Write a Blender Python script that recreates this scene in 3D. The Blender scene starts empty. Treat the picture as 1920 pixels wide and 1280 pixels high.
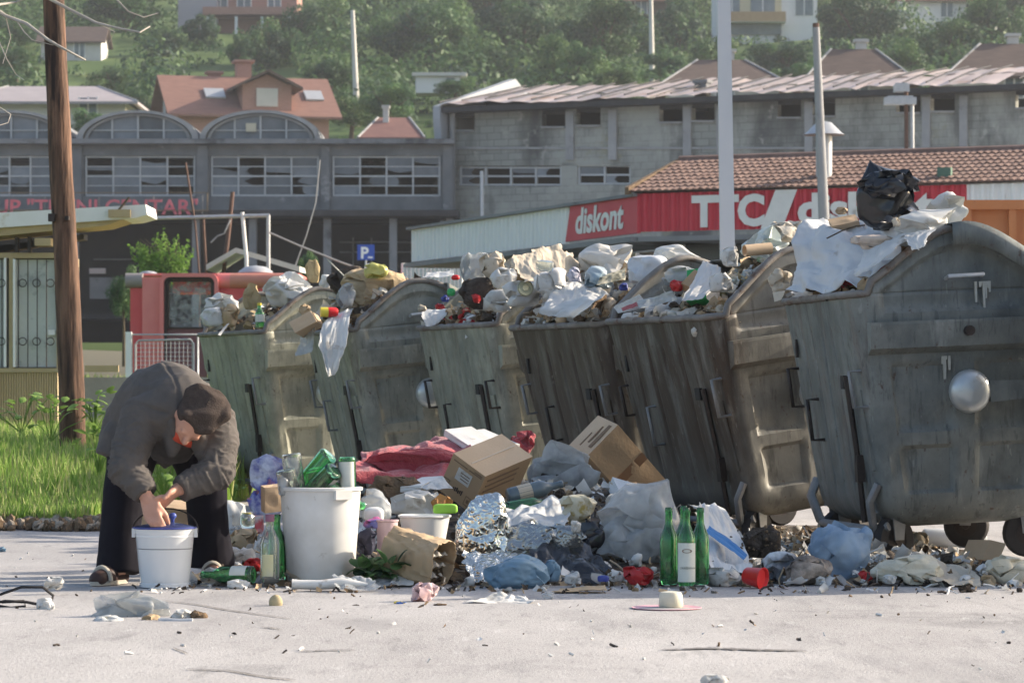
import bpy, bmesh, math, random
import numpy as np
from mathutils import Vector, Matrix, Euler, noise

# ------------------------------------------------------------------ camera, sky, sun, exposure
SC = bpy.context.scene
COL = SC.collection
F, YH, H = 5780.0, 740.0, 0.86          # focal length in photo pixels, horizon row, eye height (m)
cam_data = bpy.data.cameras.new('camera')
cam = bpy.data.objects.new('camera', cam_data); COL.objects.link(cam)
cam.location = (0, 0, H); cam.rotation_euler = (math.radians(90), 0, 0)
cam_data.sensor_width = 36; cam_data.lens = 36 * F / 1920
cam_data.shift_y = (YH - 640) / 1920
cam_data.clip_end = 3000
cam_data.dof.use_dof = True; cam_data.dof.focus_distance = 15.5; cam_data.dof.aperture_fstop = 9.0
SC.camera = cam
SUN_EL, SX, SY = math.radians(24), 0.954, 0.30
world = bpy.data.worlds.new('World'); SC.world = world; world.use_nodes = True
_wn = world.node_tree.nodes; _wl = world.node_tree.links
sky = _wn.new('ShaderNodeTexSky'); sky.sky_type = 'NISHITA'; sky.sun_disc = False
sky.sun_elevation = SUN_EL; sky.sun_rotation = math.atan2(SX, SY)
sky.air_density = 1.0; sky.dust_density = 3.0
_wl.new(sky.outputs[0], _wn['Background'].inputs[0]); _wn['Background'].inputs[1].default_value = 0.15
sun_data = bpy.data.lights.new('sun', 'SUN'); sun_data.energy = 5.0; sun_data.angle = math.radians(0.55)
sun_data.color = (1.0, 0.88, 0.72)
sun = bpy.data.objects.new('sun', sun_data); COL.objects.link(sun)
_sd = Vector((SX * math.cos(SUN_EL), SY * math.cos(SUN_EL), math.sin(SUN_EL)))
sun.rotation_euler = _sd.to_track_quat('Z', 'Y').to_euler(); sun.location = _sd * 60
SC.view_settings.view_transform = 'Standard'; SC.view_settings.look = 'None'
SC.view_settings.gamma = 1; SC.view_settings.exposure = 0.86
SC.cycles.use_denoising = True; SC.cycles.max_bounces = 8; SC.cycles.diffuse_bounces = 3; SC.cycles.glossy_bounces = 3; SC.cycles.transparent_max_bounces = 10
SC.cycles.use_adaptive_sampling = True; SC.cycles.adaptive_threshold = .02
SC.cycles.caustics_refractive = False; SC.cycles.caustics_reflective = False

# ------------------------------------------------------------------ helpers
R = random.Random(7)
def at(px, py, d): return Vector(((px - 960) / F * d, d, H - (py - YH) / F * d))
def X(px, d): return (px - 960) / F * d
def Z(py, d): return H - (py - YH) / F * d
def gd(py): return F * H / (py - YH)          # ground distance of a photo row
def sm(a, b, x):
    t = max(0.0, min(1.0, (x - a) / (b - a))); return t * t * (3 - 2 * t)
def nz(x, y=0.0, z=0.0): return noise.noise(Vector((x, y, z)))
def fb(x, y, z=0.0, o=4):
    s, a = 0.0, 1.0
    for _ in range(o):
        s += a * noise.noise(Vector((x, y, z))); a *= .5; x *= 2.03; y *= 2.03; z *= 2.03
    return s

class MB:
    def __init__(s): s.v, s.f, s.m, s.mi = [], [], [], 0
    def add(s, vs, fs):
        n = len(s.v); s.v += [tuple(v) for v in vs]
        s.f += [tuple(i + n for i in f) for f in fs]; s.m += [s.mi] * len(fs); return s
    def box(s, c, size, rot=None):
        hx, hy, hz = size[0] / 2, size[1] / 2, size[2] / 2
        vs = [Vector((x, y, z)) for x in (-hx, hx) for y in (-hy, hy) for z in (-hz, hz)]
        if rot is not None:
            M = rot if isinstance(rot, Matrix) else Euler(rot).to_matrix(); vs = [M @ v for v in vs]
        return s.add([v + Vector(c) for v in vs], [(0, 1, 3, 2), (4, 6, 7, 5), (0, 4, 5, 1), (2, 3, 7, 6), (0, 2, 6, 4), (1, 5, 7, 3)])
    def hexa(s, p):       # 8 corners: bottom ring 0-3, top ring 4-7
        return s.add(p, [(0, 3, 2, 1), (4, 5, 6, 7), (0, 1, 5, 4), (1, 2, 6, 5), (2, 3, 7, 6), (3, 0, 4, 7)])
    def tube(s, pts, r, n=8, caps=True, squash=1.0):
        pts = [Vector(p) for p in pts]; rs = r if isinstance(r, (list, tuple)) else [r] * len(pts)
        vs, up = [], Vector((0, 0, 1)); prev = None
        for i, p in enumerate(pts):
            t = (pts[min(i + 1, len(pts) - 1)] - pts[max(i - 1, 0)]).normalized()
            if prev is None:
                a = t.cross(up) if abs(t.z) < .95 else t.cross(Vector((1, 0, 0)))
            else: a = prev - t * prev.dot(t)
            a.normalize(); prev = a; b = t.cross(a)
            for k in range(n):
                th = 2 * math.pi * k / n
                vs.append(p + a * math.cos(th) * rs[i] + b * math.sin(th) * rs[i] * squash)
        fs = [(i * n + k, i * n + (k + 1) % n, (i + 1) * n + (k + 1) % n, (i + 1) * n + k) for i in range(len(pts) - 1) for k in range(n)]
        if caps: fs += [tuple(range(n))[::-1], tuple(range((len(pts) - 1) * n, len(pts) * n))]
        return s.add(vs, fs)
    def lathe(s, prof, n=20, M=None):
        vs = []
        for r, z in prof:
            for k in range(n):
                a = 2 * math.pi * k / n; v = Vector((r * math.cos(a), r * math.sin(a), z)); vs.append(M @ v if M else v)
        fs = [(i * n + k, i * n + (k + 1) % n, (i + 1) * n + (k + 1) % n, (i + 1) * n + k) for i in range(len(prof) - 1) for k in range(n)]
        return s.add(vs, fs)
    def grid(s, fn, nu, nv):
        vs = [fn(i / nu, j / nv) for j in range(nv + 1) for i in range(nu + 1)]
        w = nu + 1
        return s.add(vs, [(j * w + i, j * w + i + 1, (j + 1) * w + i + 1, (j + 1) * w + i) for j in range(nv) for i in range(nu)])
    def prism(s, poly, fn0, fn1):
        n = len(poly); vs = [fn0(*p) for p in poly] + [fn1(*p) for p in poly]
        return s.add(vs, [tuple(range(n))[::-1], tuple(range(n, 2 * n))] + [(i, (i + 1) % n, n + (i + 1) % n, n + i) for i in range(n)])
    def build(s, name, mats, parent=None, smooth=None, loc=None, rot=None):
        me = bpy.data.meshes.new(name); me.from_pydata(s.v, [], s.f)
        mats = mats if isinstance(mats, (list, tuple)) else [mats]
        for m in mats: me.materials.append(m)
        if len(mats) > 1: me.polygons.foreach_set('material_index', s.m)
        me.update()
        if smooth is not None:
            me.shade_smooth()
            if smooth < 179: me.set_sharp_from_angle(angle=math.radians(smooth))
        o = bpy.data.objects.new(name, me); COL.objects.link(o)
        if parent: o.parent = parent
        if loc is not None: o.location = loc
        if rot is not None: o.rotation_euler = rot
        return o

def tag(o, label=None, cat=None, group=None, kind=None):
    if label: o['label'] = label
    if cat: o['category'] = cat
    if group: o['group'] = group
    if kind: o['kind'] = kind
    return o
def thing(name, label, cat, loc=(0, 0, 0), rot=(0, 0, 0), group=None):
    o = bpy.data.objects.new(name, None); COL.objects.link(o); o.location = loc; o.rotation_euler = rot
    o.empty_display_size = .1
    return tag(o, label, cat, group)
def struct(o): o['kind'] = 'structure'; return o
def inst(name, mesh, parent, loc=(0, 0, 0), rot=(0, 0, 0), scale=(1, 1, 1)):
    o = bpy.data.objects.new(name, mesh); COL.objects.link(o); o.parent = parent
    o.location = loc; o.rotation_euler = rot; o.scale = scale; return o
def text(name, body, mat_, size, parent=None, loc=(0, 0, 0), rot=(math.pi / 2, 0, 0), offset=0.0, shear=0.0, extrude=.004, sx=1.0, space=1.0):
    cu = bpy.data.curves.new(name, 'FONT'); cu.body = body; cu.size = size; cu.offset = offset; cu.shear = shear
    cu.extrude = extrude; cu.space_character = space; cu.resolution_u = 3
    t = bpy.data.objects.new(name, cu); COL.objects.link(t); bpy.context.view_layer.update()
    me = bpy.data.meshes.new_from_object(t.evaluated_get(bpy.context.evaluated_depsgraph_get()))
    bpy.data.objects.remove(t); me.materials.clear(); me.materials.append(mat_)
    o = bpy.data.objects.new(name, me); COL.objects.link(o); o.parent = parent
    o.location = loc; o.rotation_euler = rot; o.scale = (sx, 1, 1); return o

# ------------------------------------------------------------------ materials
MATS = {}
def rgb(c): return (c[0], c[1], c[2], 1)
def mat(name, c1, c2=None, rough=.6, ns=6.0, bump=0.0, bs=30.0, spec=.4, metal=0.0, trans=0.0, ior=1.45, transl=0.0,
        sc=(1, 1, 1), c3=None, n3=2.0, t3=.55, contrast=.25, alpha=1.0, rnd=0.0, coat=0.0, detail=5.0, sheen=0.0, bt='FBM'):
    if name in MATS: return MATS[name]
    m = bpy.data.materials.new(name); m.use_nodes = True; MATS[name] = m
    N, L = m.node_tree.nodes, m.node_tree.links; p = N['Principled BSDF']; out = N['Material Output']
    p.inputs['Roughness'].default_value = rough; p.inputs['Specular IOR Level'].default_value = spec
    p.inputs['Metallic'].default_value = metal; p.inputs['Transmission Weight'].default_value = trans; p.inputs['IOR'].default_value = ior
    p.inputs['Coat Weight'].default_value = coat; p.inputs['Sheen Weight'].default_value = sheen
    tc = N.new('ShaderNodeTexCoord'); mp = N.new('ShaderNodeMapping'); mp.inputs['Scale'].default_value = sc
    L.new(tc.outputs['Object'], mp.inputs[0])
    col = None
    if c2 is not None:
        n = N.new('ShaderNodeTexNoise'); n.inputs['Scale'].default_value = ns; n.inputs['Detail'].default_value = detail; n.inputs['Roughness'].default_value = .62
        L.new(mp.outputs[0], n.inputs[0])
        r = N.new('ShaderNodeValToRGB'); r.color_ramp.elements[0].position = .5 - contrast; r.color_ramp.elements[1].position = .5 + contrast
        r.color_ramp.elements[0].color = rgb(c1); r.color_ramp.elements[1].color = rgb(c2)
        L.new(n.outputs[0], r.inputs[0]); col = r.outputs[0]
    if c3 is not None:
        n = N.new('ShaderNodeTexNoise'); n.inputs['Scale'].default_value = n3; n.inputs['Detail'].default_value = 6; n.inputs['Roughness'].default_value = .7
        L.new(mp.outputs[0], n.inputs[0])
        r = N.new('ShaderNodeValToRGB'); r.color_ramp.elements[0].position = t3; r.color_ramp.elements[1].position = t3 + .1
        r.color_ramp.elements[0].color = (0, 0, 0, 1); r.color_ramp.elements[1].color = (1, 1, 1, 1); L.new(n.outputs[0], r.inputs[0])
        mx = N.new('ShaderNodeMixRGB'); L.new(r.outputs[0], mx.inputs[0])
        if col: L.new(col, mx.inputs[1])
        else: mx.inputs[1].default_value = rgb(c1)
        mx.inputs[2].default_value = rgb(c3); col = mx.outputs[0]
    if rnd:
        oi = N.new('ShaderNodeObjectInfo'); hs = N.new('ShaderNodeHueSaturation')
        mr = N.new('ShaderNodeMapRange'); mr.inputs[3].default_value = 1 - rnd; mr.inputs[4].default_value = 1 + rnd
        L.new(oi.outputs['Random'], mr.inputs[0]); L.new(mr.outputs[0], hs.inputs['Value'])
        if col: L.new(col, hs.inputs['Color'])
        else: hs.inputs['Color'].default_value = rgb(c1)
        col = hs.outputs[0]
    if col: L.new(col, p.inputs['Base Color'])
    else: p.inputs['Base Color'].default_value = rgb(c1)
    nrm = None
    if bump:
        n = N.new('ShaderNodeTexNoise'); n.inputs['Scale'].default_value = bs; n.inputs['Detail'].default_value = 4 if bt == 'FBM' else 2
        n.noise_type = bt
        L.new(mp.outputs[0], n.inputs[0]); b = N.new('ShaderNodeBump'); b.inputs['Strength'].default_value = bump; b.inputs['Distance'].default_value = .02 if bt == 'FBM' else .012
        L.new(n.outputs[0], b.inputs['Height']); L.new(b.outputs[0], p.inputs['Normal']); nrm = b.outputs[0]
    last = p.outputs[0]
    if transl:
        t = N.new('ShaderNodeBsdfTranslucent'); mx = N.new('ShaderNodeMixShader'); mx.inputs[0].default_value = transl
        if col: L.new(col, t.inputs[0])
        else: t.inputs[0].default_value = rgb(c1)
        if nrm: L.new(nrm, t.inputs['Normal'])
        L.new(last, mx.inputs[1]); L.new(t.outputs[0], mx.inputs[2]); last = mx.outputs[0]
    if alpha < 1:
        t = N.new('ShaderNodeBsdfTransparent'); mx = N.new('ShaderNodeMixShader')
        n = N.new('ShaderNodeTexNoise'); n.inputs['Scale'].default_value = 7; n.inputs['Detail'].default_value = 5; L.new(mp.outputs[0], n.inputs[0])
        mr = N.new('ShaderNodeMapRange'); mr.inputs[1].default_value = .35; mr.inputs[2].default_value = .65
        mr.inputs[3].default_value = max(0, alpha - .3); mr.inputs[4].default_value = min(1, alpha + .3); L.new(n.outputs[0], mr.inputs[0])
        L.new(mr.outputs[0], mx.inputs[0]); L.new(t.outputs[0], mx.inputs[1]); L.new(last, mx.inputs[2]); last = mx.outputs[0]
    L.new(last, out.inputs[0]); return m

def metal_paint(name, base, base2, brown, front=0.5, streak=.5, rust=.62):
    """weathered container paint: blotches, vertical run streaks, rust freckles; brown runs mostly on the loading side"""
    m = bpy.data.materials.new(name); m.use_nodes = True
    N, L = m.node_tree.nodes, m.node_tree.links; p = N['Principled BSDF']
    tc = N.new('ShaderNodeTexCoord')
    def tex(scale, sc, detail=6, rough=.65):
        mp = N.new('ShaderNodeMapping'); mp.inputs['Scale'].default_value = sc; L.new(tc.outputs['Object'], mp.inputs[0])
        n = N.new('ShaderNodeTexNoise'); n.inputs['Scale'].default_value = scale; n.inputs['Detail'].default_value = detail; n.inputs['Roughness'].default_value = rough
        L.new(mp.outputs[0], n.inputs[0]); return n.outputs[0]
    def ramp(src, a, b):
        r = N.new('ShaderNodeMapRange'); r.inputs[1].default_value = a; r.inputs[2].default_value = b; L.new(src, r.inputs[0]); return r.outputs[0]
    def mix(f, a, b):
        x = N.new('ShaderNodeMixRGB')
        if isinstance(f, float): x.inputs[0].default_value = f
        else: L.new(f, x.inputs[0])
        for i, c in ((1, a), (2, b)):
            if isinstance(c, tuple): x.inputs[i].default_value = rgb(c)
            else: L.new(c, x.inputs[i])
        return x.outputs[0]
    def mul(a, b):
        x = N.new('ShaderNodeMath'); x.operation = 'MULTIPLY'
        for i, c in enumerate((a, b)):
            if isinstance(c, float): x.inputs[i].default_value = c
            else: L.new(c, x.inputs[i])
        return x.outputs[0]
    base, base2 = tuple(v * .72 for v in base), tuple(v * .80 for v in base2)
    c = mix(ramp(tex(2.6, (1, 1, 1)), .38, .62), base, base2)
    c = mix(mul(ramp(tex(1.7, (1, 1, .6)), .50, .66), .7), c, (base[0] * .45, base[1] * .50, base[2] * .56))
    c = mix(mul(ramp(tex(9, (1, 1, .5)), .52, .75), .55), c, tuple(v * .42 for v in base))
    sx = N.new('ShaderNodeSeparateXYZ'); L.new(tc.outputs['Object'], sx.inputs[0])
    fm = ramp(sx.outputs[0], -.40, -.50)
    st = ramp(tex(9, (1, 1.0, .10)), .60 - .3 * front, .72 - .2 * front)
    c = mix(mul(mul(st, fm), min(1.0, front * 1.15)), c, brown)
    c = mix(mul(ramp(tex(30, (1, 1, .12), 3), .60, .66), .5), c, tuple(v * .5 for v in base)); c = mix(mul(ramp(tex(38, (.8, .8, .25), 2), .68, .72), .3), c, tuple(min(.6, v * 1.7) for v in base2))
    st2 = ramp(tex(13, (1, 1, .07)), .58, .70)
    c = mix(mul(st2, streak), c, tuple(v * .34 for v in base))
    st3 = ramp(tex(11, (1, 1, .09)), .60, .72)
    c = mix(mul(st3, streak * .7), c, tuple(min(.6, v * 1.55) for v in base2))
    c = mix(mul(ramp(tex(26, (1, 1, .6)), rust, rust + .08), .75), c, (.075, .036, .02))
    L.new(c, p.inputs['Base Color'])
    p.inputs['Metallic'].default_value = .12; p.inputs['Specular IOR Level'].default_value = .35
    rr = N.new('ShaderNodeMapRange'); rr.inputs[3].default_value = .42; rr.inputs[4].default_value = .75; L.new(tex(7, (1, 1, .4)), rr.inputs[0]); L.new(rr.outputs[0], p.inputs['Roughness'])
    b = N.new('ShaderNodeBump'); b.inputs['Strength'].default_value = .25; b.inputs['Distance'].default_value = .01; L.new(tex(16, (1, 1, .5)), b.inputs['Height']); L.new(b.outputs[0], p.inputs['Normal'])
    return m

def asphalt():
    m = bpy.data.materials.new('worn_asphalt'); m.use_nodes = True; N, L = m.node_tree.nodes, m.node_tree.links; p = N['Principled BSDF']; p.inputs['Roughness'].default_value = .88; p.inputs['Specular IOR Level'].default_value = .15
    tc = N.new('ShaderNodeTexCoord'); col = None
    def layer(scale, sc, a, b, c, f, prev, det=6):
        mp = N.new('ShaderNodeMapping'); mp.inputs['Scale'].default_value = sc; L.new(tc.outputs['Object'], mp.inputs[0])
        n = N.new('ShaderNodeTexNoise'); n.inputs['Scale'].default_value = scale; n.inputs['Detail'].default_value = det; n.inputs['Roughness'].default_value = .65; L.new(mp.outputs[0], n.inputs[0])
        r = N.new('ShaderNodeMapRange'); r.inputs[1].default_value = a; r.inputs[2].default_value = b; r.inputs[4].default_value = f; L.new(n.outputs[0], r.inputs[0])
        x = N.new('ShaderNodeMixRGB'); L.new(r.outputs[0], x.inputs[0]); x.inputs[2].default_value = rgb(c)
        if isinstance(prev, tuple): x.inputs[1].default_value = rgb(prev)
        else: L.new(prev, x.inputs[1])
        return x.outputs[0], n.outputs[0]
    c, _ = layer(.55, (1, .5, 1), .40, .62, (.45, .432, .42), 1, (.350, .334, .325), 8)
    c, _ = layer(2.2, (1, .22, 1), .52, .68, (.25, .243, .24), .7, c, 8)
    c, _ = layer(.8, (.5, .6, 1), .57, .64, (.22, .212, .208), .6, c, 8)
    c, _ = layer(9, (1, .2, 1), .56, .70, (.20, .193, .19), .55, c, 5); c, _ = layer(14, (1, .2, 1), .60, .70, (.55, .54, .53), .5, c, 5)
    c, _ = layer(60, (1, .4, 1), .56, .68, (.18, .172, .17), .6, c, 3); c, h = layer(95, (1, .5, 1), .58, .70, (.60, .58, .57), .6, c, 3)
    L.new(c, p.inputs['Base Color']); b_ = N.new('ShaderNodeBump'); b_.inputs['Strength'].default_value = .5; b_.inputs['Distance'].default_value = .006; L.new(h, b_.inputs['Height']); L.new(b_.outputs[0], p.inputs['Normal']); return m
M_asph = asphalt()
M_grassg = mat('grass_soil', (.10, .15, .04), (.17, .23, .07), rough=.95, ns=3, spec=.1)
M_hill = mat('hill_grass', (.05, .09, .03), (.11, .155, .055), rough=.95, ns=.07, spec=.1, c3=(.16, .17, .07), n3=.12, t3=.6)
GR = [mat('grass_%d' % i, c, rough=.6, spec=.2, transl=.35) for i, c in enumerate([(.17, .30, .05), (.24, .38, .075), (.31, .43, .11), (.11, .21, .04), (.42, .44, .18)])]
LEAF = [mat('leaf_%d' % i, c, rough=.55, spec=.25, transl=.3, rnd=.25) for i, c in enumerate([(.042, .095, .040), (.066, .135, .046), (.105, .185, .062), (.024, .060, .034), (.17, .245, .085)])]
M_bark = mat('bark', (.06, .045, .03), (.11, .085, .06), rough=.9, ns=12, bump=.5, bs=25)
M_black = mat('black_rubber', (.015, .015, .016), (.035, .03, .03), rough=.7, ns=12)
M_iron = mat('dark_iron', (.025, .022, .022), (.06, .045, .04), rough=.6, ns=20, metal=.4)
M_galv = mat('galvanised', (.38, .39, .40), (.52, .53, .54), rough=.5, ns=10, metal=.35)
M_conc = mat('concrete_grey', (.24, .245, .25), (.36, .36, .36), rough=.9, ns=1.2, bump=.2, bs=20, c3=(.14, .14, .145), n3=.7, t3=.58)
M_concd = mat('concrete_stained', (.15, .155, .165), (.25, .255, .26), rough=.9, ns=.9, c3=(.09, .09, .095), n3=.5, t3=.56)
M_white = mat('white_plastic', (.78, .78, .76), (.70, .70, .68), rough=.4, ns=6, spec=.4)
M_dirtyw = mat('dirty_white', (.74, .73, .71), (.56, .54, .50), rough=.5, ns=4, contrast=.2, c3=(.36, .32, .27), n3=11, t3=.62)
M_wbag = mat('white_bag', (.80, .80, .78), (.62, .62, .60), rough=.38, ns=6, c3=(.44, .40, .34), n3=7, t3=.60, spec=.45, transl=.3, bump=0.35, bs=14, bt='RIDGED_MULTIFRACTAL')
M_gbag = mat('grey_clear_bag', (.62, .64, .64), (.42, .44, .45), rough=.25, ns=6, spec=.6, transl=.35, bump=0.45, bs=11, bt='RIDGED_MULTIFRACTAL', alpha=.72)
M_clear = mat('clear_film', (.70, .72, .72), (.55, .57, .58), rough=.18, ns=6, spec=.7, transl=.3, bump=0.5, bs=11, bt='RIDGED_MULTIFRACTAL', alpha=.5)
M_blk = mat('black_bag', (.012, .013, .016), (.022, .024, .03), rough=.17, ns=5, spec=.65, bump=0.5, bs=10, bt='RIDGED_MULTIFRACTAL')
M_bluebag = mat('blue_bag', (.17, .30, .42), (.28, .42, .54), rough=.35, ns=6, spec=.5, transl=.3, bump=0.4, bs=12, bt='RIDGED_MULTIFRACTAL')
M_lblue = mat('pale_blue_bag', (.25, .40, .58), (.48, .58, .68), rough=.25, ns=5, spec=.6, transl=.3, bump=0.45, bs=11, bt='RIDGED_MULTIFRACTAL', alpha=.85)
M_redbag = mat('red_bag', (.45, .02, .025), (.62, .04, .04), rough=.35, ns=6, spec=.5, transl=.2, bump=0.4, bs=12, bt='RIDGED_MULTIFRACTAL')
M_beige = mat('beige_paper', (.50, .43, .33), (.66, .58, .47), rough=.8, ns=6, c3=(.28, .21, .15), n3=8, t3=.60, bump=0.3, bs=13, bt='RIDGED_MULTIFRACTAL', transl=.12)
M_paper = mat('white_paper', (.74, .73, .70), (.58, .56, .52), rough=.85, ns=7, c3=(.36, .31, .25), n3=8, t3=.58, transl=.15, bump=0.25, bs=13, bt='RIDGED_MULTIFRACTAL')
M_kraft = mat('kraft_paper', (.40, .28, .16), (.52, .39, .25), rough=.8, ns=7, bump=0.35, bs=12, bt='RIDGED_MULTIFRACTAL', transl=.06)
M_card = mat('cardboard', (.36, .24, .135), (.44, .31, .19), rough=.85, ns=3, bump=.08, bs=60)
M_cardl = mat('cardboard_light', (.50, .36, .23), (.58, .43, .29), rough=.85, ns=3, bump=.08, bs=60)  # paler board, also used to colour a sunlit carton face
M_ink = mat('black_ink', (.06, .05, .05), rough=.9)
M_foil = mat('silver_foil', (.74, .74, .70), (.56, .57, .53), rough=.16, ns=9, metal=.95, bump=1.0, bs=48, bt='RIDGED_MULTIFRACTAL')
M_dfoil = mat('dull_foil', (.40, .42, .42), (.22, .23, .24), rough=.25, ns=7, metal=.75, bump=1.0, bs=44, bt='RIDGED_MULTIFRACTAL')
M_redcl = mat('red_blanket', (.30, .028, .042), (.42, .085, .095), rough=.95, ns=22, bump=.5, bs=90, sheen=.3, c3=(.50, .24, .24), n3=34, t3=.64)
M_dkcloth = mat('dark_cloth', (.03, .03, .05), (.06, .06, .09), rough=.95, ns=10, bump=.3, bs=60)
M_brown = mat('brown_litter', (.10, .065, .04), (.22, .15, .09), rough=.95, ns=18, bump=.6, bs=60)
M_darkl = mat('dark_litter', (.035, .028, .024), (.09, .07, .055), rough=.95, ns=18, bump=.6, bs=60)
M_straw = mat('straw_litter', (.36, .27, .14), (.48, .38, .22), rough=.9, ns=12)
M_red = mat('red_plastic', (.62, .02, .02), rough=.3, spec=.5)
M_yel = mat('yellow_plastic', (.68, .55, .06), rough=.4)
M_grn = mat('green_plastic', (.03, .32, .09), rough=.4)
M_lime = mat('lime_box', (.30, .62, .07), rough=.5)
M_navy = mat('navy_print', (.05, .07, .28), rough=.5)
M_org = mat('orange_print', (.75, .20, .06), rough=.5)
M_pink = mat('pink_plastic', (.72, .52, .52), (.62, .42, .42), rough=.45, ns=8)
M_gglass = mat('green_glass', (.36, .86, .44), rough=.04, trans=.95, ior=1.5, spec=.6)
M_dgglass = mat('dark_green_glass', (.16, .60, .26), (.20, .66, .30), rough=.05, ns=5, trans=.92, ior=1.5, spec=.6)
M_cglass = mat('clear_glass', (.90, .95, .92), rough=.05, trans=.9, ior=1.45, spec=.6)
M_bglass = mat('blue_grey_glass', (.16, .22, .26), rough=.08, trans=.45, ior=1.5, spec=.6)
M_lab = mat('bottle_label', (.74, .74, .66), (.62, .63, .55), rough=.7, ns=14)
M_dirt = mat('dry_dirt', (.20, .16, .12), (.36, .31, .25), rough=.95, ns=9, bump=.5, bs=40)

def refuse_mat(name, cols, scale, seed):
    """mash of small unsorted scraps: one flat colour per cell of a warped cell pattern"""
    m = bpy.data.materials.new(name); m.use_nodes = True; N, L = m.node_tree.nodes, m.node_tree.links; p = N['Principled BSDF']; p.inputs['Roughness'].default_value = .85
    tc = N.new('ShaderNodeTexCoord'); n = N.new('ShaderNodeTexNoise'); n.inputs['Scale'].default_value = 9; L.new(tc.outputs['Object'], n.inputs[0])
    mx = N.new('ShaderNodeMixRGB'); mx.inputs[0].default_value = .12; L.new(tc.outputs['Object'], mx.inputs[1]); L.new(n.outputs['Color'], mx.inputs[2])
    v = N.new('ShaderNodeTexVoronoi'); v.inputs['Scale'].default_value = scale; v.inputs['Randomness'].default_value = 1; L.new(mx.outputs[0], v.inputs['Vector'])
    sx = N.new('ShaderNodeSeparateColor'); L.new(v.outputs['Color'], sx.inputs[0])
    r = N.new('ShaderNodeValToRGB'); r.color_ramp.interpolation = 'CONSTANT'; L.new(sx.outputs[0], r.inputs[0])
    e = r.color_ramp.elements; e[0].color = rgb(cols[0]); e[0].position = 0; e[1].color = rgb(cols[1]); e[1].position = 1 / len(cols)
    for i, c in enumerate(cols[2:]): k = e.new((i + 2) / len(cols)); k.color = rgb(c)
    n2 = N.new('ShaderNodeTexNoise'); n2.inputs['Scale'].default_value = 40; L.new(tc.outputs['Object'], n2.inputs[0])
    ml = N.new('ShaderNodeMixRGB'); ml.blend_type = 'MULTIPLY'; ml.inputs[0].default_value = .6; L.new(r.outputs[0], ml.inputs[1]); L.new(n2.outputs[0], ml.inputs[2]); L.new(ml.outputs[0], p.inputs['Base Color'])
    b = N.new('ShaderNodeBump'); b.inputs['Strength'].default_value = .8; b.inputs['Distance'].default_value = .02; L.new(v.outputs['Distance'], b.inputs['Height']); L.new(b.outputs[0], p.inputs['Normal']); return m
_br, _dk, _be, _st, _wh = (.13, .085, .05), (.05, .038, .03), (.42, .35, .25), (.30, .22, .12), (.58, .56, .52)
M_mash1 = refuse_mat('brown_mash', [_br, _dk, _br, _st, _dk, _be, _br], 26, 1); M_mash2 = refuse_mat('mixed_mash', [_br, _be, _wh, _dk, _be, _st, (.40, .38, .36), _br], 24, 2)
M_mash3 = refuse_mat('paper_mash', [_be, _wh, _br, _be, _wh, (.46, .42, .34), _st], 20, 3); M_mash4 = refuse_mat('ground_mash', [_dk, _br, _dk, (.09, .075, .06), _br, _dk, (.20, .17, .13)], 22, 4)

def soot_wall():
    """hollow-block wall: courses, repairs, soot and damp"""
    m = bpy.data.materials.new('block_wall'); m.use_nodes = True; N, L = m.node_tree.nodes, m.node_tree.links; p = N['Principled BSDF']; p.inputs['Roughness'].default_value = .95
    tc = N.new('ShaderNodeTexCoord'); sp = N.new('ShaderNodeSeparateXYZ'); L.new(tc.outputs['Object'], sp.inputs[0]); cb = N.new('ShaderNodeCombineXYZ'); L.new(sp.outputs[0], cb.inputs[0]); L.new(sp.outputs[2], cb.inputs[1])
    b = N.new('ShaderNodeTexBrick'); b.inputs['Scale'].default_value = 1; b.inputs['Brick Width'].default_value = .62; b.inputs['Row Height'].default_value = .27; b.inputs['Mortar Size'].default_value = .018; b.inputs['Bias'].default_value = -.2
    b.inputs['Color1'].default_value = (.27, .28, .255, 1); b.inputs['Color2'].default_value = (.215, .22, .20, 1); b.inputs['Mortar'].default_value = (.17, .17, .16, 1); L.new(cb.outputs[0], b.inputs['Vector'])
    col = b.outputs[0]
    for scale, sc, lo, hi, c, f in ((.35, (1, 1, 1), .48, .62, (.36, .365, .33), .75), (.26, (1, 1, .5), .50, .64, (.06, .06, .062), .9), (.9, (1, 1, .25), .52, .68, (.10, .10, .095), .8), (1.6, (1, 1, 1), .60, .68, (.42, .41, .37), .6), (.5, (1, 1, 1.4), .62, .68, (.26, .25, .17), .7)):
        mp = N.new('ShaderNodeMapping'); mp.inputs['Scale'].default_value = sc; mp.inputs['Location'].default_value = (scale * 13, 3, scale * 7); L.new(tc.outputs['Object'], mp.inputs[0])
        n = N.new('ShaderNodeTexNoise'); n.inputs['Scale'].default_value = scale; n.inputs['Detail'].default_value = 7; n.inputs['Roughness'].default_value = .65; L.new(mp.outputs[0], n.inputs[0])
        r = N.new('ShaderNodeMapRange'); r.inputs[1].default_value = lo; r.inputs[2].default_value = hi; r.inputs[4].default_value = f; L.new(n.outputs[0], r.inputs[0])
        x = N.new('ShaderNodeMixRGB'); L.new(r.outputs[0], x.inputs[0]); L.new(col, x.inputs[1]); x.inputs[2].default_value = rgb(c); col = x.outputs[0]
    L.new(col, p.inputs['Base Color']); return m

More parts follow.
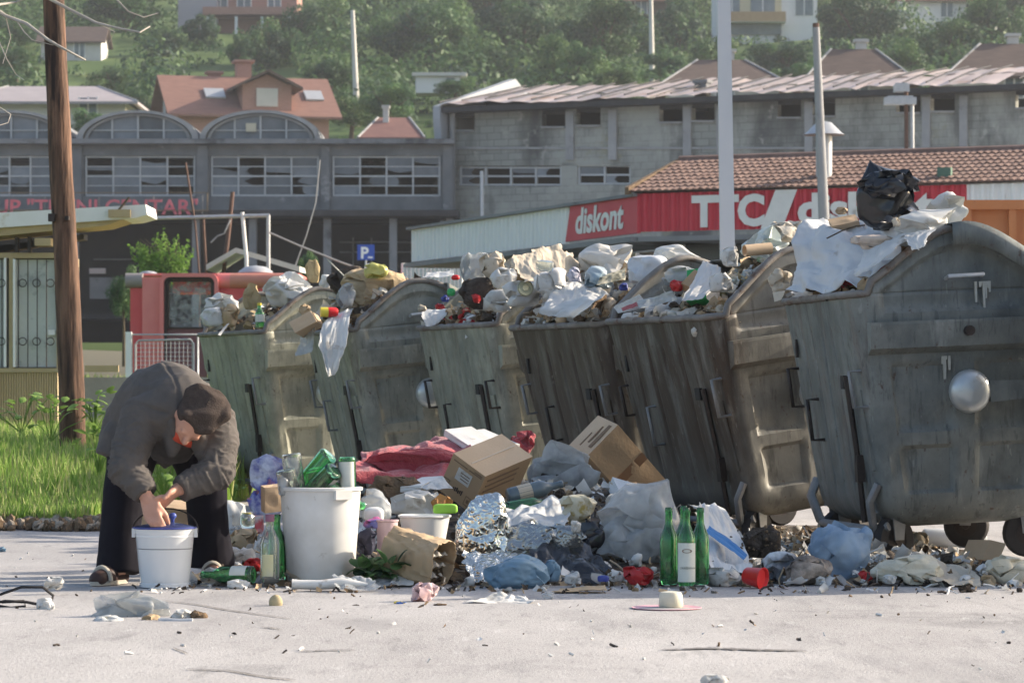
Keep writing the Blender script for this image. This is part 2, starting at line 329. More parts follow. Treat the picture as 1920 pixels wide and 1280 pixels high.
# ------------------------------------------------------------------ ground and terrain
def hill_z(x, d): return 3 + .2 * (d - 130) + 2.2 * fb(x * .018, d * .018, 3.1, 3)
def left_z(x, d):      # raised verge and meadow behind the grass edge
    e = 20.0 + .35 * nz(x * .9, 5.5) + max(0, x + 2.75) * 9
    t = d - e
    z = .03 + .22 * sm(0, 4.5, t) + .25 * sm(14, 22, t) + .7 * sm(24, 60, t)
    return (z + .05 * nz(x * 1.1, d * .6)) if t > 0 else -.12
mb = MB()
mb.grid(lambda u, v: (-140 + 280 * u, -12 + 160 * v, 0), 4, 4)
struct(mb.build('ground', M_asph))
mb = MB()
def _bk(u, v):
    d = 19.3 + 60 * v ** 1.8; x = -1.2 - (d * .55 + 3) * u ** 1.3
    return (x, d, left_z(x, d))
mb.grid(_bk, 60, 90)
struct(mb.build('grass_verge', M_grassg, smooth=180))
mb = MB()
mb.grid(lambda u, v: ((-.5 + u) * (160 + 320 * v), 128 + 420 * v, hill_z((-.5 + u) * (160 + 320 * v), 128 + 420 * v)), 70, 90)
struct(mb.build('hill', M_hill, smooth=180))

def blades(name, label, n, pick, hmin, hmax, w, mats, seed, lean=.35):
    r = random.Random(seed); vs, fs, mi = [], [], []
    while len(fs) < n * 2:
        p = pick(r)
        if p is None: continue
        x, y, z, hs = p
        h = r.uniform(hmin, hmax) * hs; a = r.uniform(0, 6.283); ca, sa = math.cos(a), math.sin(a); ww = w * r.uniform(.6, 1.4)
        b = r.uniform(0, 6.283); lx, ly = math.cos(b) * lean * h * r.random(), math.sin(b) * lean * h * r.random()
        k = len(vs)
        vs += [(x - ca * ww, y - sa * ww, z - .02), (x + ca * ww, y + sa * ww, z - .02),
               (x + lx * .35 + ca * ww * .8, y + ly * .35 + sa * ww * .8, z + h * .6), (x + lx * .35 - ca * ww * .8, y + ly * .35 - sa * ww * .8, z + h * .6),
               (x + lx, y + ly, z + h * .98)]
        fs += [(k, k + 1, k + 2, k + 3), (k + 3, k + 2, k + 4)]; m = r.choice(mats); mi += [m, m]
    me = bpy.data.meshes.new(name); me.from_pydata(vs, [], fs)
    for g in GR: me.materials.append(g)
    me.polygons.foreach_set('material_index', mi); me.update()
    o = bpy.data.objects.new(name, me); COL.objects.link(o)
    return tag(o, label, 'grass', kind='stuff')
def _pk(r):
    d = 19.6 + 15 * r.random() ** 2.0; x = -(d * .172 + .5) + (d * .172 + .5 - 2.2) * r.random()
    z = left_z(x, d)
    if z < 0: return None
    return (x, d, z, .35 + .65 * sm(0, 2.2, d - 20) * (.75 + .5 * nz(x * 1.3, d * .8)))
blades('grass', 'tall green grass growing on the verge behind the bent man', 34000, _pk, .18, .46, .007, [0, 1, 1, 2, 2, 4, 4], 3)
def _pk2(r):
    d = 34 + 34 * r.random(); x = -(d * .172 + .5) + d * .11 * r.random()
    return (x, d, left_z(x, d), .7 + .6 * nz(x * .4, d * .3))
blades('grass', 'sunlit rough meadow grass around the red kiosk', 16000, _pk2, .2, .5, .015, [1, 2, 2, 0, 4], 4)

# dry clods along the verge edge, and low wall behind the verge
def lumps(name, label, cat, n, pick, mats, seed, sub=1):
    r = random.Random(seed); m = MB()
    bm = bmesh.new(); bmesh.ops.create_icosphere(bm, subdivisions=sub, radius=1); tv = [v.co.copy() for v in bm.verts]; tf = [[v.index for v in f.verts] for f in bm.faces]; bm.free()
    for i in range(n):
        x, y, z, s = pick(r); q = r.uniform(0, 50); e = Euler((r.uniform(0, 6), r.uniform(0, 6), r.uniform(0, 6))).to_matrix()
        k = Vector((r.uniform(.6, 1.4), r.uniform(.6, 1.2), r.uniform(.4, .9))); m.mi = r.randrange(len(mats))
        m.add([Vector((x, y, z)) + e @ Vector((v.x * k.x, v.y * k.y, v.z * k.z)) * s * (1 + .35 * nz(v.x * 2 + q, v.y * 2, v.z * 2)) for v in tv], tf)
    return tag(m.build(name, mats), label, cat, kind='stuff')
def _cl(r):
    x = r.uniform(-3.7, -2.45); d = 19.7 + .35 * nz(x * .9, 5.5) + r.uniform(-.05, .6)
    return (x, d, .02 + .03 * r.random(), r.uniform(.012, .055))
lumps('dirt', 'dry brown clods of earth along the grass edge', 'dirt', 420, _cl, [M_dirt, M_brown], 11)
w = MB(); w.box((0, 0, .0), (6, .25, 1.1))
tag(w.build('low_wall', M_conc, loc=(X(190, 37), 37, .52)), 'low grey concrete wall at the meadow edge behind the wooden pole', 'wall')

# ------------------------------------------------------------------ facades
class Facade:
    def __init__(s, px0, d0, px1, d1):
        s.p0 = Vector((X(px0, d0), d0, 0)); p1 = Vector((X(px1, d1), d1, 0)); v = p1 - s.p0
        s.len = v.length; s.dir = v.normalized(); s.ang = math.atan2(v.y, v.x)
    def uz(s, px, py):
        k = (px - 960) / F; u = (k * s.p0.y - s.p0.x) / (s.dir.x - k * s.dir.y); d = s.p0.y + u * s.dir.y
        return u, Z(py, d)
    def u(s, px): return s.uz(px, YH)[0]
    def box(s, m, px0, py0, px1, py1, y0, y1):
        a, b = s.u(px0), s.u(px1); zt0, zb0 = s.uz(px0, py0)[1], s.uz(px0, py1)[1]
        zt1, zb1 = s.uz(px1, py0)[1], s.uz(px1, py1)[1]
        return m.hexa([(a, y0, zb0), (b, y0, zb1), (b, y1, zb1), (a, y1, zb0), (a, y0, zt0), (b, y0, zt1), (b, y1, zt1), (a, y1, zt0)])
    def empty(s, name, label, cat): return thing(name, label, cat, s.p0, (0, 0, s.ang))

M_pane = mat('dusty_pane', (.10, .115, .135), (.19, .21, .235), rough=.35, ns=1.1, spec=.5, rnd=.35)
M_void = mat('shaded_interior', (.018, .018, .02), (.03, .03, .033), rough=1, ns=.6)  # near-black colour stands in for the shade inside the openings
M_frame = mat('pale_steel_frame', (.40, .42, .43), (.50, .51, .52), rough=.6, ns=3)
M_facade = mat('hall_render', (.10, .11, .122), (.23, .235, .24), rough=.9, ns=.7, c3=(.36, .36, .36), n3=.6, t3=.6, detail=9)
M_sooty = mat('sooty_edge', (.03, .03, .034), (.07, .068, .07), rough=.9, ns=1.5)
M_rlet = mat('faded_red_letters', (.52, .08, .11), (.60, .20, .22), rough=.7, ns=2)
FA = Facade(-140, 120, 852, 120)
hall = FA.empty('market_hall', 'grey burnt-out market hall with two round arched roof windows and red letters', 'building')
m = MB()
PIERS = [(-140, -68), (98, 158), (366, 394), (598, 622), (827, 852)]
for a, b in PIERS: FA.box(m, a, 292, b, 368, 0, .5)
FA.box(m, -140, 270, 852, 292, 0, .5); FA.box(m, -140, 368, 852, 400, 0, .5)
FA.box(m, -140, 262, 852, 600, 8, 8.4); FA.box(m, 838, 270, 852, 400, .5, 8)
m.build('wall', M_facade, hall)
for a, b in PIERS[1:]:
    q = MB(); FA.box(q, a + 4, 273, b - 4, 398, -.12, 0); q.build('pier', M_facade, hall)
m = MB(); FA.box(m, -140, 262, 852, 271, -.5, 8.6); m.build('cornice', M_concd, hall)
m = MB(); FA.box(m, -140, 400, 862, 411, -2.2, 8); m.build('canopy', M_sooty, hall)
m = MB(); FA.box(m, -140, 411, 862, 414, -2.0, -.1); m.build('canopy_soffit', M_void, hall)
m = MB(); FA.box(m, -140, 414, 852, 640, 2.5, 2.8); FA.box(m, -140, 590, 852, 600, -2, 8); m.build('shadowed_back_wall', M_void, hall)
for px in (150, 375, 480, 618, 740, 845):
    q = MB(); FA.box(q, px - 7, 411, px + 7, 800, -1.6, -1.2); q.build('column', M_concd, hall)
for px0, px1, py in ((630, 845, 447), (630, 845, 466), (160, 330, 530), (160, 330, 545), (160, 340, 480)):
    q = MB(); FA.box(q, px0, py, px1, py + 2.5, 2.3, 2.45); q.build('shutter_rail', M_concd, hall)
for px in (655, 690, 735, 780):
    q = MB(); FA.box(q, px, 440, px + 2.5, 560, 2.3, 2.42); q.build('shutter_post', M_concd, hall)
q = MB(); FA.box(q, 168, 503, 198, 513, -.1, .1); q.build('notice_board', mat('pale_notice', (.5, .42, .40), rough=.8), hall)
q = MB(); FA.box(q, 168, 520, 235, 560, 0, .1); q.build('shutter', M_concd, hall)

def broken(r, w, h):
    """outline of a pane with a piece knocked out"""
    k = r.randrange(4)
    if k == 0: return [(0, 0), (w, 0), (w, h * r.uniform(.2, .6)), (w * r.uniform(.3, .7), h * r.uniform(.3, .8)), (0, h * r.uniform(.4, 1))]
    if k == 1: return [(0, h), (0, h * r.uniform(.3, .7)), (w * r.uniform(.3, .7), h * r.uniform(.1, .6)), (w, h * r.uniform(.2, .7)), (w, h)]
    if k == 2: return [(0, 0), (w * r.uniform(.3, .6), 0), (w * r.uniform(.2, .5), h * .5), (w * r.uniform(.3, .7), h), (0, h)]
    return [(w, 0), (w, h), (w * r.uniform(.4, .7), h), (w * r.uniform(.2, .5), h * .4), (w * r.uniform(.5, .8), 0)]
def window(fc, parent, px0, px1, py0, py1, nc, nr, r, keep=.42, brk=.30, fw=3.2, label=None, glass=None):
    w = bpy.data.objects.new('window', None); COL.objects.link(w); w.parent = parent; w.empty_display_size = .1
    if label: w['label'] = label
    m = MB()
    for i in range(nc + 1):
        p = px0 + (px1 - px0) * i / nc; fc.box(m, p - fw / 2, py0 - 2, p + fw / 2, py1 + 2, .08, .2)
    for j in range(nr + 1):
        p = py0 + (py1 - py0) * j / nr; t = fw * (1.0 if j in (0, nr) or j == nr // 2 else .55) / 2
        fc.box(m, px0, p - t, px1, p + t, .11, .17)
    m.build('window_frame', M_frame, w)
    for i in range(nc):
        for j in range(nr):
            t = r.random()
            if t > keep + brk: continue
            a, zt = fc.uz(px0 + (px1 - px0) * i / nc, py0 + (py1 - py0) * j / nr); b, zb = fc.uz(px0 + (px1 - px0) * (i + 1) / nc, py0 + (py1 - py0) * (j + 1) / nr)
            wd, hh = b - a, zt - zb
            poly = [(0, 0), (wd, 0), (wd, hh), (0, hh)] if t < keep else broken(r, wd, hh)
            q = MB(); q.prism(poly, lambda x, z: (a + x, .135, zb + z), lambda x, z: (a + x, .142, zb + z)); q.build('pane', glass or M_pane, w)
    return w
rr = random.Random(5)
for a, b in ((-62, 96), (161, 364), (397, 596), (625, 824)): window(FA, hall, a, b, 294, 366, 4, 4, rr)
for cx in (20, 258, 488):
    hw, hh, b0 = 114, 55, 262
    def E(t, kx, off=0): 
        px, py = cx - math.cos(t) * hw * kx, b0 - math.sin(t) * hh * kx - off
        return FA.uz(px, py)
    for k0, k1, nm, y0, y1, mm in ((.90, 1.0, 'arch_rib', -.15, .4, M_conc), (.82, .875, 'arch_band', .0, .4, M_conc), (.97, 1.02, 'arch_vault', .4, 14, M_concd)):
        q = MB(); n = 22
        for i in range(n):
            t0, t1 = math.pi * i / n, math.pi * (i + 1) / n
            A, B, C, D = E(t0, k0), E(t1, k0), E(t1, k1), E(t0, k1)
            q.hexa([(A[0], y0, A[1]), (B[0], y0, B[1]), (B[0], y1, B[1]), (A[0], y1, A[1]), (D[0], y0, D[1]), (C[0], y0, C[1]), (C[0], y1, C[1]), (D[0], y1, D[1])])
        q.build(nm, mm, hall)
    w = bpy.data.objects.new('arched_window', None); COL.objects.link(w); w.parent = hall
    fx = [cx + hw * .85 * t for t in (-.98, -.5, 0, .5, .98)]
    for i in range(4):
        q = MB(); pts = []
        for k in range(9):
            px = fx[i] + (fx[i + 1] - fx[i]) * k / 8; s = max(0, 1 - ((px - cx) / (hw * .86)) ** 2); pts.append(FA.uz(px, b0 - hh * .86 * math.sqrt(s)))
        a, b = FA.uz(fx[i], b0), FA.uz(fx[i + 1], b0)
        q.prism([(b[0], b[1]), (a[0], a[1])] + [(p[0], p[1] + .001) for p in pts], lambda x, z: (x, .2, z), lambda x, z: (x, .23, z)); q.build('pane', M_pane, w)
    q = MB()
    for p in fx[1:4]: FA.box(q, p - 1.6, b0 - hh * .86 * math.sqrt(1 - ((p - cx) / (hw * .86)) ** 2), p + 1.6, b0, .1, .19)
    FA.box(q, cx - 85, 243, cx + 85, 245, .12, .18)
    q.build('window_frame', M_frame, w)
q = MB(); FA.box(q, 461, 231, 480, 247, .02, .1); q.build('board', mat('cream_board', (.5, .47, .36), rough=.8), hall)
text('lettering', 'UP "TRŽNI CENTAR"', M_rlet, .80, hall, (FA.u(6), -2.3, Z(401, 117.5)), offset=.012, sx=1.06, extrude=.03)
q = MB(); FA.box(q, -20, 400, 402, 402.5, -2.33, -2.25); FA.box(q, 398, 368, 401, 402, -2.33, -2.25); FA.box(q, -20, 368, 401, 369.5, -2.33, -2.25); q.build('sign_rail', mat('rusty_rail', (.20, .15, .10), rough=.8), hall)
q = MB()
for px in (0, 100, 200, 300, 390): q.tube([(FA.u(px), -2.2, Z(402, 118)), (FA.u(px), -2.2, Z(368, 118))], .03, 6)
q.build('sign_post', M_concd, hall)

# burnt block beside the hall
FB = Facade(846, 121, 2010, 110.5)
blk = FB.empty('burnt_block', 'long grey block building with sooty small windows and buckled tin roof', 'building')
M_blockw = soot_wall()
SMALL = [(852, 890), (1016, 1060), (1080, 1126), (1236, 1280), (1297, 1340), (1458, 1502), (1522, 1566), (1680, 1726), (1745, 1790), (1904, 1950)]
m = MB(); e0 = 220; 
def ev(px): return 212 - (px - 846) * .040      # eave line in photo rows
prev = 846
rows = [(0, 10), (10, 42), (42, 92)]
cuts = sorted(set([846, 2010] + [c for a in SMALL for c in a]))
for a, b in zip(cuts, cuts[1:]):
    isw = any(a == s[0] for s in SMALL)
    ya, yb = ev(a), ev(b); y = (ya + yb) / 2
    def qd(t0, t1):
        A, B = FB.uz(a, ya + t0), FB.uz(b, yb + t0); C, D = FB.uz(a, ya + t1), FB.uz(b, yb + t1)
        m.hexa([(A[0], 0, C[1]), (B[0], 0, D[1]), (B[0], .4, D[1]), (A[0], .4, C[1]), (A[0], 0, A[1]), (B[0], 0, B[1]), (B[0], .4, B[1]), (A[0], .4, A[1])])
    if isw: qd(33, 97)
    else: qd(-2, 97)
def lower(a, b, y0, y1): FB.box(m, a, y0, b, y1, 0.003, .4)
lower(846, 860, 309, 420); lower(1052, 1082, 305, 420); lower(1182, 2010, 240, 420); lower(860, 1052, 349, 420); lower(1082, 1182, 346, 420); lower(846, 1182, 290, 311)
FB.box(m, 846, 420, 2010, 760, 0, .4)
m.build('wall', M_blockw, blk)
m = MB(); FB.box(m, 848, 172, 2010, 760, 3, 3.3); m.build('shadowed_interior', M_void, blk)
for i, (a, b) in enumerate(SMALL):
    q = MB(); y = ev((a + b) / 2); FB.box(q, a, y + 33, b, y + 36, -.12, .1); q.build('window_sill', M_conc, blk)
    w = MB(); FB.box(w, a, y, b, y + 9, .05, .3); w.build('charred_lintel', M_sooty, blk)
for px in (1062, 1142, 1282, 1345, 1510, 1730, 1800):
    q = MB(); FB.box(q, px, ev(px) + 6, px + 15, 300, -.1, 0); q.build('pilaster', M_conc, blk)
q = MB(); FB.box(q, 846, 276, 2010, 280, -.06, 0); q.build('ledge', M_conc, blk)
window(FB, blk, 862, 1050, 314, 346, 4, 2, rr, .15, .35, 3.0); window(FB, blk, 1084, 1180, 311, 344, 2, 2, rr, .4, .3, 3.0)
m = MB(); m.tube([(.15, -.2, FB.uz(850, 212)[1]), (.15, -.2, 4)], .12, 8); m.build('drainpipe', M_conc, blk)
# tin roof sheets, each buckled on its own
M_tin = mat('pinkish_tin', (.42, .33, .30), (.56, .47, .43), rough=.55, ns=.5, c3=(.36, .21, .13), n3=.7, t3=.6, rnd=.12, metal=.1)
m = MB()
for a in range(840, 2010, 117): 
    b = min(a + 117, 2010); A, B = FB.uz(a, ev(a) - 8), FB.uz(b, ev(b) - 8); C, D = FB.uz(a, ev(a) + 2), FB.uz(b, ev(b) + 2)
    m.hexa([(A[0], -.8, C[1]), (B[0], -.8, D[1]), (B[0], 0, D[1]), (A[0], 0, C[1]), (A[0], -.8, A[1]), (B[0], -.8, B[1]), (B[0], 0, B[1]), (A[0], 0, A[1])])
m.build('eave', M_sooty, blk)
n = 27
for i in range(n):
    a, b = 842 + (2010 - 842) * i / n, 842 + (2010 - 842) * (i + 1) / n
    if i in (24,): continue
    u0, z0 = FB.uz(a, ev(a) - 7); u1, z1 = FB.uz(b, ev(b) - 7)
    for row in range(2):
        q = MB(); s0, s1 = row / 2, (row + 1) / 2; amp = .10
        def fn(p, t):
            s = s0 + (s1 - s0) * t; y = -.9 + s * 7.0; dz = s * 1.25
            uu = u0 + (u1 - u0) * p - .5 * s + .25 * row
            return (uu, y, z0 + (z1 - z0) * p + .1 + dz + amp * nz(i * 1.7 + p * 1.5, s * 2, row) + .12 * nz(uu * .3, s) - .05 * abs(p - .5) + .02 * row)
        q.grid(fn, 5, 4); q.build('roof_sheet', M_tin, blk, smooth=40)
    q = MB(); q.tube([(u0 - .5 * s, -.9 + s * 7.0, z0 + .2 + s * 1.25 + .12 * nz((u0 - .5 * s) * .3, s)) for s in (0, .25, .5, .75, 1)], .035, 5); q.build('roof_seam', M_sooty, blk)
# gable end on the hall side
g0 = FB.uz(846, 212)[1]
q = MB(); q.prism([(-.9, g0 - .3), (-.9, g0 + .2), (6.1, g0 + 1.9), (7.0, g0 + 1.5), (12, g0), (12, g0 - 6), (0, g0 - 6)], lambda y, z: (-.35, y, z), lambda y, z: (-.05, y, z)); q.build('gable_wall', mat('pale_grey_gable', (.30, .32, .35), (.36, .38, .40), rough=.8, ns=1), blk)
q = MB(); a, z = FB.uz(1263, 150); q.box((a, 3, z - .4), (.5, .5, 1.1)); q.box((a, 3, z + .2), (.62, .62, .12)); q.build('chimney', M_concd, blk)
q = MB(); a, z = FB.uz(1022, 166); q.box((a, 5, z - .2), (.55, .5, .7)); q.build('chimney', mat('pinkish_chimney', (.42, .34, .30), rough=.9), blk)
q = MB()
q.tube([(FB.uz(966, 330)[0], -3, FB.uz(966, 330)[1]), (FB.uz(968, 400)[0], -3, FB.uz(968, 400)[1] - 4)], .07, 6); tag(q.build('vent_pipe', M_frame, loc=FB.p0, rot=(0, 0, FB.ang)), 'thin pale upright pipe before the burnt block windows', 'pipe')

# ------------------------------------------------------------------ discount shop
M_red_f = mat('red_fascia', (.46, .025, .045), (.52, .05, .07), rough=.5, ns=1.5)
M_wht_f = mat('white_fascia', (.66, .66, .65), (.78, .78, .76), rough=.6, ns=2, sc=(3, 3, .4), c3=(.46, .46, .45), n3=3, t3=.6)
M_tile = mat('clay_tile', (.155, .092, .072), (.25, .165, .135), rough=.9, ns=3, c3=(.15, .095, .08), n3=9, t3=.58)
M_letw = mat('white_letters', (.72, .71, .68), (.62, .61, .58), rough=.7, ns=5)
M_glassd = mat('dark_shop_glass', (.03, .035, .04), (.06, .065, .07), rough=.2, ns=.8, spec=.6)
FD = Facade(1198, 50, 2000, 47.2); FE = Facade(770, 60.2, 1198, 50)
shop = FD.empty('discount_shop', 'low shop with red and white lettered fascia and clay tile roof', 'shop')
def corrugated(fc, u0, u1, z0, z1, y=0, pitch=.16, amp=.02):
    q = MB(); n = int((u1 - u0) / pitch * 4)
    q.grid(lambda a, b: (u0 + (u1 - u0) * a, y + amp * (1 if int(a * n + .5) % 4 in (0, 1) else -1), z0 + (z1 - z0) * b), max(4, n), 1); return q
zt, zb = 4.12, 3.50
uS = FD.u(1812)
corrugated(FD, 0, uS, zb, zt).build('red_fascia', M_red_f, shop)
q = corrugated(FD, uS, FD.len, zb, zt); q.build('white_fascia', M_wht_f, shop)
def slant(fc, pxa, pxb, sl, y, mm, parent, nm, flip=None):
    a, b = fc.u(pxa), fc.u(pxb); q = MB()
    q.prism([(a - sl / 2, zb + .005), (b - sl / 2, zb + .005), (b + sl / 2, zt - .005), (a + sl / 2, zt - .005)], lambda x, z: (x, y, z), lambda x, z: (x, y - .006, z)); q.build(nm, mm, parent)
slant(FD, 1441, 1482, .25, -.03, M_letw, shop, 'stripe_print')
text('lettering', 'TTC', M_letw, .66, shop, (FD.u(1300), -.03, zb + .08), offset=.032, sx=.96)
text('lettering', 'diskont', M_letw, .64, shop, (FD.u(1497), -.03, zb + .09), offset=.030, sx=1.15)
# wing running back to the left: its own frame as an empty part
wing = bpy.data.objects.new('fascia_wing', None); COL.objects.link(wing); wing.parent = shop
wing.matrix_local = Matrix.Translation(shop.location).to_4x4().inverted() @ Matrix.Identity(4)
wing.matrix_local = (Matrix.Translation(shop.location) @ Euler((0, 0, FD.ang)).to_matrix().to_4x4()).inverted() @ (Matrix.Translation(FE.p0) @ Euler((0, 0, FE.ang)).to_matrix().to_4x4())
ur = FE.u(1068)
corrugated(FE, 0, ur - .05, zb - .05, zt - .05, pitch=.2).build('white_fascia', M_wht_f, wing)
a0, a1 = ur, FE.len
q = MB(); q.prism([(a0 - .12, zb - .02), (a1, zb - .02), (a1, zt), (a0 + .12, zt)], lambda x, z: (x, -.03, z), lambda x, z: (x, .03, z)); q.build('red_fascia', M_red_f, wing)
text('lettering', 'diskont', M_letw, .60, wing, (FE.u(1082), -.04, zb + .10), offset=.018, shear=.15, sx=.98 * (FE.u(1180) - FE.u(1082)) / 1.92)
m = MB(); FE_z = zb - .12
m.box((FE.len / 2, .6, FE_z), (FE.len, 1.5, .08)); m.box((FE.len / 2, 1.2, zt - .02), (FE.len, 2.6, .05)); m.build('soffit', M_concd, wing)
m = MB(); m.box((FE.len / 2, 2.2, 1.7), (FE.len, .2, 3.4)); m.build('shop_front', M_glassd, wing)
m = MB()
for k in range(6): m.box((FE.len * (k + .4) / 6, 2.05, 1.7), (.12, .08, 3.4))
m.build('glazing_bars', M_frame, wing)
m = MB(); m.box((FD.len / 2, .6, FE_z), (FD.len, 1.3, .08)); m.build('soffit', M_concd, shop)
m = MB(); m.box((FD.len / 2, 1.2, 1.7), (FD.len, .2, 3.4)); m.build('shop_front', M_glassd, shop)
m = MB()
for k in range(8): m.box((FD.len * (k + .4) / 8, 1.05, 1.7), (.10, .08, 3.4))
m.build('glazing_bars', M_frame, shop)
# roof: tiles as real overlapping pieces
m = MB(); RUN, RISE = 2.3, .66
m.prism([(0, zt + .02), (RUN, zt + RISE), (RUN * 2, zt + .02)], lambda y, z: (-.12, y, z), lambda y, z: (FD.len, y, z)); m.build('roof_deck', M_concd, shop)
m = MB(); nr, tw = 9, .118; nc = int(FD.len / tw); rt = random.Random(3)
for j in range(nr):
    for i in range(nc):
        x0 = -.14 + i * tw; t0, t1 = j / nr - .015, (j + 1) / nr; h0 = .045 + rt.uniform(-.006, .01); pts = []
        for t, hh in ((t0, h0), (t1, .02)):
            y, z = -.05 + t * RUN, zt + .03 + t * RISE
            pts += [(x0, y, z + hh * .25), (x0 + tw * .35, y - .01, z + hh), (x0 + tw * .7, y, z + hh * .8), (x0 + tw, y, z + hh * .2)]
        m.add(pts, [(0, 1, 5, 4), (1, 2, 6, 5), (2, 3, 7, 6), (0, 3, 2, 1)])
tag(m.build('roof_tile', M_tile, shop), kind='stuff')
m = MB(); m.tube([(-.15, RUN, zt + RISE + .03), (FD.len, RUN, zt + RISE + .03)], .09, 8); m.build('ridge', M_tile, shop)
m = MB(); m.prism([(-.12, zt - .02), (RUN, zt + RISE - .03), (RUN, zt + RISE + .07), (-.12, zt + .10)], lambda y, z: (-.20, y, z), lambda y, z: (-.13, y, z)); m.build('bargeboard', M_brown, shop)
m = MB()
m.lathe([(.13, 0), (.13, .78)], 16, Matrix.Translation((0, 0, 0))); m.lathe([(.34, .78), (.30, .80), (.12, .98), (.01, 1.0)], 16, Matrix.Translation((0, 0, 0)))
tag(m.build('roof_vent', M_galv, loc=(X(1545, 49.4), 49.4, zt + .12), smooth=40), 'grey round roof vent with conical cap on the tiled roof', 'vent')
m = MB(); b = FD.u(1760); m.box((b, .35, zt + .22), (.22, .1, .16)); m.build('roof_hatch', mat('dull_green_paint', (.11, .19, .14), rough=.7), shop)

# ------------------------------------------------------------------ hillside houses
M_pinkb = mat('pink_brick', (.32, .17, .135), (.41, .24, .195), rough=.9, ns=4, sc=(1, 1, 3))
M_terra = mat('terracotta_roof', (.19, .10, .078), (.26, .14, .11), rough=.85, ns=1.5, bump=.4, bs=8, sc=(1, 3, 1))
M_dkroof = mat('brown_roof', (.085, .062, .052), (.14, .10, .085), rough=.9, ns=1.5, bump=.4, bs=8, sc=(1, 3, 1))
M_grroof = mat('grey_roof', (.30, .27, .28), (.37, .33, .34), rough=.9, ns=1.2)
M_plast = mat('pale_plaster', (.52, .50, .46), (.62, .60, .56), rough=.9, ns=1)
M_whitep = mat('white_plaster', (.66, .66, .66), (.74, .73, .72), rough=.9, ns=1)
M_yelp = mat('yellow_plaster', (.52, .46, .30), (.58, .52, .36), rough=.9, ns=1)
M_tan = mat('tan_timber', (.38, .24, .13), (.46, .31, .18), rough=.8, ns=3)
M_win = mat('house_window', (.10, .13, .15), (.20, .25, .28), rough=.2, ns=2)
def house(name, label, cxp, d, w, dp, zb, zw, zr, wall, roof, hip=0.0, over=.5, rot=0.0, wins=(), chim=(), door=None):
    """gabled or hipped house: ridge along local x; wins = (side, x, z, w, h)"""
    t = thing(name, label, 'house', (X(cxp, d), d, 0), (0, 0, rot))
    m = MB(); m.box((0, 0, (zb + zw) / 2), (w, dp, zw - zb))
    if hip == 0:
        for sx in (-w / 2, w / 2): m.prism([(-dp / 2, zw), (dp / 2, zw), (0, zr - .15)], lambda y, z: (sx - .001, y, z), lambda y, z: (sx + .001, y, z))
    m.build('wall', wall, t)
    a, b = w / 2 + over, dp / 2 + over; dz = over * (zr - zw) / (dp / 2); h = hip * w / 2
    m = MB(); th = .14
    V = [(-a, -b, zw - dz), (a, -b, zw - dz), (a, b, zw - dz), (-a, b, zw - dz), (-a + h, 0, zr), (a - h, 0, zr)]
    V2 = [(x, y, z + th) for x, y, z in V]
    fs = [(0, 1, 5, 4), (1, 2, 5), (2, 3, 4, 5), (3, 0, 4)] if hip else [(0, 1, 5, 4), (2, 3, 4, 5)]
    n6 = [tuple(i + 6 for i in f) for f in fs]; low = [f[::-1] for f in fs]
    rim = [(0, 1, 7, 6), (2, 3, 9, 8), (1, 2, 8, 7), (3, 0, 6, 9)] if hip else [(0, 1, 7, 6), (2, 3, 9, 8), (1, 5, 11, 7), (5, 2, 8, 11), (3, 4, 10, 9), (4, 0, 6, 10)]
    m.add(V + V2, n6 + low + rim); ro = m.build('roof', roof, t)
    if hip:
        for s in (-1, 1):
            q = MB(); q.tube([(s * a, -b, zw - dz + th), (s * (a - h), 0, zr + th)], .06, 6); q.build('hip_ridge', M_conc, ro)
    for x, y, s, hh in chim:
        q = MB(); zc = zr - abs(y) * (zr - zw) / (dp / 2); q.box((x, y, zc + hh / 2 - .3), (s, s, hh)); q.box((x, y, zc + hh - .25), (s * 1.4, s * 1.4, .14)); q.build('chimney', wall, ro)
    for sd, x, z, ww, wh in wins:
        q = MB()
        if sd == 'f': q.box((x, -dp / 2 - .02, z), (ww, .08, wh))
        else: q.box((-w / 2 - .02 if sd == 'l' else w / 2 + .02, x, z), (.08, ww, wh))
        o = q.build('window', M_win, t); q = MB()
        for k in (-1, 0, 1):
            if sd == 'f': q.box((x + k * ww / 2, -dp / 2 - .07, z), (.09, .06, wh + .1))
            else: q.box((-w / 2 - .07 if sd == 'l' else w / 2 + .07, x + k * ww / 2, z), (.06, .09, wh + .1))
        q.build('window_frame', M_whitep, o)
    return t
d = 190
h2 = house('brick_house', 'pink brick house with terracotta roof, dormer and two skylights behind the arches', 455, d, 9.2, 8.5, 12, Z(222, d), Z(146, d - 1), M_pinkb, M_terra, over=.7, rot=math.radians(14),
           wins=(('l', -1.2, Z(205, d), .7, 1.3), ('l', 1.2, Z(205, d), .7, 1.3)), chim=((-1.6, 1.2, .75, 1.4), (.1, .4, .9, 1.6)))
zw, zr = Z(222, d), Z(146, d - 1)
q = MB(); q.box((.8, -2.6, zw + .75), (3.0, 3.4, 1.9)); q.prism([(-.7, zw + 1.6), (2.3, zw + 1.6), (.8, zr - .1)], lambda x, z: (x, -4.28, z), lambda x, z: (x, -1, z)); dm = q.build('dormer', M_pinkb, h2)
q = MB()
for s in (-1, 1):
    q.hexa([(.8, -4.9, zr + .0), (.8 + s * 2.1, -4.9, zw + 1.35), (.8 + s * 2.1, -.6, zw + 1.35), (.8, -.6, zr), (.8, -4.9, zr + .16), (.8 + s * 2.1, -4.9, zw + 1.5), (.8 + s * 2.1, -.6, zw + 1.5), (.8, -.6, zr + .16)])
q.build('dormer_roof', M_dkroof, dm)
q = MB(); q.box((.8, -4.34, zw + .9), (1.3, .08, 1.1)); q.build('dormer_window', M_plast, dm)
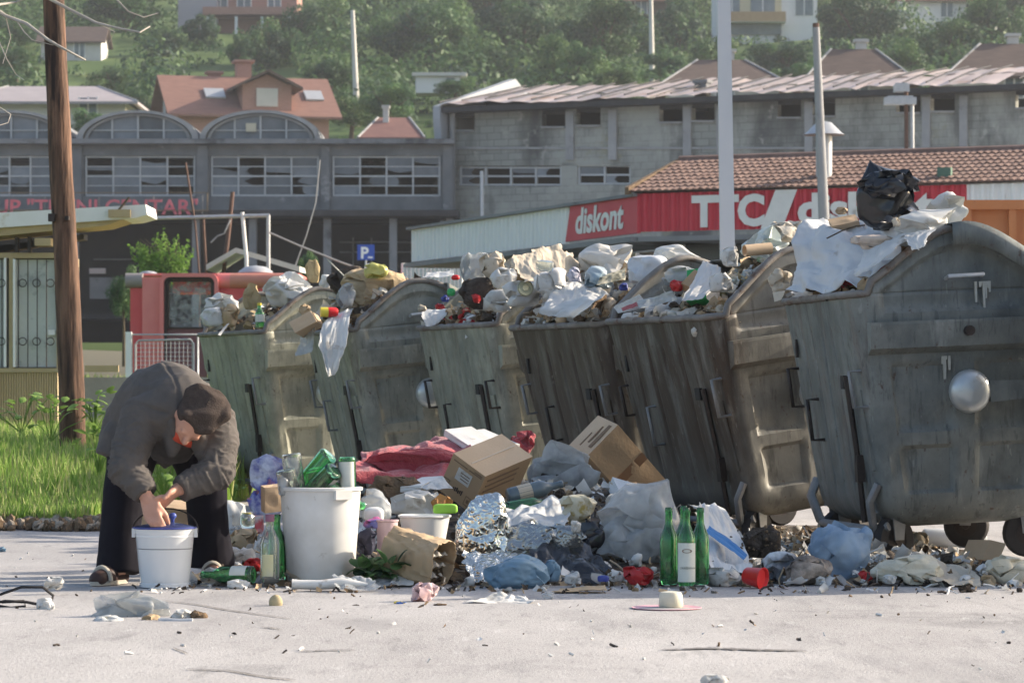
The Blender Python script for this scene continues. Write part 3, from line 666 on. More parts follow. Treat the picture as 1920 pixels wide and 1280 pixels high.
for xx, ww in ((-2.1, 1.2), (4.0, 1.1)):
    sl = math.atan2(zr - zw, 4.25); q = MB(); q.box((xx, -2.4, zw + (4.25 - 2.4) * math.tan(sl) + .22), (ww, 1.3, .1), (sl, 0, 0)); q.build('skylight', M_galv, h2)
house('grey_roofed_house', 'pale house with hipped grey roof behind the wooden pole', 100, 172, 9.0, 8.0, 9, Z(203, 172), Z(160, 170), M_plast, M_grroof, hip=.62, over=.8, wins=(('f', 2.5, Z(215, 172), 1.0, 1.1),))
house('hill_shed', 'small old stone shed with brown tiled roof on the hillside', 140, 258, 5.0, 4.2, 24, Z(82, 258), Z(48, 256), M_plast, M_dkroof, over=.4, wins=(('f', .7, Z(98, 258), .9, 1.3),))
d = 290; hs = house('terrace_house', 'pink house with long balcony high above the brick house', 452, d, 11, 7, 25, Z(-60, d), Z(-110, d), M_pinkb, M_terra, over=.6,
    wins=[('f', x, Z(12, d), 1.3, 2.2) for x in (-1.6, .6)] + [('f', 3.4, Z(8, d), 1.2, 2.4)])
q = MB(); q.box((1.2, -4.3, Z(43, d)), (8.6, 1.8, .25)); q.box((1.2, -5.15, Z(36, d)), (8.6, .1, 1.0)); q.build('balcony', M_pinkb, hs)
q = MB()
for k in (-2.6, 0, 2.4, 4.9): q.box((k, -5.1, Z(90, d)), (.25, .25, 4.6))
q.build('balcony_post', M_whitep, hs)
q = MB(); q.box((-3.6, -4.2, Z(30, d)), (3.6, 1.4, 5.2)); q.build('stair_tower', mat('grey_violet_render', (.36, .34, .38), rough=.9), hs)
d = 285; hy = house('yellow_white_house', 'white and yellow house with balcony high behind the grey lamp post', 1432, d, 9.2, 7, 28, Z(-70, d), Z(-120, d), M_whitep, M_terra, over=.5,
    wins=[('f', x, Z(23, d), w_, 1.5) for x, w_ in ((-3.0, 1.4), (-.4, 2.2), (3.4, 1.7))])
q = MB(); q.box((-1.5, -3.62, Z(15, d)), (5.6, .2, 3.6)); q.build('yellow_wall', M_yelp, hy)
for x, w_ in ((-3.2, 1.4), (-.4, 2.2)):
    q = MB(); q.box((x, -3.76, Z(23, d)), (w_, .06, 1.5)); o = q.build('window', M_win, hy); q = MB(); q.box((x, -3.8, Z(23, d)), (.1, .06, 1.5)); q.build('window_frame', M_whitep, o)
q = MB(); q.box((-1.4, -4.3, Z(52, d)), (6.0, 1.5, .2)); q.build('balcony', M_whitep, hy); q = MB(); q.box((-1.4, -5.02, Z(44, d)), (6.0, .12, .9)); q.build('railing', M_tan, hy)
q = MB(); q.box((-1.5, -3.6, Z(64, d)), (5.6, .3, 1.0)); q.build('garage_opening', M_win, hy)
d = 222; q = MB(); t = thing('flat_shed', 'small white flat-roofed shed among the bushes above the tin roof', 'shed', (X(822, d), d, 0))
q.box((0, 0, Z(160, d)), (3.2, 3, 1.4)); q.build('wall', M_whitep, t); q = MB(); q.box((.1, 0, Z(144, d)), (3.9, 3.6, .25)); q.build('roof', M_plast, t); q = MB(); q.box((.9, -1.52, Z(162, d)), (.6, .08, .9)); q.build('window', M_win, t)
for nm, lab, px, d, w_, pt, pw, ro in (('brown_roofed_house', 'house with dark brown hipped roof just above the tin roof by the lamp post', 1352, 150, 5.2, 118, 165, M_dkroof),
        ('brown_roofed_house', 'house with steep brown roof between the leaning post and twin lamps', 1600, 148, 4.6, 98, 160, M_dkroof),
        ('brown_roofed_house', 'broad brown hipped roof house at the far right edge', 1885, 146, 5.6, 88, 148, M_dkroof)):
    house(nm, lab, px, d, w_, 5, 5, Z(pw, d), Z(pt, d), M_plast, ro, hip=.75, over=.5, wins=(('f', 0, Z(pw + 25, d), .9, .9),), chim=((.4, .3, .5, 1.0),))
house('red_roofed_cottage', 'low reddish roof with pale chimney left of the grey gable', 738, 150, 2.4, 5, 5, Z(266, 150), Z(226, 150), M_plast, mat('red_brown_roof', (.17, .085, .075), (.23, .12, .10), rough=.9, ns=2), hip=.7, over=.4, chim=((-.35, -.6, .28, 1.1),))
d = 300; house('hidden_house', 'dark house with red eaves half hidden by trees near the thin pole', 1200, d, 5, 5, 30, Z(5, d), Z(-20, d), M_dkroof, M_terra, over=.6, wins=(('f', 0, Z(20, d), 1.2, 1.3),))
house('hidden_house', 'white house with red roof half hidden by trees at upper right', 1745, 295, 6, 5, 30, Z(3, 295), Z(-30, 295), M_whitep, M_terra, over=.6, wins=(('f', 1.2, Z(25, 295), 1.2, 1.3),))

# ------------------------------------------------------------------ trees
def leaf_mesh(name, lobes, n, size, seed, mats, shell=.55):
    r = random.Random(seed); vs, fs, mi = [], [], []
    tot = sum(l[3] ** 2 for l in lobes)
    for (cx, cy, cz, rad, sq) in lobes:
        tone = r.random()
        for _ in range(int(n * rad * rad / tot)):
            th, ph = r.uniform(0, 6.283), math.acos(r.uniform(-1, 1)); q = rad * (shell + (1 - shell) * r.random() ** .5) * (1 + .2 * nz(th * 1.3, ph * 2, cx * 5))
            nx, ny, nzz = math.sin(ph) * math.cos(th), math.sin(ph) * math.sin(th), math.cos(ph)
            c = Vector((cx + nx * q, cy + ny * q, cz + nzz * q * sq))
            nn = Vector((nx + r.uniform(-.8, .8), ny + r.uniform(-.8, .8), nzz + r.uniform(-.5, .9))).normalized()
            a = nn.orthogonal().normalized(); b = nn.cross(a); e = r.uniform(0, 6.283); a, b = a * math.cos(e) + b * math.sin(e), b * math.cos(e) - a * math.sin(e)
            s = size * r.uniform(.6, 1.3); k = len(vs)
            vs += [c - a * s * 1.2, c - b * s * .55, c + a * s * 1.2, c + b * s * .55]; fs.append((k, k + 1, k + 2, k + 3))
            mi.append(min(len(mats) - 1, int((tone * .72 + r.random() * .28) * len(mats))))
    me = bpy.data.meshes.new(name); me.from_pydata([tuple(v) for v in vs], [], fs)
    for x in mats: me.materials.append(x)
    me.polygons.foreach_set('material_index', mi); me.update(); return me
def lobes(r, n, rx, rz, lr):
    L = []
    for _ in range(n):
        th, ph = r.uniform(0, 6.283), math.acos(r.uniform(-.75, 1)); q = r.uniform(.35, .85)
        L.append((rx * q * math.sin(ph) * math.cos(th), rx * q * math.sin(ph) * math.sin(th), rz * q * math.cos(ph), lr * r.uniform(.6, 1.25), r.uniform(.75, 1.0)))
    return L
rt = random.Random(21)
CR = {}
for k, (nm, mm) in enumerate((('dark', [LEAF[3], LEAF[3], LEAF[0], LEAF[1]]), ('mid', [LEAF[3], LEAF[0], LEAF[1], LEAF[2]]), ('pale', [LEAF[0], LEAF[1], LEAF[2], LEAF[4]]))):
    for v in range(2):
        CR[nm, v] = leaf_mesh('crown', lobes(rt, 32, 1.08, 1.08, .30), 10000, .036, 50 + k * 3 + v, mm)
def trunk_mesh(seed):
    r = random.Random(seed); m = MB(); m.tube([(0, 0, -2.2), (.03, 0, -1.0), (0, .04, -.2), (.05, 0, .5)], [.11, .08, .06, .02], 7)
    for _ in range(6):
        a = r.uniform(0, 6.28); m.tube([(0, 0, r.uniform(-.9, 0)), (math.cos(a) * .4, math.sin(a) * .4, .1), (math.cos(a) * .7, math.sin(a) * .7, r.uniform(.2, .6))], [.04, .025, .008], 5)
    me = m.build('trunk', M_bark).data; return me
_tm = [trunk_mesh(1), trunk_mesh(2)]
for o in [o for o in bpy.data.objects if o.name.startswith('trunk') and o.parent is None]: bpy.data.objects.remove(o)
def tree(name, label, px, py, d, rw, rh, tone, v=0, group=None):
    """crown centred at a photo point at distance d; rw, rh in photo pixels"""
    w, h = rw / F * d, rh / F * d; c = at(px, py, d)
    t = thing(name, label, 'tree' if 'bush' not in name else 'bush', (c.x, d, c.z - h), group=group)
    inst('crown', CR[tone, v], t, (0, 0, h), (0, 0, rt.uniform(0, 6.28)), (w, w, h)); inst('trunk', _tm[v], t, (0, 0, h), (0, 0, rt.uniform(0, 6)), (w, w, h))
    return t
HT = 'trees on the hillside'
TREES = [
 ('leafy_tree', 'dark tree at the top left corner above the hillside shed', 235, 12, 285, 75, 55, 'mid'), ('leafy_tree', 'tree right of the small hillside shed', 310, 85, 262, 42, 45, 'mid'),
 ('leafy_tree', 'dark tree under the pink balcony house left side', 375, 70, 270, 40, 45, 'dark'), ('leafy_tree', 'tree hanging before the lower floor of the pink balcony house', 505, 95, 255, 70, 70, 'mid'),
 ('leafy_tree', 'dark tree right above the brick house chimneys', 450, 105, 240, 28, 40, 'dark'), ('leafy_tree', 'big mid green tree left of the tall concrete pole', 590, 60, 270, 80, 75, 'mid'),
 ('leafy_tree', 'dark tree behind the top of the left concrete pole', 680, 70, 285, 70, 80, 'dark'), ('leafy_tree', 'large bright green tree between the concrete pole and the white shed', 800, 70, 255, 105, 90, 'mid'),
 ('leafy_tree', 'very dark broad tree at the middle of the hill', 980, 90, 262, 100, 95, 'dark'), ('leafy_tree', 'dark tree above the middle of the hill', 920, 10, 300, 90, 60, 'dark'),
 ('leafy_tree', 'large round green tree left of the thin pole', 1130, 70, 250, 90, 80, 'mid'), ('leafy_tree', 'pale pointed young tree before the dark tree', 1040, 120, 225, 45, 60, 'pale'),
 ('leafy_tree', 'pale bushy young tree beside the pointed one', 1085, 125, 222, 50, 58, 'pale'), ('leafy_tree', 'dark tree right of the thin pole', 1270, 60, 270, 50, 70, 'dark'),
 ('leafy_tree', 'pale leafy tree behind the tall grey lamp post', 1340, 110, 240, 60, 55, 'pale'), ('leafy_tree', 'dark hedge-like tree below the yellow house balcony', 1470, 115, 235, 75, 45, 'dark'),
 ('leafy_tree', 'large grey-green tree right of the white house', 1620, 45, 262, 85, 75, 'dark'), ('leafy_tree', 'light green tree right of the leaning post top', 1690, 125, 225, 70, 50, 'mid'),
 ('leafy_tree', 'mid green tree before the half hidden white house', 1770, 95, 240, 75, 60, 'mid'), ('leafy_tree', 'tall tree at the upper right corner', 1860, 45, 255, 65, 75, 'mid'),
 ('leafy_tree', 'dark tree behind the upper right corner', 1900, 10, 290, 60, 60, 'dark'), ('leafy_tree', 'green tree just above the tin roof and left of the steep brown roof', 1500, 145, 200, 55, 40, 'mid'),
 ('leafy_bush', 'rounded bush above the brown roofs right of the leaning post', 1660, 150, 190, 50, 30, 'mid'), ('leafy_bush', 'pale bush on the slope right of the grey roof', 215, 160, 235, 70, 38, 'pale'),
 ('leafy_bush', 'bush on the slope between shed and brick house', 255, 205, 200, 50, 40, 'mid'), ('leafy_bush', 'pale bush right of the brick house', 660, 215, 200, 60, 40, 'pale'),
 ('leafy_bush', 'green bush behind the grey gable', 730, 200, 195, 60, 45, 'mid'), ('leafy_bush', 'green bush before the white flat shed', 855, 165, 212, 45, 22, 'mid'),
 ('leafy_bush', 'low bush along the tin roof ridge', 960, 175, 205, 70, 28, 'mid'), ('leafy_bush', 'low pale bush left of the thin pole foot', 1150, 155, 212, 60, 30, 'pale'),
 ('leafy_bush', 'low bush right of the thin pole foot', 1250, 130, 225, 45, 35, 'mid'), ('leafy_bush', 'small bush beside the pale grey-roofed house wall', 170, 230, 165, 45, 30, 'mid'),
 ('leafy_bush', 'bush at the left edge behind the wooden pole', 30, 120, 235, 50, 40, 'pale'), ('leafy_tree', 'tree at the left edge above the grey roof', 20, 60, 270, 60, 45, 'mid'),
 ('leafy_bush', 'bush at the right edge before the broad brown roof', 1905, 130, 200, 40, 35, 'mid'), ('leafy_tree', 'tree filling the gap above the brick house roof right side', 620, 140, 225, 50, 45, 'mid'),
]
for i, (nm, lab, px, py, d, rw, rh, tone) in enumerate(TREES): tree(nm, lab, px, py, d, rw, rh, tone, i % 2, HT)
# wood behind that reads as one mass
r = random.Random(77); L = []
for _ in range(190):
    d = r.uniform(300, 400); x = r.uniform(-.19, .19) * d; L.append((x, d, hill_z(x, d) + r.uniform(.5, 3.5), r.uniform(2.2, 4.5), r.uniform(.8, 1.2)))
for _ in range(330):
    d = r.uniform(205, 300); x = r.uniform(-.18, .18) * d
    px = 960 + x / d * F
    if any(a - 15 < px < b_ + 15 and d < dh for a, b_, dh in ((60, 230, 262), (330, 575, 295), (1330, 1540, 290), (270, 640, 215), (0, 240, 225), (765, 875, 226))): continue
    L.append((x, d, hill_z(x, d) + r.uniform(0, 1.6), r.uniform(1.4, 3.2), r.uniform(.7, 1)))
for _ in range(420):
    d = r.uniform(200, 300); x = r.uniform(-.18, .18) * d; L.append((x, d, hill_z(x, d) + .1, r.uniform(.5, 1.2), r.uniform(.6, 1)))
me = leaf_mesh('wood', L, 170000, .23, 8, [LEAF[0], LEAF[1], LEAF[1], LEAF[2], LEAF[3]])
o = bpy.data.objects.new('wood', me); COL.objects.link(o); tag(o, 'dense green wood covering the upper hillside', 'wood', kind='stuff')

# ------------------------------------------------------------------ steel refuse containers
CW, CL, ZR, ZB, ARCH = 1.17, 1.45, 1.40, .19, .32
TX, TY = .125, .09
def hx(z): return CW / 2 - TX * (ZR - min(z, ZR))
def hy(z): return CL / 2 - TY * (ZR - min(z, ZR))
def arch(q):
    q = min(1, abs(q)); return .45 * math.sqrt(max(0, 1 - q * q)) + .55 * (.5 + .5 * math.cos(math.pi * q))
def ztop(x): return ZR + ARCH * arch(x / (CW / 2 - .05))
def e_end(x, z, q):
    h = hx(z)
    m = min(z - 1.29, ztop(x) - .075 - z, h - .13 - abs(x)); e = -.032 * sm(0, .04, m)
    for x0, x1 in ((-h + .13, -.05), (.05, h - .13)):
        for z0, z1 in ((.36, .62), (.68, 1.05)):
            m = min(x - x0, x1 - x, z - z0, z1 - z); e -= .026 * sm(0, .03, m)
    return e + .008 * nz(x * 3 + q, z * 3, q) + .012 * nz(x * 1.2 - q, z * 1.4, q) - .010 * max(0, nz(x * 5 - q, z * 5 + q, 2) - .25) * 3
def e_side(y, z, q):
    if .36 < z < 1.25 and abs(y) < .60:
        k = (y + .6) / .2; dst = abs(k - round(k)) * .2
        g = -.016 * math.exp(-(dst / .011) ** 2) * sm(.36, .42, z) * (1 - sm(1.2, 1.25, z))
    else: g = 0
    return g + .008 * nz(y * 2.5 + q, z * 2.5, q + 5) + .012 * nz(y * .9 - q, z, q)
def container_body(q):
    NE, NS, NC, rc = 44, 100, 5, .085
    per = []       # (kind, t in -1..1 or corner angle)
    for k in range(NE): per.append(('e', -1, -1 + 2 * (k + .5) / NE))
    for k in range(NC): per.append(('c', (1, -1), -math.pi / 2 + math.pi / 2 * (k + .5) / NC))
    for k in range(NS): per.append(('s', 1, -1 + 2 * (k + .5) / NS))
    for k in range(NC): per.append(('c', (1, 1), math.pi / 2 * (k + .5) / NC))
    for k in range(NE): per.append(('e', 1, 1 - 2 * (k + .5) / NE))
    for k in range(NC): per.append(('c', (-1, 1), math.pi / 2 + math.pi / 2 * (k + .5) / NC))
    for k in range(NS): per.append(('s', -1, 1 - 2 * (k + .5) / NS))
    for k in range(NC): per.append(('c', (-1, -1), math.pi + math.pi / 2 * (k + .5) / NC))
    n = len(per); rb = .15
    lev = [(ZB + rb * (1 - math.cos(a)), rb * (1 - math.sin(a))) for a in [math.pi / 2 * k / 6 for k in range(6)]] + [(ZB + rb + (ZR - ZB - rb) * k / 50, 0) for k in range(51)]
    def pt(p, z, ins):
        a, b = hx(z) - ins, hy(z) - ins
        if p[0] == 'e':
            x = p[2] * (a - rc); return (x, p[1] * (b + e_end(x, z, q * (1 if p[1] < 0 else 2))), z)
        if p[0] == 's':
            y = p[2] * (b - rc); return (p[1] * (a + e_side(y, z, q + p[1])), y, z)
        return (p[1][0] * (a - rc) + rc * math.cos(p[2]), p[1][1] * (b - rc) + rc * math.sin(p[2]), z)
    m = MB(); vs = [pt(p, z, i) for z, i in lev for p in per]
    fs = [(j * n + k, j * n + (k + 1) % n, (j + 1) * n + (k + 1) % n, (j + 1) * n + k) for j in range(len(lev) - 1) for k in range(n)]
    fs.append(tuple(range(n))[::-1]); m.add(vs, fs)
    rim = [[Vector(vs[(len(lev) - 1) * n + k]) for k in range(n)]][0]
    for sgn in (-1, 1):          # arched tops of the two ends
        K = [k for k in range(n) if per[k][0] == 'e' and per[k][1] == sgn]; NA = 16
        def g(u, v):
            x = rim[K[0]].x + (rim[K[-1]].x - rim[K[0]].x) * u; z = ZR + (ztop(x) - ZR) * v
            return (x, sgn * (CL / 2 + e_end(x, z, q * (1 if sgn < 0 else 2)) - .03 * v * v), z)
        m.grid(g, 60, NA)
        for k in K:
            x = rim[k].x; rim[k] = Vector((x, sgn * (CL / 2 - .03 * arch(x / (CW / 2 - .05)) ** 2), ztop(x)))
    return m, rim
def container(label, px, d, th, roll, paint, seed, lid_x=.2, full=True, zoff=0.0):
    a = math.radians(th); Rm = Euler((0, 0, a)).to_matrix() @ Euler((0, math.radians(roll), 0)).to_matrix()
    corner = Rm @ Vector((-CW / 2, -CL / 2, ZR))
    loc = Vector((X(px, d) - corner.x, d - corner.y, zoff))
    t = thing('refuse_container', label, 'container', loc, Rm.to_euler(), 'row of steel refuse containers')
    r = random.Random(seed)
    m, rim = container_body(seed * 3.7); o = m.build('body', paint, t, smooth=35)
    sm_ = o.modifiers.new('thickness', 'SOLIDIFY'); sm_.thickness = .006; sm_.offset = -1
    rim2 = [p + Vector((.008 * nz(i * .2, seed), .008 * nz(i * .2, seed, 4), .006 * nz(i * .15, seed, 8))) for i, p in enumerate(rim)]
    m = MB(); m.tube(rim2 + rim2[:2], .021, 7, caps=False); m.build('rim', M_rim, t, smooth=180)
    for s in (-1, 1):
        q = MB(); y0 = s * (hy(1.17) - .02)
        prof = [(0, 1.085), (.055, 1.115), (.075, 1.235), (.075, 1.25), (0, 1.25)]
        def P(x): return lambda o_, z: (x, y0 + s * (o_ + .02), z)
        q.prism(prof, P(-CW / 2 + .07), P(CW / 2 - .07)); q.build('end_beam', paint, t)
        q = MB(); M = Matrix.Translation((0, s * (hy(.88) - .005), .88)) @ Euler((math.radians(90 * s * -1) if s > 0 else math.radians(90), 0, 0)).to_matrix().to_4x4()
        q.lathe([(.045, 0), (.045, .05), (.075, .05), (.107, .065), (.113, .085), (.105, .11), (.085, .13), (.05, .142), (.0, .146)], 24, M); q.build('trunnion', M_knob, t, smooth=50)
        q = MB(); q.tube([(-.09, s * (hy(1.47) - .01), 1.46), (-.09, s * (CL / 2 + .035), 1.47), (.10, s * (CL / 2 + .035), 1.475), (.10, s * (CL / 2 - .01), 1.47)], .011, 6); q.build('pull_bar', M_galv, t, smooth=60)
        q = MB(); q.tube([(.0, s * (CL / 2 - .02), 1.19), (.0, s * (CL / 2 + .085), 1.19)], .026, 10); q.build('pipe_stub', M_iron, t, smooth=60)
        yb = s * (hy(.88) + .025)
        q = MB(); zc = .88
        q.prism([(.10, zc - .06), (.36, zc - .045), (.50, zc + .22), (.60, zc + .62), (.54, zc + .62), (.43, zc + .25), (.31, zc + .045), (.10, zc + .05)], lambda x, z: (x, yb + s * .055 * (1 if z < zc + .3 else 1.5), z), lambda x, z: (x, yb + s * (.03 + .055 * (1 if z < zc + .3 else 1.5)), z)); q.build('lid_arm', paint, t)
    # front and back fittings
    for s in ((-1,) if full else ()):
        for yy in (-.62, .58, .28):
            z1, z0 = (1.02, .82) if abs(yy) > .5 else (.86, .64)
            z1 += r.uniform(-.02, .02); xo = -hx(z1)
            q = MB(); q.tube([(xo + .01, yy, z1), (xo - .06, yy, z1), (xo - .06 + .02, yy, z0), (xo + .04, yy, z0)], .011, 6); q.build('handle', M_iron if r.random() < .45 else M_dkgalv, t, smooth=60)
        yy = -.42
        q = MB(); q.tube([(-hx(1.0) - .02, yy, .98), (-hx(.6) - .03, yy, .6), (-hx(.3) - .04, yy, .22)], .016, 6); q.build('pedal_rod', M_iron, t, smooth=60)
        q = MB(); q.box((-hx(.95) - .012, yy + .08, .95), (.03, .06, .07)); q.build('lock_plate', M_black, t)
        q = MB(); q.box((-hx(.5) - .03, yy + .0, .5), (.04, .05, .14)); q.build('latch', M_iron, t)
        q = MB(); q.box((-hx(1.15) - .006, .52, 1.14), (.014, .022, .10)); q.build('slot', M_black, t)
        q = MB(); q.tube([(-.40, -.56, .20), (-.46, -.50, .18), (-.46, .50, .18), (-.40, .56, .20)], .024, 7); q.build('pedal_bar', M_dkgalv, t, smooth=60)
        for yy in (-.60, .60):
            q = MB(); q.tube([(-.455, yy * .98, .42), (-.50, yy * .95, .33), (-.47, yy * .86, .20), (-.40, yy * .8, .16)], .032, 8, squash=.7); q.build('corner_bracket', M_dkgalv, t, smooth=60)
        q = MB(); q.box((-hx(.66) - .004, -.52, .70), (.018, .14, .42), (0, -TX, 0)); q.build('patch_plate', paint, t)
    for sx in (-1, 1):
        for sy in (-1, 1):
            wl = bpy.data.objects.new('wheel', None); COL.objects.link(wl); wl.parent = t; wl.location = (sx * .36, sy * .50, .125); wl.rotation_euler = (0, -math.radians(roll), r.uniform(-.5, .5) + (0.3 if sy < 0 else 0))
            M = Euler((math.pi / 2, 0, 0)).to_matrix().to_4x4()
            q = MB(); q.lathe([(.06, -.03), (.115, -.03), (.125, -.018), (.125, .018), (.115, .03), (.06, .03)], 26, M); q.build('tyre', M_black, wl, smooth=40)
            q = MB(); q.lathe([(.0, -.034), (.02, -.036), (.022, -.028), (.06, -.026), (.066, -.031), (.066, .031), (.06, .026), (.022, .028), (.02, .036), (0, .034)], 20, M); q.build('rim', M_iron, wl, smooth=40)
            q = MB()
            for s in (-1, 1): q.prism([(-.03, .0), (.03, .0), (.05, .16), (-.05, .16)], lambda x, z: (x, s * .042, z), lambda x, z: (x, s * .048, z))
            q.box((0, 0, .155), (.13, .13, .03)); q.build('fork', M_dkgalv, wl)
    # lid pushed back over the far half
    q = MB(); n = 18
    def lp(u, off): 
        x = lid_x + (CW / 2 + .03 - lid_x) * u; return x, ztop(x) + off - (.06 * sm(.85, 1, u))
    q.grid(lambda u, v: (lp(u, .03)[0], -CL / 2 - .045 + (CL + .09) * v, lp(u, .03)[1]), n, 6)
    for s in (-1, 1): q.grid(lambda u, v: (lp(u, 0)[0], s * (CL / 2 + .045), lp(u, .03)[1] - .115 * v), n, 2)
    o = q.build('lid', paint, t, smooth=40); md = o.modifiers.new('thickness', 'SOLIDIFY'); md.thickness = .006
    return t
M_rim = mat('worn_rim', (.13, .12, .11), (.24, .22, .20), rough=.6, ns=9, c3=(.10, .055, .035), n3=7, t3=.55)
M_knob = mat('knob_steel', (.40, .43, .44), (.50, .53, .54), rough=.34, ns=8, metal=.45, coat=.1, c3=(.28, .27, .25), n3=14, t3=.6)
M_dkgalv = mat('dull_galvanised', (.17, .175, .18), (.27, .27, .27), rough=.6, ns=12, metal=.2)
GREY = ((.21, .225, .21), (.29, .30, .275))
P = [metal_paint('container_paint_%d' % i, b, b2, br, f, s) for i, (b, b2, br, f, s) in enumerate([
    ((.27, .275, .26), (.34, .345, .325), (.12, .07, .05), .25, .5), ((.185, .205, .20), (.27, .288, .272), (.15, .085, .06), .30, .65),
    ((.20, .195, .175), (.27, .26, .23), (.062, .044, .033), .9, .6), ((.18, .165, .14), (.24, .22, .18), (.070, .050, .038), .95, .55),
    ((.30, .305, .255), (.385, .385, .315), (.14, .108, .07), .4, .6), ((.28, .288, .25), (.37, .37, .31), (.14, .108, .07), .4, .6),
    ((.34, .345, .275), (.42, .42, .335), (.16, .122, .08), .3, .5)])]
C1 = container('nearest steel container with arched end, round knob and a black sack on top', 1600, 15.7, 9.7, -2.5, P[1], 1, lid_x=-.06)
C2 = container('second nearest container, brown-streaked front and sunlit end beam, left of the knobbed one', 1340, 17.6, 24.4, -8, P[2], 2)
C3 = container('brown ribbed container in the middle of the row heaped with torn paper', 1127, 19.35, 24, -8, P[3], 3)
C4 = container('grey-green container left of the brown middle one, white rag on its corner', 915, 21.2, 22, -5, P[4], 4)
C5 = container('container with dull arched end and white cloth hanging down its front', 650, 22.8, 16.5, -5.5, P[5], 5)
C6 = container('farthest grey-green container behind the bent man', 480, 24.6, 25, -3.5, P[6], 6)
C0 = container('container just outside the picture edge, next to the knobbed one', 2140, 14.0, 8, -1, P[0], 7, full=False)
text('lettering', 'RAD', M_letw, .085, C5, (.06, -CL / 2 - .012, 1.315), offset=.002, space=1.3)
# paint runs on the nearest container
r = random.Random(12)
M_drip = mat('dried_paint_run', (.46, .47, .44), (.36, .37, .34), rough=.7, ns=30)
for x, z, w_, n in ((-.44, 1.47, .04, 7), (.115, 1.44, .035, 7), (-.10, 1.065, .016, 4)):
    z = min(z, ztop(x) - .03) if z > 1.3 else z
    q = MB()
    for k in range(n):
        xx = x + (k / (n - 1) - .5) * w_ * 2; L_ = r.choice((.02, .03, .05, .09, .15)) * r.uniform(.7, 1.2); xx += r.uniform(-.008, .008); q_ = .003 * (1 + r.random())
        yb = -hy(z) - (.004 if z < 1.3 else -.024)
        q.prism([(xx - w_ / n * 1.3, z), (xx + w_ / n * 1.3, z), (xx + q_ * 1.4, z - L_ * .45), (xx + q_, z - L_), (xx - q_, z - L_), (xx - q_ * 1.4, z - L_ * .45)],
                lambda a_, b_: (a_, yb + TY * 0 - .002 + (0 if z > 1.3 else TY * (z - b_)) + k * .0004, b_), lambda a_, b_: (a_, yb + .012 + (0 if z > 1.3 else TY * (z - b_)), b_))
    tag(q.build('paint_run', M_drip, C1), kind='stuff')

# ------------------------------------------------------------------ poles, kiosks and street things behind
M_pole = mat('weathered_timber', (.03, .017, .013), (.19, .105, .066), rough=.85, ns=11, sc=(1, 1, .12), bump=1.0, bs=18, contrast=.13, c3=(.022, .014, .012), n3=5, t3=.53)
d = 24.0; t = thing('utility_pole', 'thick dark brown wooden utility pole standing in the grass', 'pole', (X(137, d), d, left_z(X(137, d), d) - .1))
b0 = t.location.copy(); pts, rs = [], []
for k in range(14):
    py = 800 - k * 66; px = 138 - (800 - py) * .0475 + 2.5 * nz(k * .35, 2.0)
    p = at(px, py, d); pts.append(p - b0); rs.append(.102 - .0016 * k)
pts[0].z = -.1
mm_ = MB(); PP = []
for k in range(131):
    s_ = k / 10; i = min(12, int(s_)); f_ = s_ - i; PP.append((pts[i].lerp(pts[i + 1], f_), rs[i] * (1 - f_) + rs[i + 1] * f_))
def pf(u, v):
    p, r0 = PP[int(round(v * 130))]; a = 6.2832 * u; h_ = 1 + .035 * nz(math.cos(a) * 5, math.sin(a) * 5, v * 9) + .03 * (abs(nz(math.cos(a) * 9, math.sin(a) * 9, v * 14)) - .2); return (p.x + math.cos(a) * r0 * h_, p.y + math.sin(a) * r0 * h_, p.z)
mm_.grid(pf, 40, 130); mm_.build('shaft', M_pole, t, smooth=180)
m = MB(); p = at(126, 409, d - .1) - b0; m.box(p, (.03, .06, .03)); m.box(at(97, 408, d - .08) - b0, (.05, .05, .06)); m.build('bolt', M_iron, t)

# tan kiosk with ornamental grilles
d = 34.0; FK = Facade(-110, d, 110, d)
kz = left_z(-5, d)
M_tanp = mat('tan_corrugated', (.56, .43, .25), (.64, .51, .32), rough=.7, ns=4, sc=(1, 1, .3))
M_tanf = mat('tan_frame', (.44, .34, .19), (.36, .27, .15), rough=.7, ns=5)
M_kglass = mat('pale_kiosk_glass', (.40, .43, .41), (.58, .60, .56), rough=.25, ns=1.6, spec=.5, c3=(.24, .26, .26), n3=2.5, t3=.55)
M_slab = mat('peeling_white_board', (.66, .65, .62), (.74, .73, .71), rough=.7, ns=3, c3=(.50, .42, .30), n3=2.2, t3=.6)
k = FK.empty('tan_kiosk', 'tan kiosk with barred windows and white roof slab at the left edge', 'kiosk')
m = MB(); FK.box(m, -110, 474, 110, 484, -.03, 1.6); FK.box(m, -110, 690, 110, 698, -.05, 1.6); FK.box(m, 106, 484, 110, 690, 0, 1.6); FK.box(m, -110, 484, -104, 690, 0, 2.2); m.build('frame', M_tanf, k)
m = MB(); FK.box(m, 18, 484, 26, 690, -.04, .1); m.build('frame_post', M_tanf, k)
m = MB(); FK.box(m, 26, 486, 30, 688, -.06, .05); FK.box(m, -40, 486, -36, 688, -.06, .05); FK.box(m, 9, 484, 13, 688, -.06, .05); m.build('window_frame', M_white, k)
for a, b in ((30, 106), (-36, 9)):
    m = MB(); FK.box(m, a, 486, b, 688, .06, .08); m.build('pane', M_kglass, k)
m = MB(); FK.box(m, 45, 520, 60, 570, .3, .32); FK.box(m, 30, 585, 106, 592, .35, .5); FK.box(m, 90, 618, 103, 628, .01, .05); m.build('shelf', M_white, k)
n = 90; m = MB(); u0, u1 = FK.u(-110), FK.u(110); z1 = FK.uz(0, 698)[1]
m.grid(lambda a, b: (u0 + (u1 - u0) * a, -.02 + .015 * math.cos(a * 262 / 5.6 * 6.283), kz - .3 + (z1 - kz + .3) * b), 560, 1); m.build('corrugated_panel', M_tanp, k)
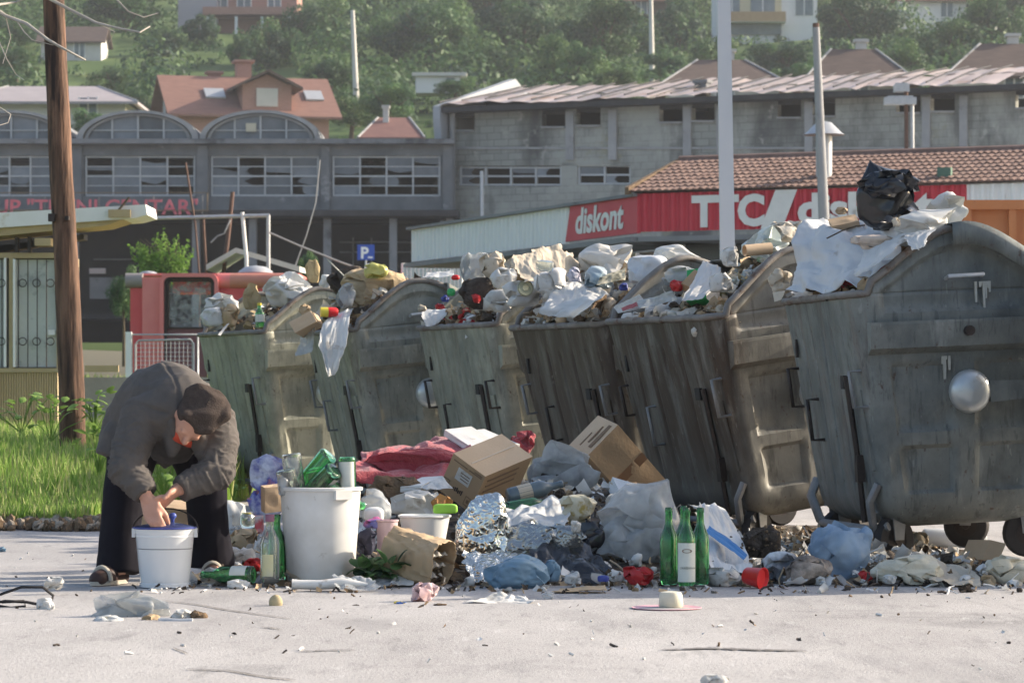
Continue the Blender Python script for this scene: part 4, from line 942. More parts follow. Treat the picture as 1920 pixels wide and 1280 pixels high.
m = MB(); m.box(((u0 + u1) / 2, 1.1, 1.2), (u1 - u0 - .1, .1, 2.4)); m.build('back_wall', M_conc, k)
def ring(m, c, rad, r, n=14): m.tube([(c[0] + rad * math.cos(2 * math.pi * i / n), c[1], c[2] + rad * math.sin(2 * math.pi * i / n)) for i in range(n + 2)], r, 5, caps=False)
for a, b in ((32, 106), (-34, 8)):
    m = MB(); p = a + 4
    while p < b:
        u, zt_ = FK.uz(p, 487); _, zb_ = FK.uz(p, 688); m.tube([(u, -.05, zb_), (u, -.05, zt_)], .0065, 5); p += 17.5
    p = a + 12
    while p < b:
        for py in (531, 640):
            u, zc = FK.uz(p, py); ring(m, (u, -.06, zc), .042, .006)
        p += 26
    m.build('grille', M_iron, k, smooth=60)
def slab(pts, y0, y1, nm, mm, par):
    q = MB(); P_ = [FK.uz(*p) for p in pts]; q.prism(P_, lambda x, z: (x, y0, z), lambda x, z: (x, y1, z)); return q.build(nm, mm, par)
slab([(-110, 408), (278, 386), (281, 405), (255, 412), (-110, 437)], -.25, .7, 'roof_slab', M_slab, k)
slab([(-110, 438), (240, 412), (200, 425), (-110, 455)], -.2, .6, 'roof_underlay', M_tanf, k)
m = MB(); FK.box(m, 30, 446, 36, 474, -.1, 0); FK.box(m, 54, 444, 60, 474, -.1, 0); m.build('roof_bracket', M_iron, k)
slab([(-40, 462), (150, 436), (150, 446), (-40, 474)], .3, .6, 'roof_beam', M_sooty, k)
m = MB(); FK.box(m, 70, 448, 100, 462, -.2, .2); m.build('roof_block', M_tanf, k)
m = MB(); FK.box(m, 210, 396, 251, 410, -.32, -.2); m.build('gutter_box', M_tanf, k)
m = MB(); a, b = FK.uz(228, 398), FK.uz(248, 373); m.tube([(a[0], -.3, a[1]), (b[0], -.28, b[1])], .014, 6); m.build('stick', M_bark, k)
# kiosk interior goods seen as pale shapes are the shelf; timber rail beside it
m = MB(); m.box((0, 0, 0), (.36, .05, .07)); tag(m.build('timber_rail', M_tanf, loc=at(191, 691, 33)), 'short tan timber rail right of the wooden pole', 'rail')

# red modular kiosk
d = 62.0; FR = Facade(235, d, 560, d); kz = left_z(X(400, d), d) - .2
M_kred = mat('kiosk_red', (.62, .055, .065), (.68, .10, .10), rough=.45, ns=2, spec=.5)
M_kpink = mat('sun_faded_red', (.76, .25, .22), (.70, .16, .15), rough=.5, ns=1.5)
M_kor = mat('faded_orange_red', (.58, .25, .17), (.50, .16, .13), rough=.5, ns=1.5)
k = FR.empty('red_kiosk', 'faded red modular kiosk with big rounded window behind the man', 'kiosk')
def rrect(px0, px1, py0, py1, rad, n=6):
    out = []
    for cx, cy, a0 in ((px1 - rad, py0 + rad, 0), (px0 + rad, py0 + rad, 90), (px0 + rad, py1 - rad, 180), (px1 - rad, py1 - rad, 270)):
        for i in range(n + 1):
            a = math.radians(a0 + 90 * i / n); out.append(FR.uz(cx + rad * math.cos(a), cy - rad * math.sin(a)))
    return out
def portal(px0, px1, py0, py1, rad, th, y0, y1, nm, mm):
    o_, i_ = rrect(px0, px1, py0, py1, rad), rrect(px0 + th, px1 - th, py0 + th, py1 - th, max(2, rad - th * .6)); n = len(o_); q = MB()
    vs = [(x, y, z) for y in (y0, y1) for ring_ in (o_, i_) for x, z in ring_]
    fs = []
    for i in range(n):
        j = (i + 1) % n
        fs += [(i, j, n + j, n + i), (2 * n + i, 3 * n + i, 3 * n + j, 2 * n + j), (i, 2 * n + i, 2 * n + j, j), (n + i, n + j, 3 * n + j, 3 * n + i)]
    q.add(vs, fs); return q.build(nm, mm, k, smooth=40)
portal(302, 411, 513, 760, 16, 7, -.25, .25, 'window_surround', M_kpink)
portal(308, 405, 519, 756, 13, 5, -.15, .15, 'window_gasket', M_black)
portal(314, 399, 525, 616, 6, 3, -.05, .1, 'window_frame', M_iron)
m = MB(); FR.box(m, 308, 616, 405, 760, 0, .1); m.build('lower_panel', mat('kiosk_maroon', (.20, .07, .08), rough=.5), k)
m = MB(); FR.box(m, 314, 525, 399, 616, .04, .05); m.build('pane', mat('kiosk_window_glass', (.5, .55, .55), rough=.05, alpha=.2, spec=.6), k)
m = MB(); FR.box(m, 245, 538, 306, 760, 0, .25); m.build('side_panel', M_kred, k)
m = MB(); FR.box(m, 268, 520, 304, 760, -.12, 0); m.build('corner_shell', M_kpink, k)
m = MB(); FR.box(m, 408, 538, 562, 760, 0, .25); m.build('side_panel', M_kred, k)
for px0, px1, mm in ((236, 268, mat('kiosk_grey_cap', (.26, .23, .22), rough=.6)), (408, 432, M_kpink), (432, 562, M_kor)):
    q = MB(); a, z0_ = FR.uz(px0, 526); b, _ = FR.uz(px1, 526); q.tube([(a, .0, z0_), (b, .0, z0_)], .15, 16); q.build('roof_roll', mm, k, smooth=50)
m = MB(); FR.box(m, 240, 512, 560, 516, .1, 2.4); m.build('roof', M_kpink, k)
m = MB(); FR.box(m, 243, 540, 250, 760, .1, 2.4); FR.box(m, 552, 540, 560, 760, .1, 2.4); m.build('end_wall', M_kred, k)
m = MB(); FR.box(m, 385, 525, 399, 700, 1.2, 2.2); FR.box(m, 314, 519, 404, 545, 1.0, 2.3); m.build('inner_shell', M_kred, k)
for px, w_, py, mm in ((472, .36, 508, M_galv), (268, .20, 512, M_galv)):
    u, z_ = FR.uz(px, py); q = MB(); q.lathe([(w_, 0), (w_ * .95, .03), (w_ * .6, w_ * .33), (0, w_ * .42)], 20, Matrix.Translation((u, .9, z_))); q.build('roof_dome', mm, k, smooth=50)

# pipe barrier before the red kiosk
d = 50.0; FP = Facade(238, d, 372, d); k = FP.empty('pipe_barrier', 'pale pipe barrier frame with wire mesh before the red kiosk', 'barrier')
m = MB(); FP.box(m, 236, 622, 247, 760, -.05, .05); m.build('post', M_white, k)
m = MB()
A, B, C, D = [FP.uz(*p) for p in ((247, 627), (371, 627), (371, 760), (247, 760))]; m.tube([(D[0], 0, D[1]), (A[0], 0, A[1]), (B[0], 0, B[1]), (C[0], 0, C[1])], .02, 6)
m.build('outer_frame', M_galv, k, smooth=60)
m = MB(); L = [FP.uz(*p) for p in ((254, 760), (254, 646), (260, 638), (357, 636), (363, 644), (363, 760))]; m.tube([(u, 0, z) for u, z in L], .018, 6); m.build('inner_frame', M_galv, k, smooth=60)
m = MB()
for i in range(14): u, z = FP.uz(256 + i * 8, 640); m.tube([(u, 0, z), (u, 0, z - 1)], .004, 4)
for j in range(8): a, z = FP.uz(256, 644 + j * 8); b, _ = FP.uz(362, 640); m.tube([(a, 0, z), (b, 0, z)], .004, 4)
tag(m.build('wire_mesh', M_galv, k), kind='stuff')

# pipe frame, rusty posts, hut, signs
M_rust = mat('rusty_steel', (.09, .05, .04), (.16, .095, .07), rough=.85, ns=8)
d = 67.0; t = thing('pipe_gantry', 'grey pipe gantry standing above the red kiosk', 'gantry', (X(450, d), d, 0)); b0 = t.location
m = MB(); m.tube([at(503, 403, d) - b0, Vector((X(503, d) - b0.x, 0, .3))], .042, 8); m.build('post', M_galv, t, smooth=60)
m = MB(); m.tube([at(215, 411, d) - b0, at(505, 404, d) - b0], .04, 8); m.build('crossbar', M_galv, t, smooth=60)
m = MB(); m.tube([at(454, 398, d) - b0, at(462, 485, d) - b0, Vector((X(464, d) - b0.x, 0, .3))], .042, 8); tag(m.build('white_post', M_white, t, smooth=60), 'white painted middle post')
for i, (lab, L) in enumerate((('thin rusty post before the hall piers above the red kiosk', [(348, 305), (366, 420), (374, 520), (374, 700)]), ('straight rusty post beside the leaning one left of the pipe frame', [(381, 412), (387, 520), (387, 700)]),
        ('thick leaning rusty post left of the white post', [(436, 360), (428, 440), (418, 520), (416, 700)]))):
    d = 67 + i * .8; q = MB(); q.tube([at(x, y, d) - at(L[-1][0], L[-1][1], d) for x, y in L], [.022, .032, .048][i], 7); tag(q.build('rusty_post', M_rust, loc=at(L[-1][0], L[-1][1], d), smooth=60), lab, 'post')
q = MB(); d = 68; L = [(432, 412), (420, 438), (408, 442), (395, 455)]; q.tube([at(x, y, d) - at(432, 412, d) for x, y in L], .02, 6); tag(q.build('torn_cable', M_conc, loc=at(432, 412, d), smooth=60), 'frayed pale cable dangling from the leaning rusty post', 'cable')
q = MB(); d = 66; L = [(505, 436), (560, 460), (640, 492), (720, 520)]; q.tube([at(x, y, d) - at(505, 436, d) for x, y in L], .022, 5); tag(q.build('slack_wire', M_conc, loc=at(505, 436, d)), 'slack wire running down right from the pipe frame', 'wire')
q = MB(); d = 68; L = [(600, 300), (592, 380), (575, 440), (553, 500)]; q.tube([at(x, y, d) - at(600, 300, d) for x, y in L], .016, 5); tag(q.build('slack_wire', M_conc, loc=at(600, 300, d)), 'thin wire hanging before the market hall middle pier', 'wire')
d = 68.0; t = thing('green_hut', 'small green hut with pale grey felt roof behind the red kiosk', 'hut', (X(475, d), d, 0))
m = MB(); m.box((0, 1, 1.7), (1.75, 2, 3.3)); m.build('wall', mat('hut_green', (.13, .24, .17), rough=.8), t)
m = MB(); zr_, ze = Z(471, d), Z(506, d)
m.hexa([(-1.0, -.4, ze - .02), (.15 - .5, -.4, zr_ - .05), (-.35, 2.2, zr_), (-1.0, 2.2, ze), (-1.0, -.4, ze + .1), (-.35, -.4, zr_ + .06), (-.35, 2.2, zr_ + .1), (-1.0, 2.2, ze + .1)])
m.hexa([(-.35, -.4, zr_ - .05), (1.05, -.4, ze - .06), (1.05, 2.2, ze), (-.35, 2.2, zr_), (-.35, -.4, zr_ + .06), (1.05, -.4, ze + .06), (1.05, 2.2, ze + .1), (-.35, 2.2, zr_ + .1)]); m.build('roof', M_plast, t)
d = 90.0; t = thing('parking_sign', 'small blue parking sign with white P above the heaped containers', 'sign', (X(686, d), d, 0))
m = MB(); m.box((0, 0, Z(473, d)), (.50, .03, .45)); m.build('plate', mat('sign_blue', (.02, .07, .36), rough=.5), t)
text('lettering', 'P', M_white, .46, t, (-.16, -.02, Z(484, d)), offset=.014); m = MB(); m.box((.13, -.022, Z(482.5, d)), (.14, .01, .05)); m.build('arrow', M_white, t)
m = MB(); m.tube([(0, .04, 0), (0, .04, Z(462, d))], .03, 6); m.build('post', M_galv, t)
d = 63.0; q = MB(); w_ = 118 / F * d
q.grid(lambda u, v: (w_ * u, .02 * math.cos(u * 16 * 6.283), -1.5 * v), 128, 1); tag(q.build('corrugated_fence', M_white, loc=at(752, 493, d)), 'white corrugated sheet fence below the white shop fascia', 'fence')

d = 30.0; t = thing('lamp_post', 'tall pale grey square lamp post behind the containers', 'lamp post', (X(1370, d), d, 0))
m = MB(); a = math.radians(38); hw0, hw1 = .078, .058
def sq(h, c): return [(c[0] + h * 1.414 * math.cos(a + i * math.pi / 2 + .1), c[1] + h * 1.414 * math.sin(a + i * math.pi / 2 + .1), c[2]) for i in range(4)]
P0, P1 = (0, 0, 0), (X(1352, d) - X(1370, d), 0, 6.5)
m.hexa(sq(hw0, P0) + sq(hw1, P1)); m.build('shaft', mat('pale_post_paint', (.48, .49, .52), (.56, .57, .60), rough=.5, ns=2, sc=(1, 1, .2)), t)
m = MB(); m.box((0, 0, .03), (.32, .32, .06)); m.build('base_plate', M_galv, t)
d = 47.0; t = thing('leaning_post', 'slim round grey post ending free above the shop fascia', 'post', (X(1556, d), d, 0)); b0 = t.location
m = MB(); m.tube([Vector((0, 0, 0)), at(1546, 440, d) - b0, at(1530, 52, d) - b0], [.11, .085, .055], 12); m.build('shaft', M_conc, t, smooth=60)
m = MB(); m.tube([at(1530, 54, d) - b0, at(1529.6, 44, d) - b0], .05, 8); m.build('cap', M_rust, t)
d = 75.0; t = thing('twin_street_lamp', 'twin street lamp with two box heads behind the shop roof', 'street lamp', (X(1703, d), d, 0)); b0 = t.location
for px, py, hx0, hx1, mm in ((1699, 160, 1676, 1704, M_rust), (1710, 184, 1658, 1717, M_galv)):
    m = MB(); m.tube([Vector((X(px + 3, d) - b0.x, 0, 0)), at(px, py + 8, d) - b0], .05, 8); m.build('pole', mm, t, smooth=60)
    m = MB(); p = at((hx0 + hx1) / 2, py + 6, d) - b0; w_ = (hx1 - hx0) / F * d; m.box(p, (w_, .3, .17)); m.box(p + Vector((0, 0, .10)), (w_ * .8, .24, .05)); m.build('lamp_head', M_galv, t)
for lab, pts, d in (('tall thin concrete pole on the hill left of the white shed', ((661, 20), (671, 178)), 215), ('thin concrete pole at the top middle right of the hill', ((1220, -30), (1224, 152)), 232)):
    a, b = at(pts[1][0], pts[1][1], d), at(pts[0][0], pts[0][1], d); q = MB(); q.tube([Vector((0, 0, -3)), b - a], [.24, .14], 8); tag(q.build('concrete_pole', M_plast, loc=a, smooth=60), lab, 'pole')

d = 33.0; t = thing('tipper_body', 'orange steel tipper truck body at the right edge behind the containers', 'truck', (X(1900, d), d, 0)); M_or = mat('worn_orange', (.42, .15, .05), (.50, .20, .08), rough=.6, ns=3, c3=(.25, .10, .05), n3=5, t3=.62)
zt_ = Z(390, d); m = MB(); m.box((.2, 1, zt_ - .55), (1.5, 2, 1.1)); m.build('side_panel', M_or, t)
m = MB(); m.box((.2, -.05, zt_ + .03), (1.56, .12, .1)); m.build('top_rail', M_or, t)
for xx in (-.5, -.02, .4): m = MB(); m.box((xx, -.04, zt_ - .5), (.08, .09, 1.0)); m.build('rib', M_or, t)
m = MB(); m.box((.2, .9, zt_ - 1.3), (1.3, 1.6, .25)); m.build('chassis', M_iron, t)
for xx in (-.2, .6): m = MB(); m.lathe([(0, 0), (.45, 0), (.5, .05), (.5, .25), (.45, .3), (0, .3)], 24, Matrix.Translation((xx, .3, .5)) @ Euler((math.pi / 2, 0, 0)).to_matrix().to_4x4()); m.build('wheel', M_black, t, smooth=40)

# feathery bush above the red kiosk
r = random.Random(4); L = []; d = 72.0; b0 = at(305, 520, d)
for k in range(15):
    bx = r.uniform(-.35, .35); tx = bx * 2.0 + r.uniform(-.2, .2); h = 1.25 * (1 - abs(tx) * .5) * r.uniform(.75, 1.05)
    for j in range(9):
        s = j / 8; L.append((bx + (tx - bx) * s, r.uniform(-.2, .2), h * s, .18 * (1.05 - s * .8), 1.3))
me = leaf_mesh('foliage', L, 5200, .035, 6, [GR[3], GR[0], GR[0], GR[1]], .3)
t = thing('feathery_bush', 'feathery pale green bush rising behind the red kiosk', 'bush', b0); inst('foliage', me, t)
q = MB()
for k in range(6): q.tube([(0, 0, -1.2), (r.uniform(-.3, .3), 0, .3), (r.uniform(-.7, .7), 0, .9)], [.03, .02, .006], 5)
q.build('stem', M_bark, t)
for lab, px, py, d_, w_, h_ in (('dark green shrub left of the red kiosk grey cap', 232, 555, 74, 32, 60), ('sapling behind the white crinkled bag of the far containers', 578, 500, 70, 22, 34)): tree('leafy_bush', lab, px, py, d_, w_, h_, 'mid', 1)

# bare branches at the top left
q = MB(); d = 21.0; b0 = at(-30, 5, d)
for L, r0 in ((((-40, -5), (10, 30), (50, 45), (90, 75), (120, 92), (160, 113)), .016), (((60, -20), (130, 18), (180, 43), (215, 52), (262, 61), (281, 50)), .013), (((200, -20), (240, 22), (270, 33), (296, 25)), .008), (((30, 38), (45, 60), (60, 75), (100, 85)), .005),
        (((-10, 60), (12, 110), (30, 140), (45, 150)), .005), (((-10, 10), (30, 4), (70, -10)), .01), (((10, 30), (20, 70), (5, 120)), .005), (((-20, 190), (20, 215), (15, 230), (-10, 238)), .006), (((180, 43), (215, 60), (205, 80)), .004)):
    pts = [at(x, y, d + .3 * nz(x * .02, y * .02)) - b0 for x, y in L]; q.tube(pts, [r0 * (1 - .6 * i / (len(pts) - 1)) for i in range(len(pts))], 6)
tag(q.build('bare_branch', mat('pale_dead_bark', (.42, .40, .36), (.30, .27, .24), rough=.9, ns=20), loc=b0, smooth=60), 'pale leafless branches reaching in at the top left corner', 'branch')

# broad-leaved weeds
def leafshape():
    m = MB(); m.grid(lambda u, v: ((u - .5) * .62 * math.sin(math.pi * min(1, v * .93 + .06)) ** .8, v, .18 * math.sin(v * 2.4) - .12 * abs(u - .5)), 4, 5); return m
_lf = {}
for i in (1, 2, 3): o = leafshape().build('leaf', LEAF[i], smooth=180); _lf[i] = o.data; bpy.data.objects.remove(o)
M_weed = mat('weed_leaf', (.17, .29, .06), (.26, .38, .10), rough=.5, spec=.35, transl=.35, ns=8); o = leafshape().build('leaf', M_weed, smooth=180); _lw = o.data; bpy.data.objects.remove(o)
def weed(label, px, py, d, h, n, seed, spread=.2, ls=.085):
    r = random.Random(seed); c = at(px, py, d); t = thing('weed_plant', label, 'plant', c, group='broad-leaved weeds')
    m = MB()
    for k in range(n):
        a = r.uniform(0, 6.283); q = r.random(); x, y, z = math.cos(a) * spread * q, math.sin(a) * spread * q * .6, h * r.uniform(.25, 1)
        s = ls * r.uniform(.6, 1.2); inst('leaf', _lw, t, (x, y, z), (r.uniform(-.9, .5), r.uniform(-.4, .4), a - math.pi / 2 + r.uniform(-.5, .5)), (s * 1.2, s, s))
        if k % 3 == 0: m.tube([(0, 0, -.05), (x * .6, y * .6, z * .6), (x, y, z)], .004, 4)
    m.build('stem', GR[0], t)
weed('broad-leaved weed at the foot of the tan kiosk', 40, 800, 25.5, .28, 26, 1, .35); weed('broad-leaved weed just left of the wooden pole foot', 95, 815, 23.6, .30, 26, 2, .22)
weed('bright broad-leaved weed right of the wooden pole foot', 178, 800, 23.8, .28, 28, 3, .2); weed('bright leafy weed seen between the arms and legs of the bent man', 310, 925, 20.6, .32, 30, 4, .16, .10)
weed('leafy weed showing left of the bent man jacket hem', 185, 880, 21.5, .30, 22, 5, .14); weed('small weed under the farthest container corner', 437, 925, 22.8, .12, 12, 6, .10, .06)

# ------------------------------------------------------------------ the bent man and his pail
def capsule(m, p0, r0, p1, r1, n=16, flat0=False, flat1=False, sq=1.0):
    p0, p1 = Vector(p0), Vector(p1); ax = (p1 - p0); L = ax.length; ax.normalize()
    Q = ax.to_track_quat('Z', 'Y').to_matrix(); prof = []
    if flat0: prof.append((.0005, 0)); prof.append((r0, 0))
    else: prof += [(max(.0005, r0 * math.sin(a)), -r0 * math.cos(a)) for a in [math.pi / 2 * k / 5 for k in range(6)]]
    if flat1: prof += [(r1, L), (.0005, L)]
    else: prof += [(max(.0005, r1 * math.cos(a)), L + r1 * math.sin(a)) for a in [math.pi / 2 * k / 5 for k in range(6)]]
    M = Matrix.Translation(p0) @ Q.to_4x4() @ Matrix.Diagonal((1, sq, 1, 1))
    k = len(m.v); m.lathe(prof, n, M); m.f += [tuple(range(k, k + n))[::-1], tuple(range(len(m.v) - n, len(m.v)))]; m.m += [0, 0]
def ell(m, c, ax, M=None):
    prof = [(max(.0005, math.sin(math.pi * k / 14)), -math.cos(math.pi * k / 14)) for k in range(15)]
    T = Matrix.Translation(c) @ (M.to_4x4() if M else Matrix.Identity(4)) @ Matrix.Diagonal((ax[0], ax[1], ax[2], 1))
    k = len(m.v); m.lathe(prof, 20, T); m.f += [tuple(range(k, k + 20))[::-1], tuple(range(len(m.v) - 20, len(m.v)))]; m.m += [0, 0]
def chain(m, pts, **kw):
    for i in range(len(pts) - 1): capsule(m, pts[i][0], pts[i][1], pts[i + 1][0], pts[i + 1][1], flat0=kw.get('flat0', False) and i == 0, flat1=kw.get('flat1', False) and i == len(pts) - 2, sq=kw.get('sq', 1))
def fuse(m, name, material, parent, voxel, smooth_it=4, wr=None):
    o = m.build(name, material, parent)
    a = o.modifiers.new('r', 'REMESH'); a.mode = 'VOXEL'; a.voxel_size = voxel
    b = o.modifiers.new('s', 'SMOOTH'); b.iterations = smooth_it; b.factor = .5
    bpy.context.view_layer.update()
    me = bpy.data.meshes.new_from_object(o.evaluated_get(bpy.context.evaluated_depsgraph_get()))
    o.modifiers.clear(); o.data = me; me.materials.clear(); me.materials.append(material)
    if wr:
        nn = [v.normal.copy() for v in me.vertices]
        for v, n in zip(me.vertices, nn): v.co += n * wr(v.co)
    me.shade_smooth(); me.update(); return o
M_skin = mat('skin', (.50, .25, .17), (.58, .32, .23), rough=.5, ns=14, spec=.35, bump=.1, bs=60)
M_jack = mat('grey_wool', (.088, .077, .070), (.108, .095, .086), rough=.95, ns=30, bump=.12, bs=200)
M_trou = mat('dark_trousers', (.008, .007, .011), (.014, .013, .019), rough=.9, ns=8, spec=.15)
M_beret = mat('brown_beret', (.045, .034, .029), (.078, .060, .051), rough=.95, ns=50, bump=.3, bs=140, spec=.15)
DM = 14.0
man = thing('person', 'person in grey jacket, dark trousers and brown beret bent over a white pail', 'person', (X(300, DM), DM, 0))
# joints (local metres: x right, y away, z up)
HIP, BACK, UP, NECK = (-.10, .32, .76), (-.03, .16, .82), (.07, .0, .81), (.13, -.09, .775)
SL, SR = (-.065, -.10, .755), (.255, .0, .73)
EL, WL = (-.125, -.22, .53), (-.02, -.285, .395)
ER, WR = (.275, -.13, .51), (.10, -.235, .435)
HL, KL, AL = (-.14, .30, .72), (-.175, .10, .42), (-.195, .02, .07)
HR, KR, AR = (.06, .34, .72), (.17, .40, .42), (.195, .42, .07)
HEAD = Vector((.165, -.175, .745))
cr = Vector((.50, -.80, .30)).normalized(); fc = Vector((-.35, -.12, -.9)); fc = (fc - cr * fc.dot(cr)).normalized(); sd = cr.cross(fc)
HM = Matrix((sd, fc, cr)).transposed()      # head axes: side, face, crown
b = MB()
chain(b, [(HIP, .13), (BACK, .14), (UP, .13), (NECK, .065), (HEAD - cr * .03, .06)])
chain(b, [(SL, .05), (EL, .042), (WL, .030)]); chain(b, [(SR, .05), (ER, .042), (WR, .030)])
chain(b, [(HL, .085), (KL, .06), (AL, .045)]); chain(b, [(HR, .085), (KR, .06), (AR, .045)])
chain(b, [(AL, .042), ((-.24, -.08, .04), .035), ((-.27, -.13, .03), .03)]); chain(b, [(AR, .042), ((.22, .28, .04), .035), ((.225, .22, .03), .03)])
ell(b, HEAD, (.073, .088, .105), HM)
def hp(s, f, c): return HEAD + sd * s + fc * f + cr * c
ell(b, hp(0, .035, -.055), (.050, .058, .055), HM)                                  # jaw
capsule(b, hp(0, .082, .015), .010, hp(0, .104, -.022), .015)                       # nose
ell(b, hp(0, .083, -.055), (.022, .012, .007), HM); ell(b, hp(0, .080, -.072), (.020, .013, .007), HM); ell(b, hp(0, .075, -.095), (.022, .018, .016), HM)
for s in (-1, 1):
    ell(b, hp(s * .030, .080, .022), (.020, .010, .006), HM); ell(b, hp(s * .040, .060, -.02), (.020, .018, .018), HM)
    ell(b, hp(s * .075, -.012, -.01), (.010, .022, .034), HM)
# hands: palm, four fingers and thumb each
def hand(wr, kn, side, tips, thumb):
    wr, kn = Vector(wr), Vector(kn); ax = (kn - wr).normalized(); sv = Vector(side).normalized()
    for k, o_ in enumerate((-.030, -.010, .010, .030)):
        capsule(b, wr + sv * o_ * .6, .020, kn + sv * o_, .0135)
        p = kn + sv * o_; tip = Vector(tips[k]); mid = p.lerp(tip, .5) + Vector((0, -.012, .006)); capsule(b, p, .0125, mid, .0105); capsule(b, mid, .0105, tip, .0085)
    q = wr + ax * .03 + sv * .034; tt = Vector(thumb); md = q.lerp(tt, .55) + sv * .012; capsule(b, q, .017, md, .013); capsule(b, md, .013, tt, .010)
hand(WL, (.005, -.315, .315), (.75, -.25, .1), [(.012, -.325, .262), (.030, -.330, .258), (.046, -.325, .262), (.058, -.310, .272)], (.070, -.285, .285))
hand(WR, (.055, -.265, .385), (.35, -.5, .6), [(.005, -.27, .36), (.0, -.285, .372), (.005, -.30, .385), (.012, -.31, .40)], (.055, -.325, .40))
fuse(b, 'body', M_skin, man, .0062, 3)
def wrj(p):
    def rg(v): v = 1 - min(1, 2.6 * abs(v)); return v * v
    w_ = .008 * (rg(nz(p.x * 5 + 2, p.y * 4, p.z * 8)) - .3) + .003 * (rg(nz(p.x * 10, p.y * 8 + 4, p.z * 16)) - .3) + .004 * nz(p.x * 9, p.y * 8, p.z * 13)
    f_ = 0.0
    for S_, E_, W2 in ((SL, EL, WL), (SR, ER, WR)):
        S_, E_, W2 = Vector(S_), Vector(E_), Vector(W2)
        for A_, B_, off in ((S_, E_, 0.0), (E_, W2, .26)):
            ax = B_ - A_; L_ = ax.length; ax = ax / L_; t = (p - A_).dot(ax); r_ = (p - A_ - ax * t)
            if -.02 < t < L_ + .03 and r_.length < .115:
                ang = math.atan2(r_.y, r_.x); t2 = t + off + .05 * nz(ang * .9, off, S_.x * 7); near = math.exp(-((t + off - .27) / .13) ** 2)
                f_ = max(f_, (.004 + .010 * near) * rg(nz(t2 * 24, ang * .7, S_.x * 9)))
        t = (p - S_).dot((E_ - S_).normalized()); rr0 = (p - S_ - (E_ - S_).normalized() * t).length
        if rr0 < .16: w_ -= .009 * math.exp(-((t + .015 + .02 * nz(p.x * 8, p.z * 8)) / .009) ** 2)          # armhole seam
    w_ -= .006 * math.exp(-((p.x + .02 - (p.y - .1) * -.45) / .006) ** 2) * (1 if p.z > .80 else 0)      # back seam
    return w_ + f_ - .004 * (1 if f_ else 0)
b = MB()
chain(b, [((-.12, .33, .70), .18), ((-.05, .22, .80), .188), ((.03, .08, .825), .19), ((.09, -.02, .80), .17), ((.125, -.075, .775), .115)])
chain(b, [(SL, .105), ((.09, -.06, .79), .135), (SR, .10)])
chain(b, [(SL, .103), ((-.105, -.16, .64), .092), (EL, .082), (Vector(WL) + Vector((-.008, .012, .02)), .060)], flat1=True)
chain(b, [(SR, .098), ((.275, -.07, .62), .088), (ER, .080), (Vector(WR) + Vector((.012, .008, .005)), .060)], flat1=True)
capsule(b, (-.15, .32, .70), .185, (-.185, .30, .575), .165, flat1=True, sq=.85); capsule(b, (-.20, .22, .66), .10, (-.235, .20, .565), .085, flat1=True)
capsule(b, (.02, .30, .72), .17, (.10, .32, .59), .14, flat1=True); capsule(b, (.07, -.03, .74), .15, (.05, .02, .66), .12)
capsule(b, (.08, -.13, .73), .06, (.065, -.13, .60), .03); capsule(b, (.185, -.10, .70), .055, (.20, -.12, .60), .035)
fuse(b, 'jacket', M_jack, man, .0072, 3, wrj)
b = MB()
for s in (-1, 1):    # raised collar
    pass
chain(b, [((.035, -.07, .845), .030), ((.045, -.13, .80), .030), ((.075, -.175, .735), .026), ((.085, -.17, .68), .018)]); fuse(b, 'collar', M_jack, man, .007, 3)
b = MB(); chain(b, [((.085, -.13, .80), .024), ((.092, -.165, .745), .024), ((.10, -.165, .69), .026)]); capsule(b, (.10, -.16, .675), .03, (.15, -.11, .65), .03)
fuse(b, 'shirt', mat('orange_red_shirt', (.50, .06, .03), (.58, .09, .045), rough=.8, ns=12), man, .007, 3)
def wrt(p): return .010 * nz(p.x * 6, p.y * 6, p.z * 4) + .005 * (abs(nz(p.x * 15, p.y * 12, p.z * 9)) - .2)
b = MB()
chain(b, [(HL, .135), ((-.165, .17, .5), .105), (KL, .098), ((-.185, .05, .22), .092), ((-.19, .03, .05), .102)], flat1=True)
chain(b, [(HR, .135), ((.13, .38, .55), .112), (KR, .102), ((.185, .41, .22), .098), ((.195, .42, .06), .106)], flat1=True)
capsule(b, HL, .14, HR, .14)
fuse(b, 'trousers', M_trou, man, .0095, 4, wrt)
bn = Vector((.30, -.86, .40)).normalized(); bs_ = bn.cross(Vector((0, 0, 1))).normalized(); BM = Matrix((bs_, bn.cross(bs_), bn)).transposed(); BC = Vector((.226, -.235, .802))
b = MB(); ell(b, BC, (.104, .102, .042), BM); ell(b, BC - bn * .04 + Vector((-.02, 0, -.008)), (.092, .100, .05), BM)
rim_ = [BC + BM @ Vector((.095 * math.cos(u), .093 * math.sin(u), -.006 + .008 * math.sin(3 * u))) for u in [2 * math.pi * k / 14 for k in range(15)]]
for k in range(14): capsule(b, rim_[k], .026 + .004 * math.sin(k * 2.3), rim_[k + 1], .026 + .004 * math.sin((k + 1) % 14 * 2.3))
capsule(b, BC + bn * .035, .005, BC + bn * .06 + Vector((.006, 0, .006)), .004)
fuse(b, 'beret', M_beret, man, .0065, 3, lambda p: .006 * nz(p.x * 14, p.y * 14, p.z * 14) + .022 * (abs(nz(p.x * 9 + 4, p.y * 7, p.z * 9)) - .2) * -1)
b = MB(); ell(b, hp(0, -.06, -.03), (.07, .04, .05), HM); fuse(b, 'hair', mat('grey_hair', (.30, .28, .26), (.42, .40, .38), rough=.9, ns=40), man, .007, 2)
M_shoe = mat('cream_slipper', (.52, .48, .40), (.42, .38, .32), rough=.8, ns=18)
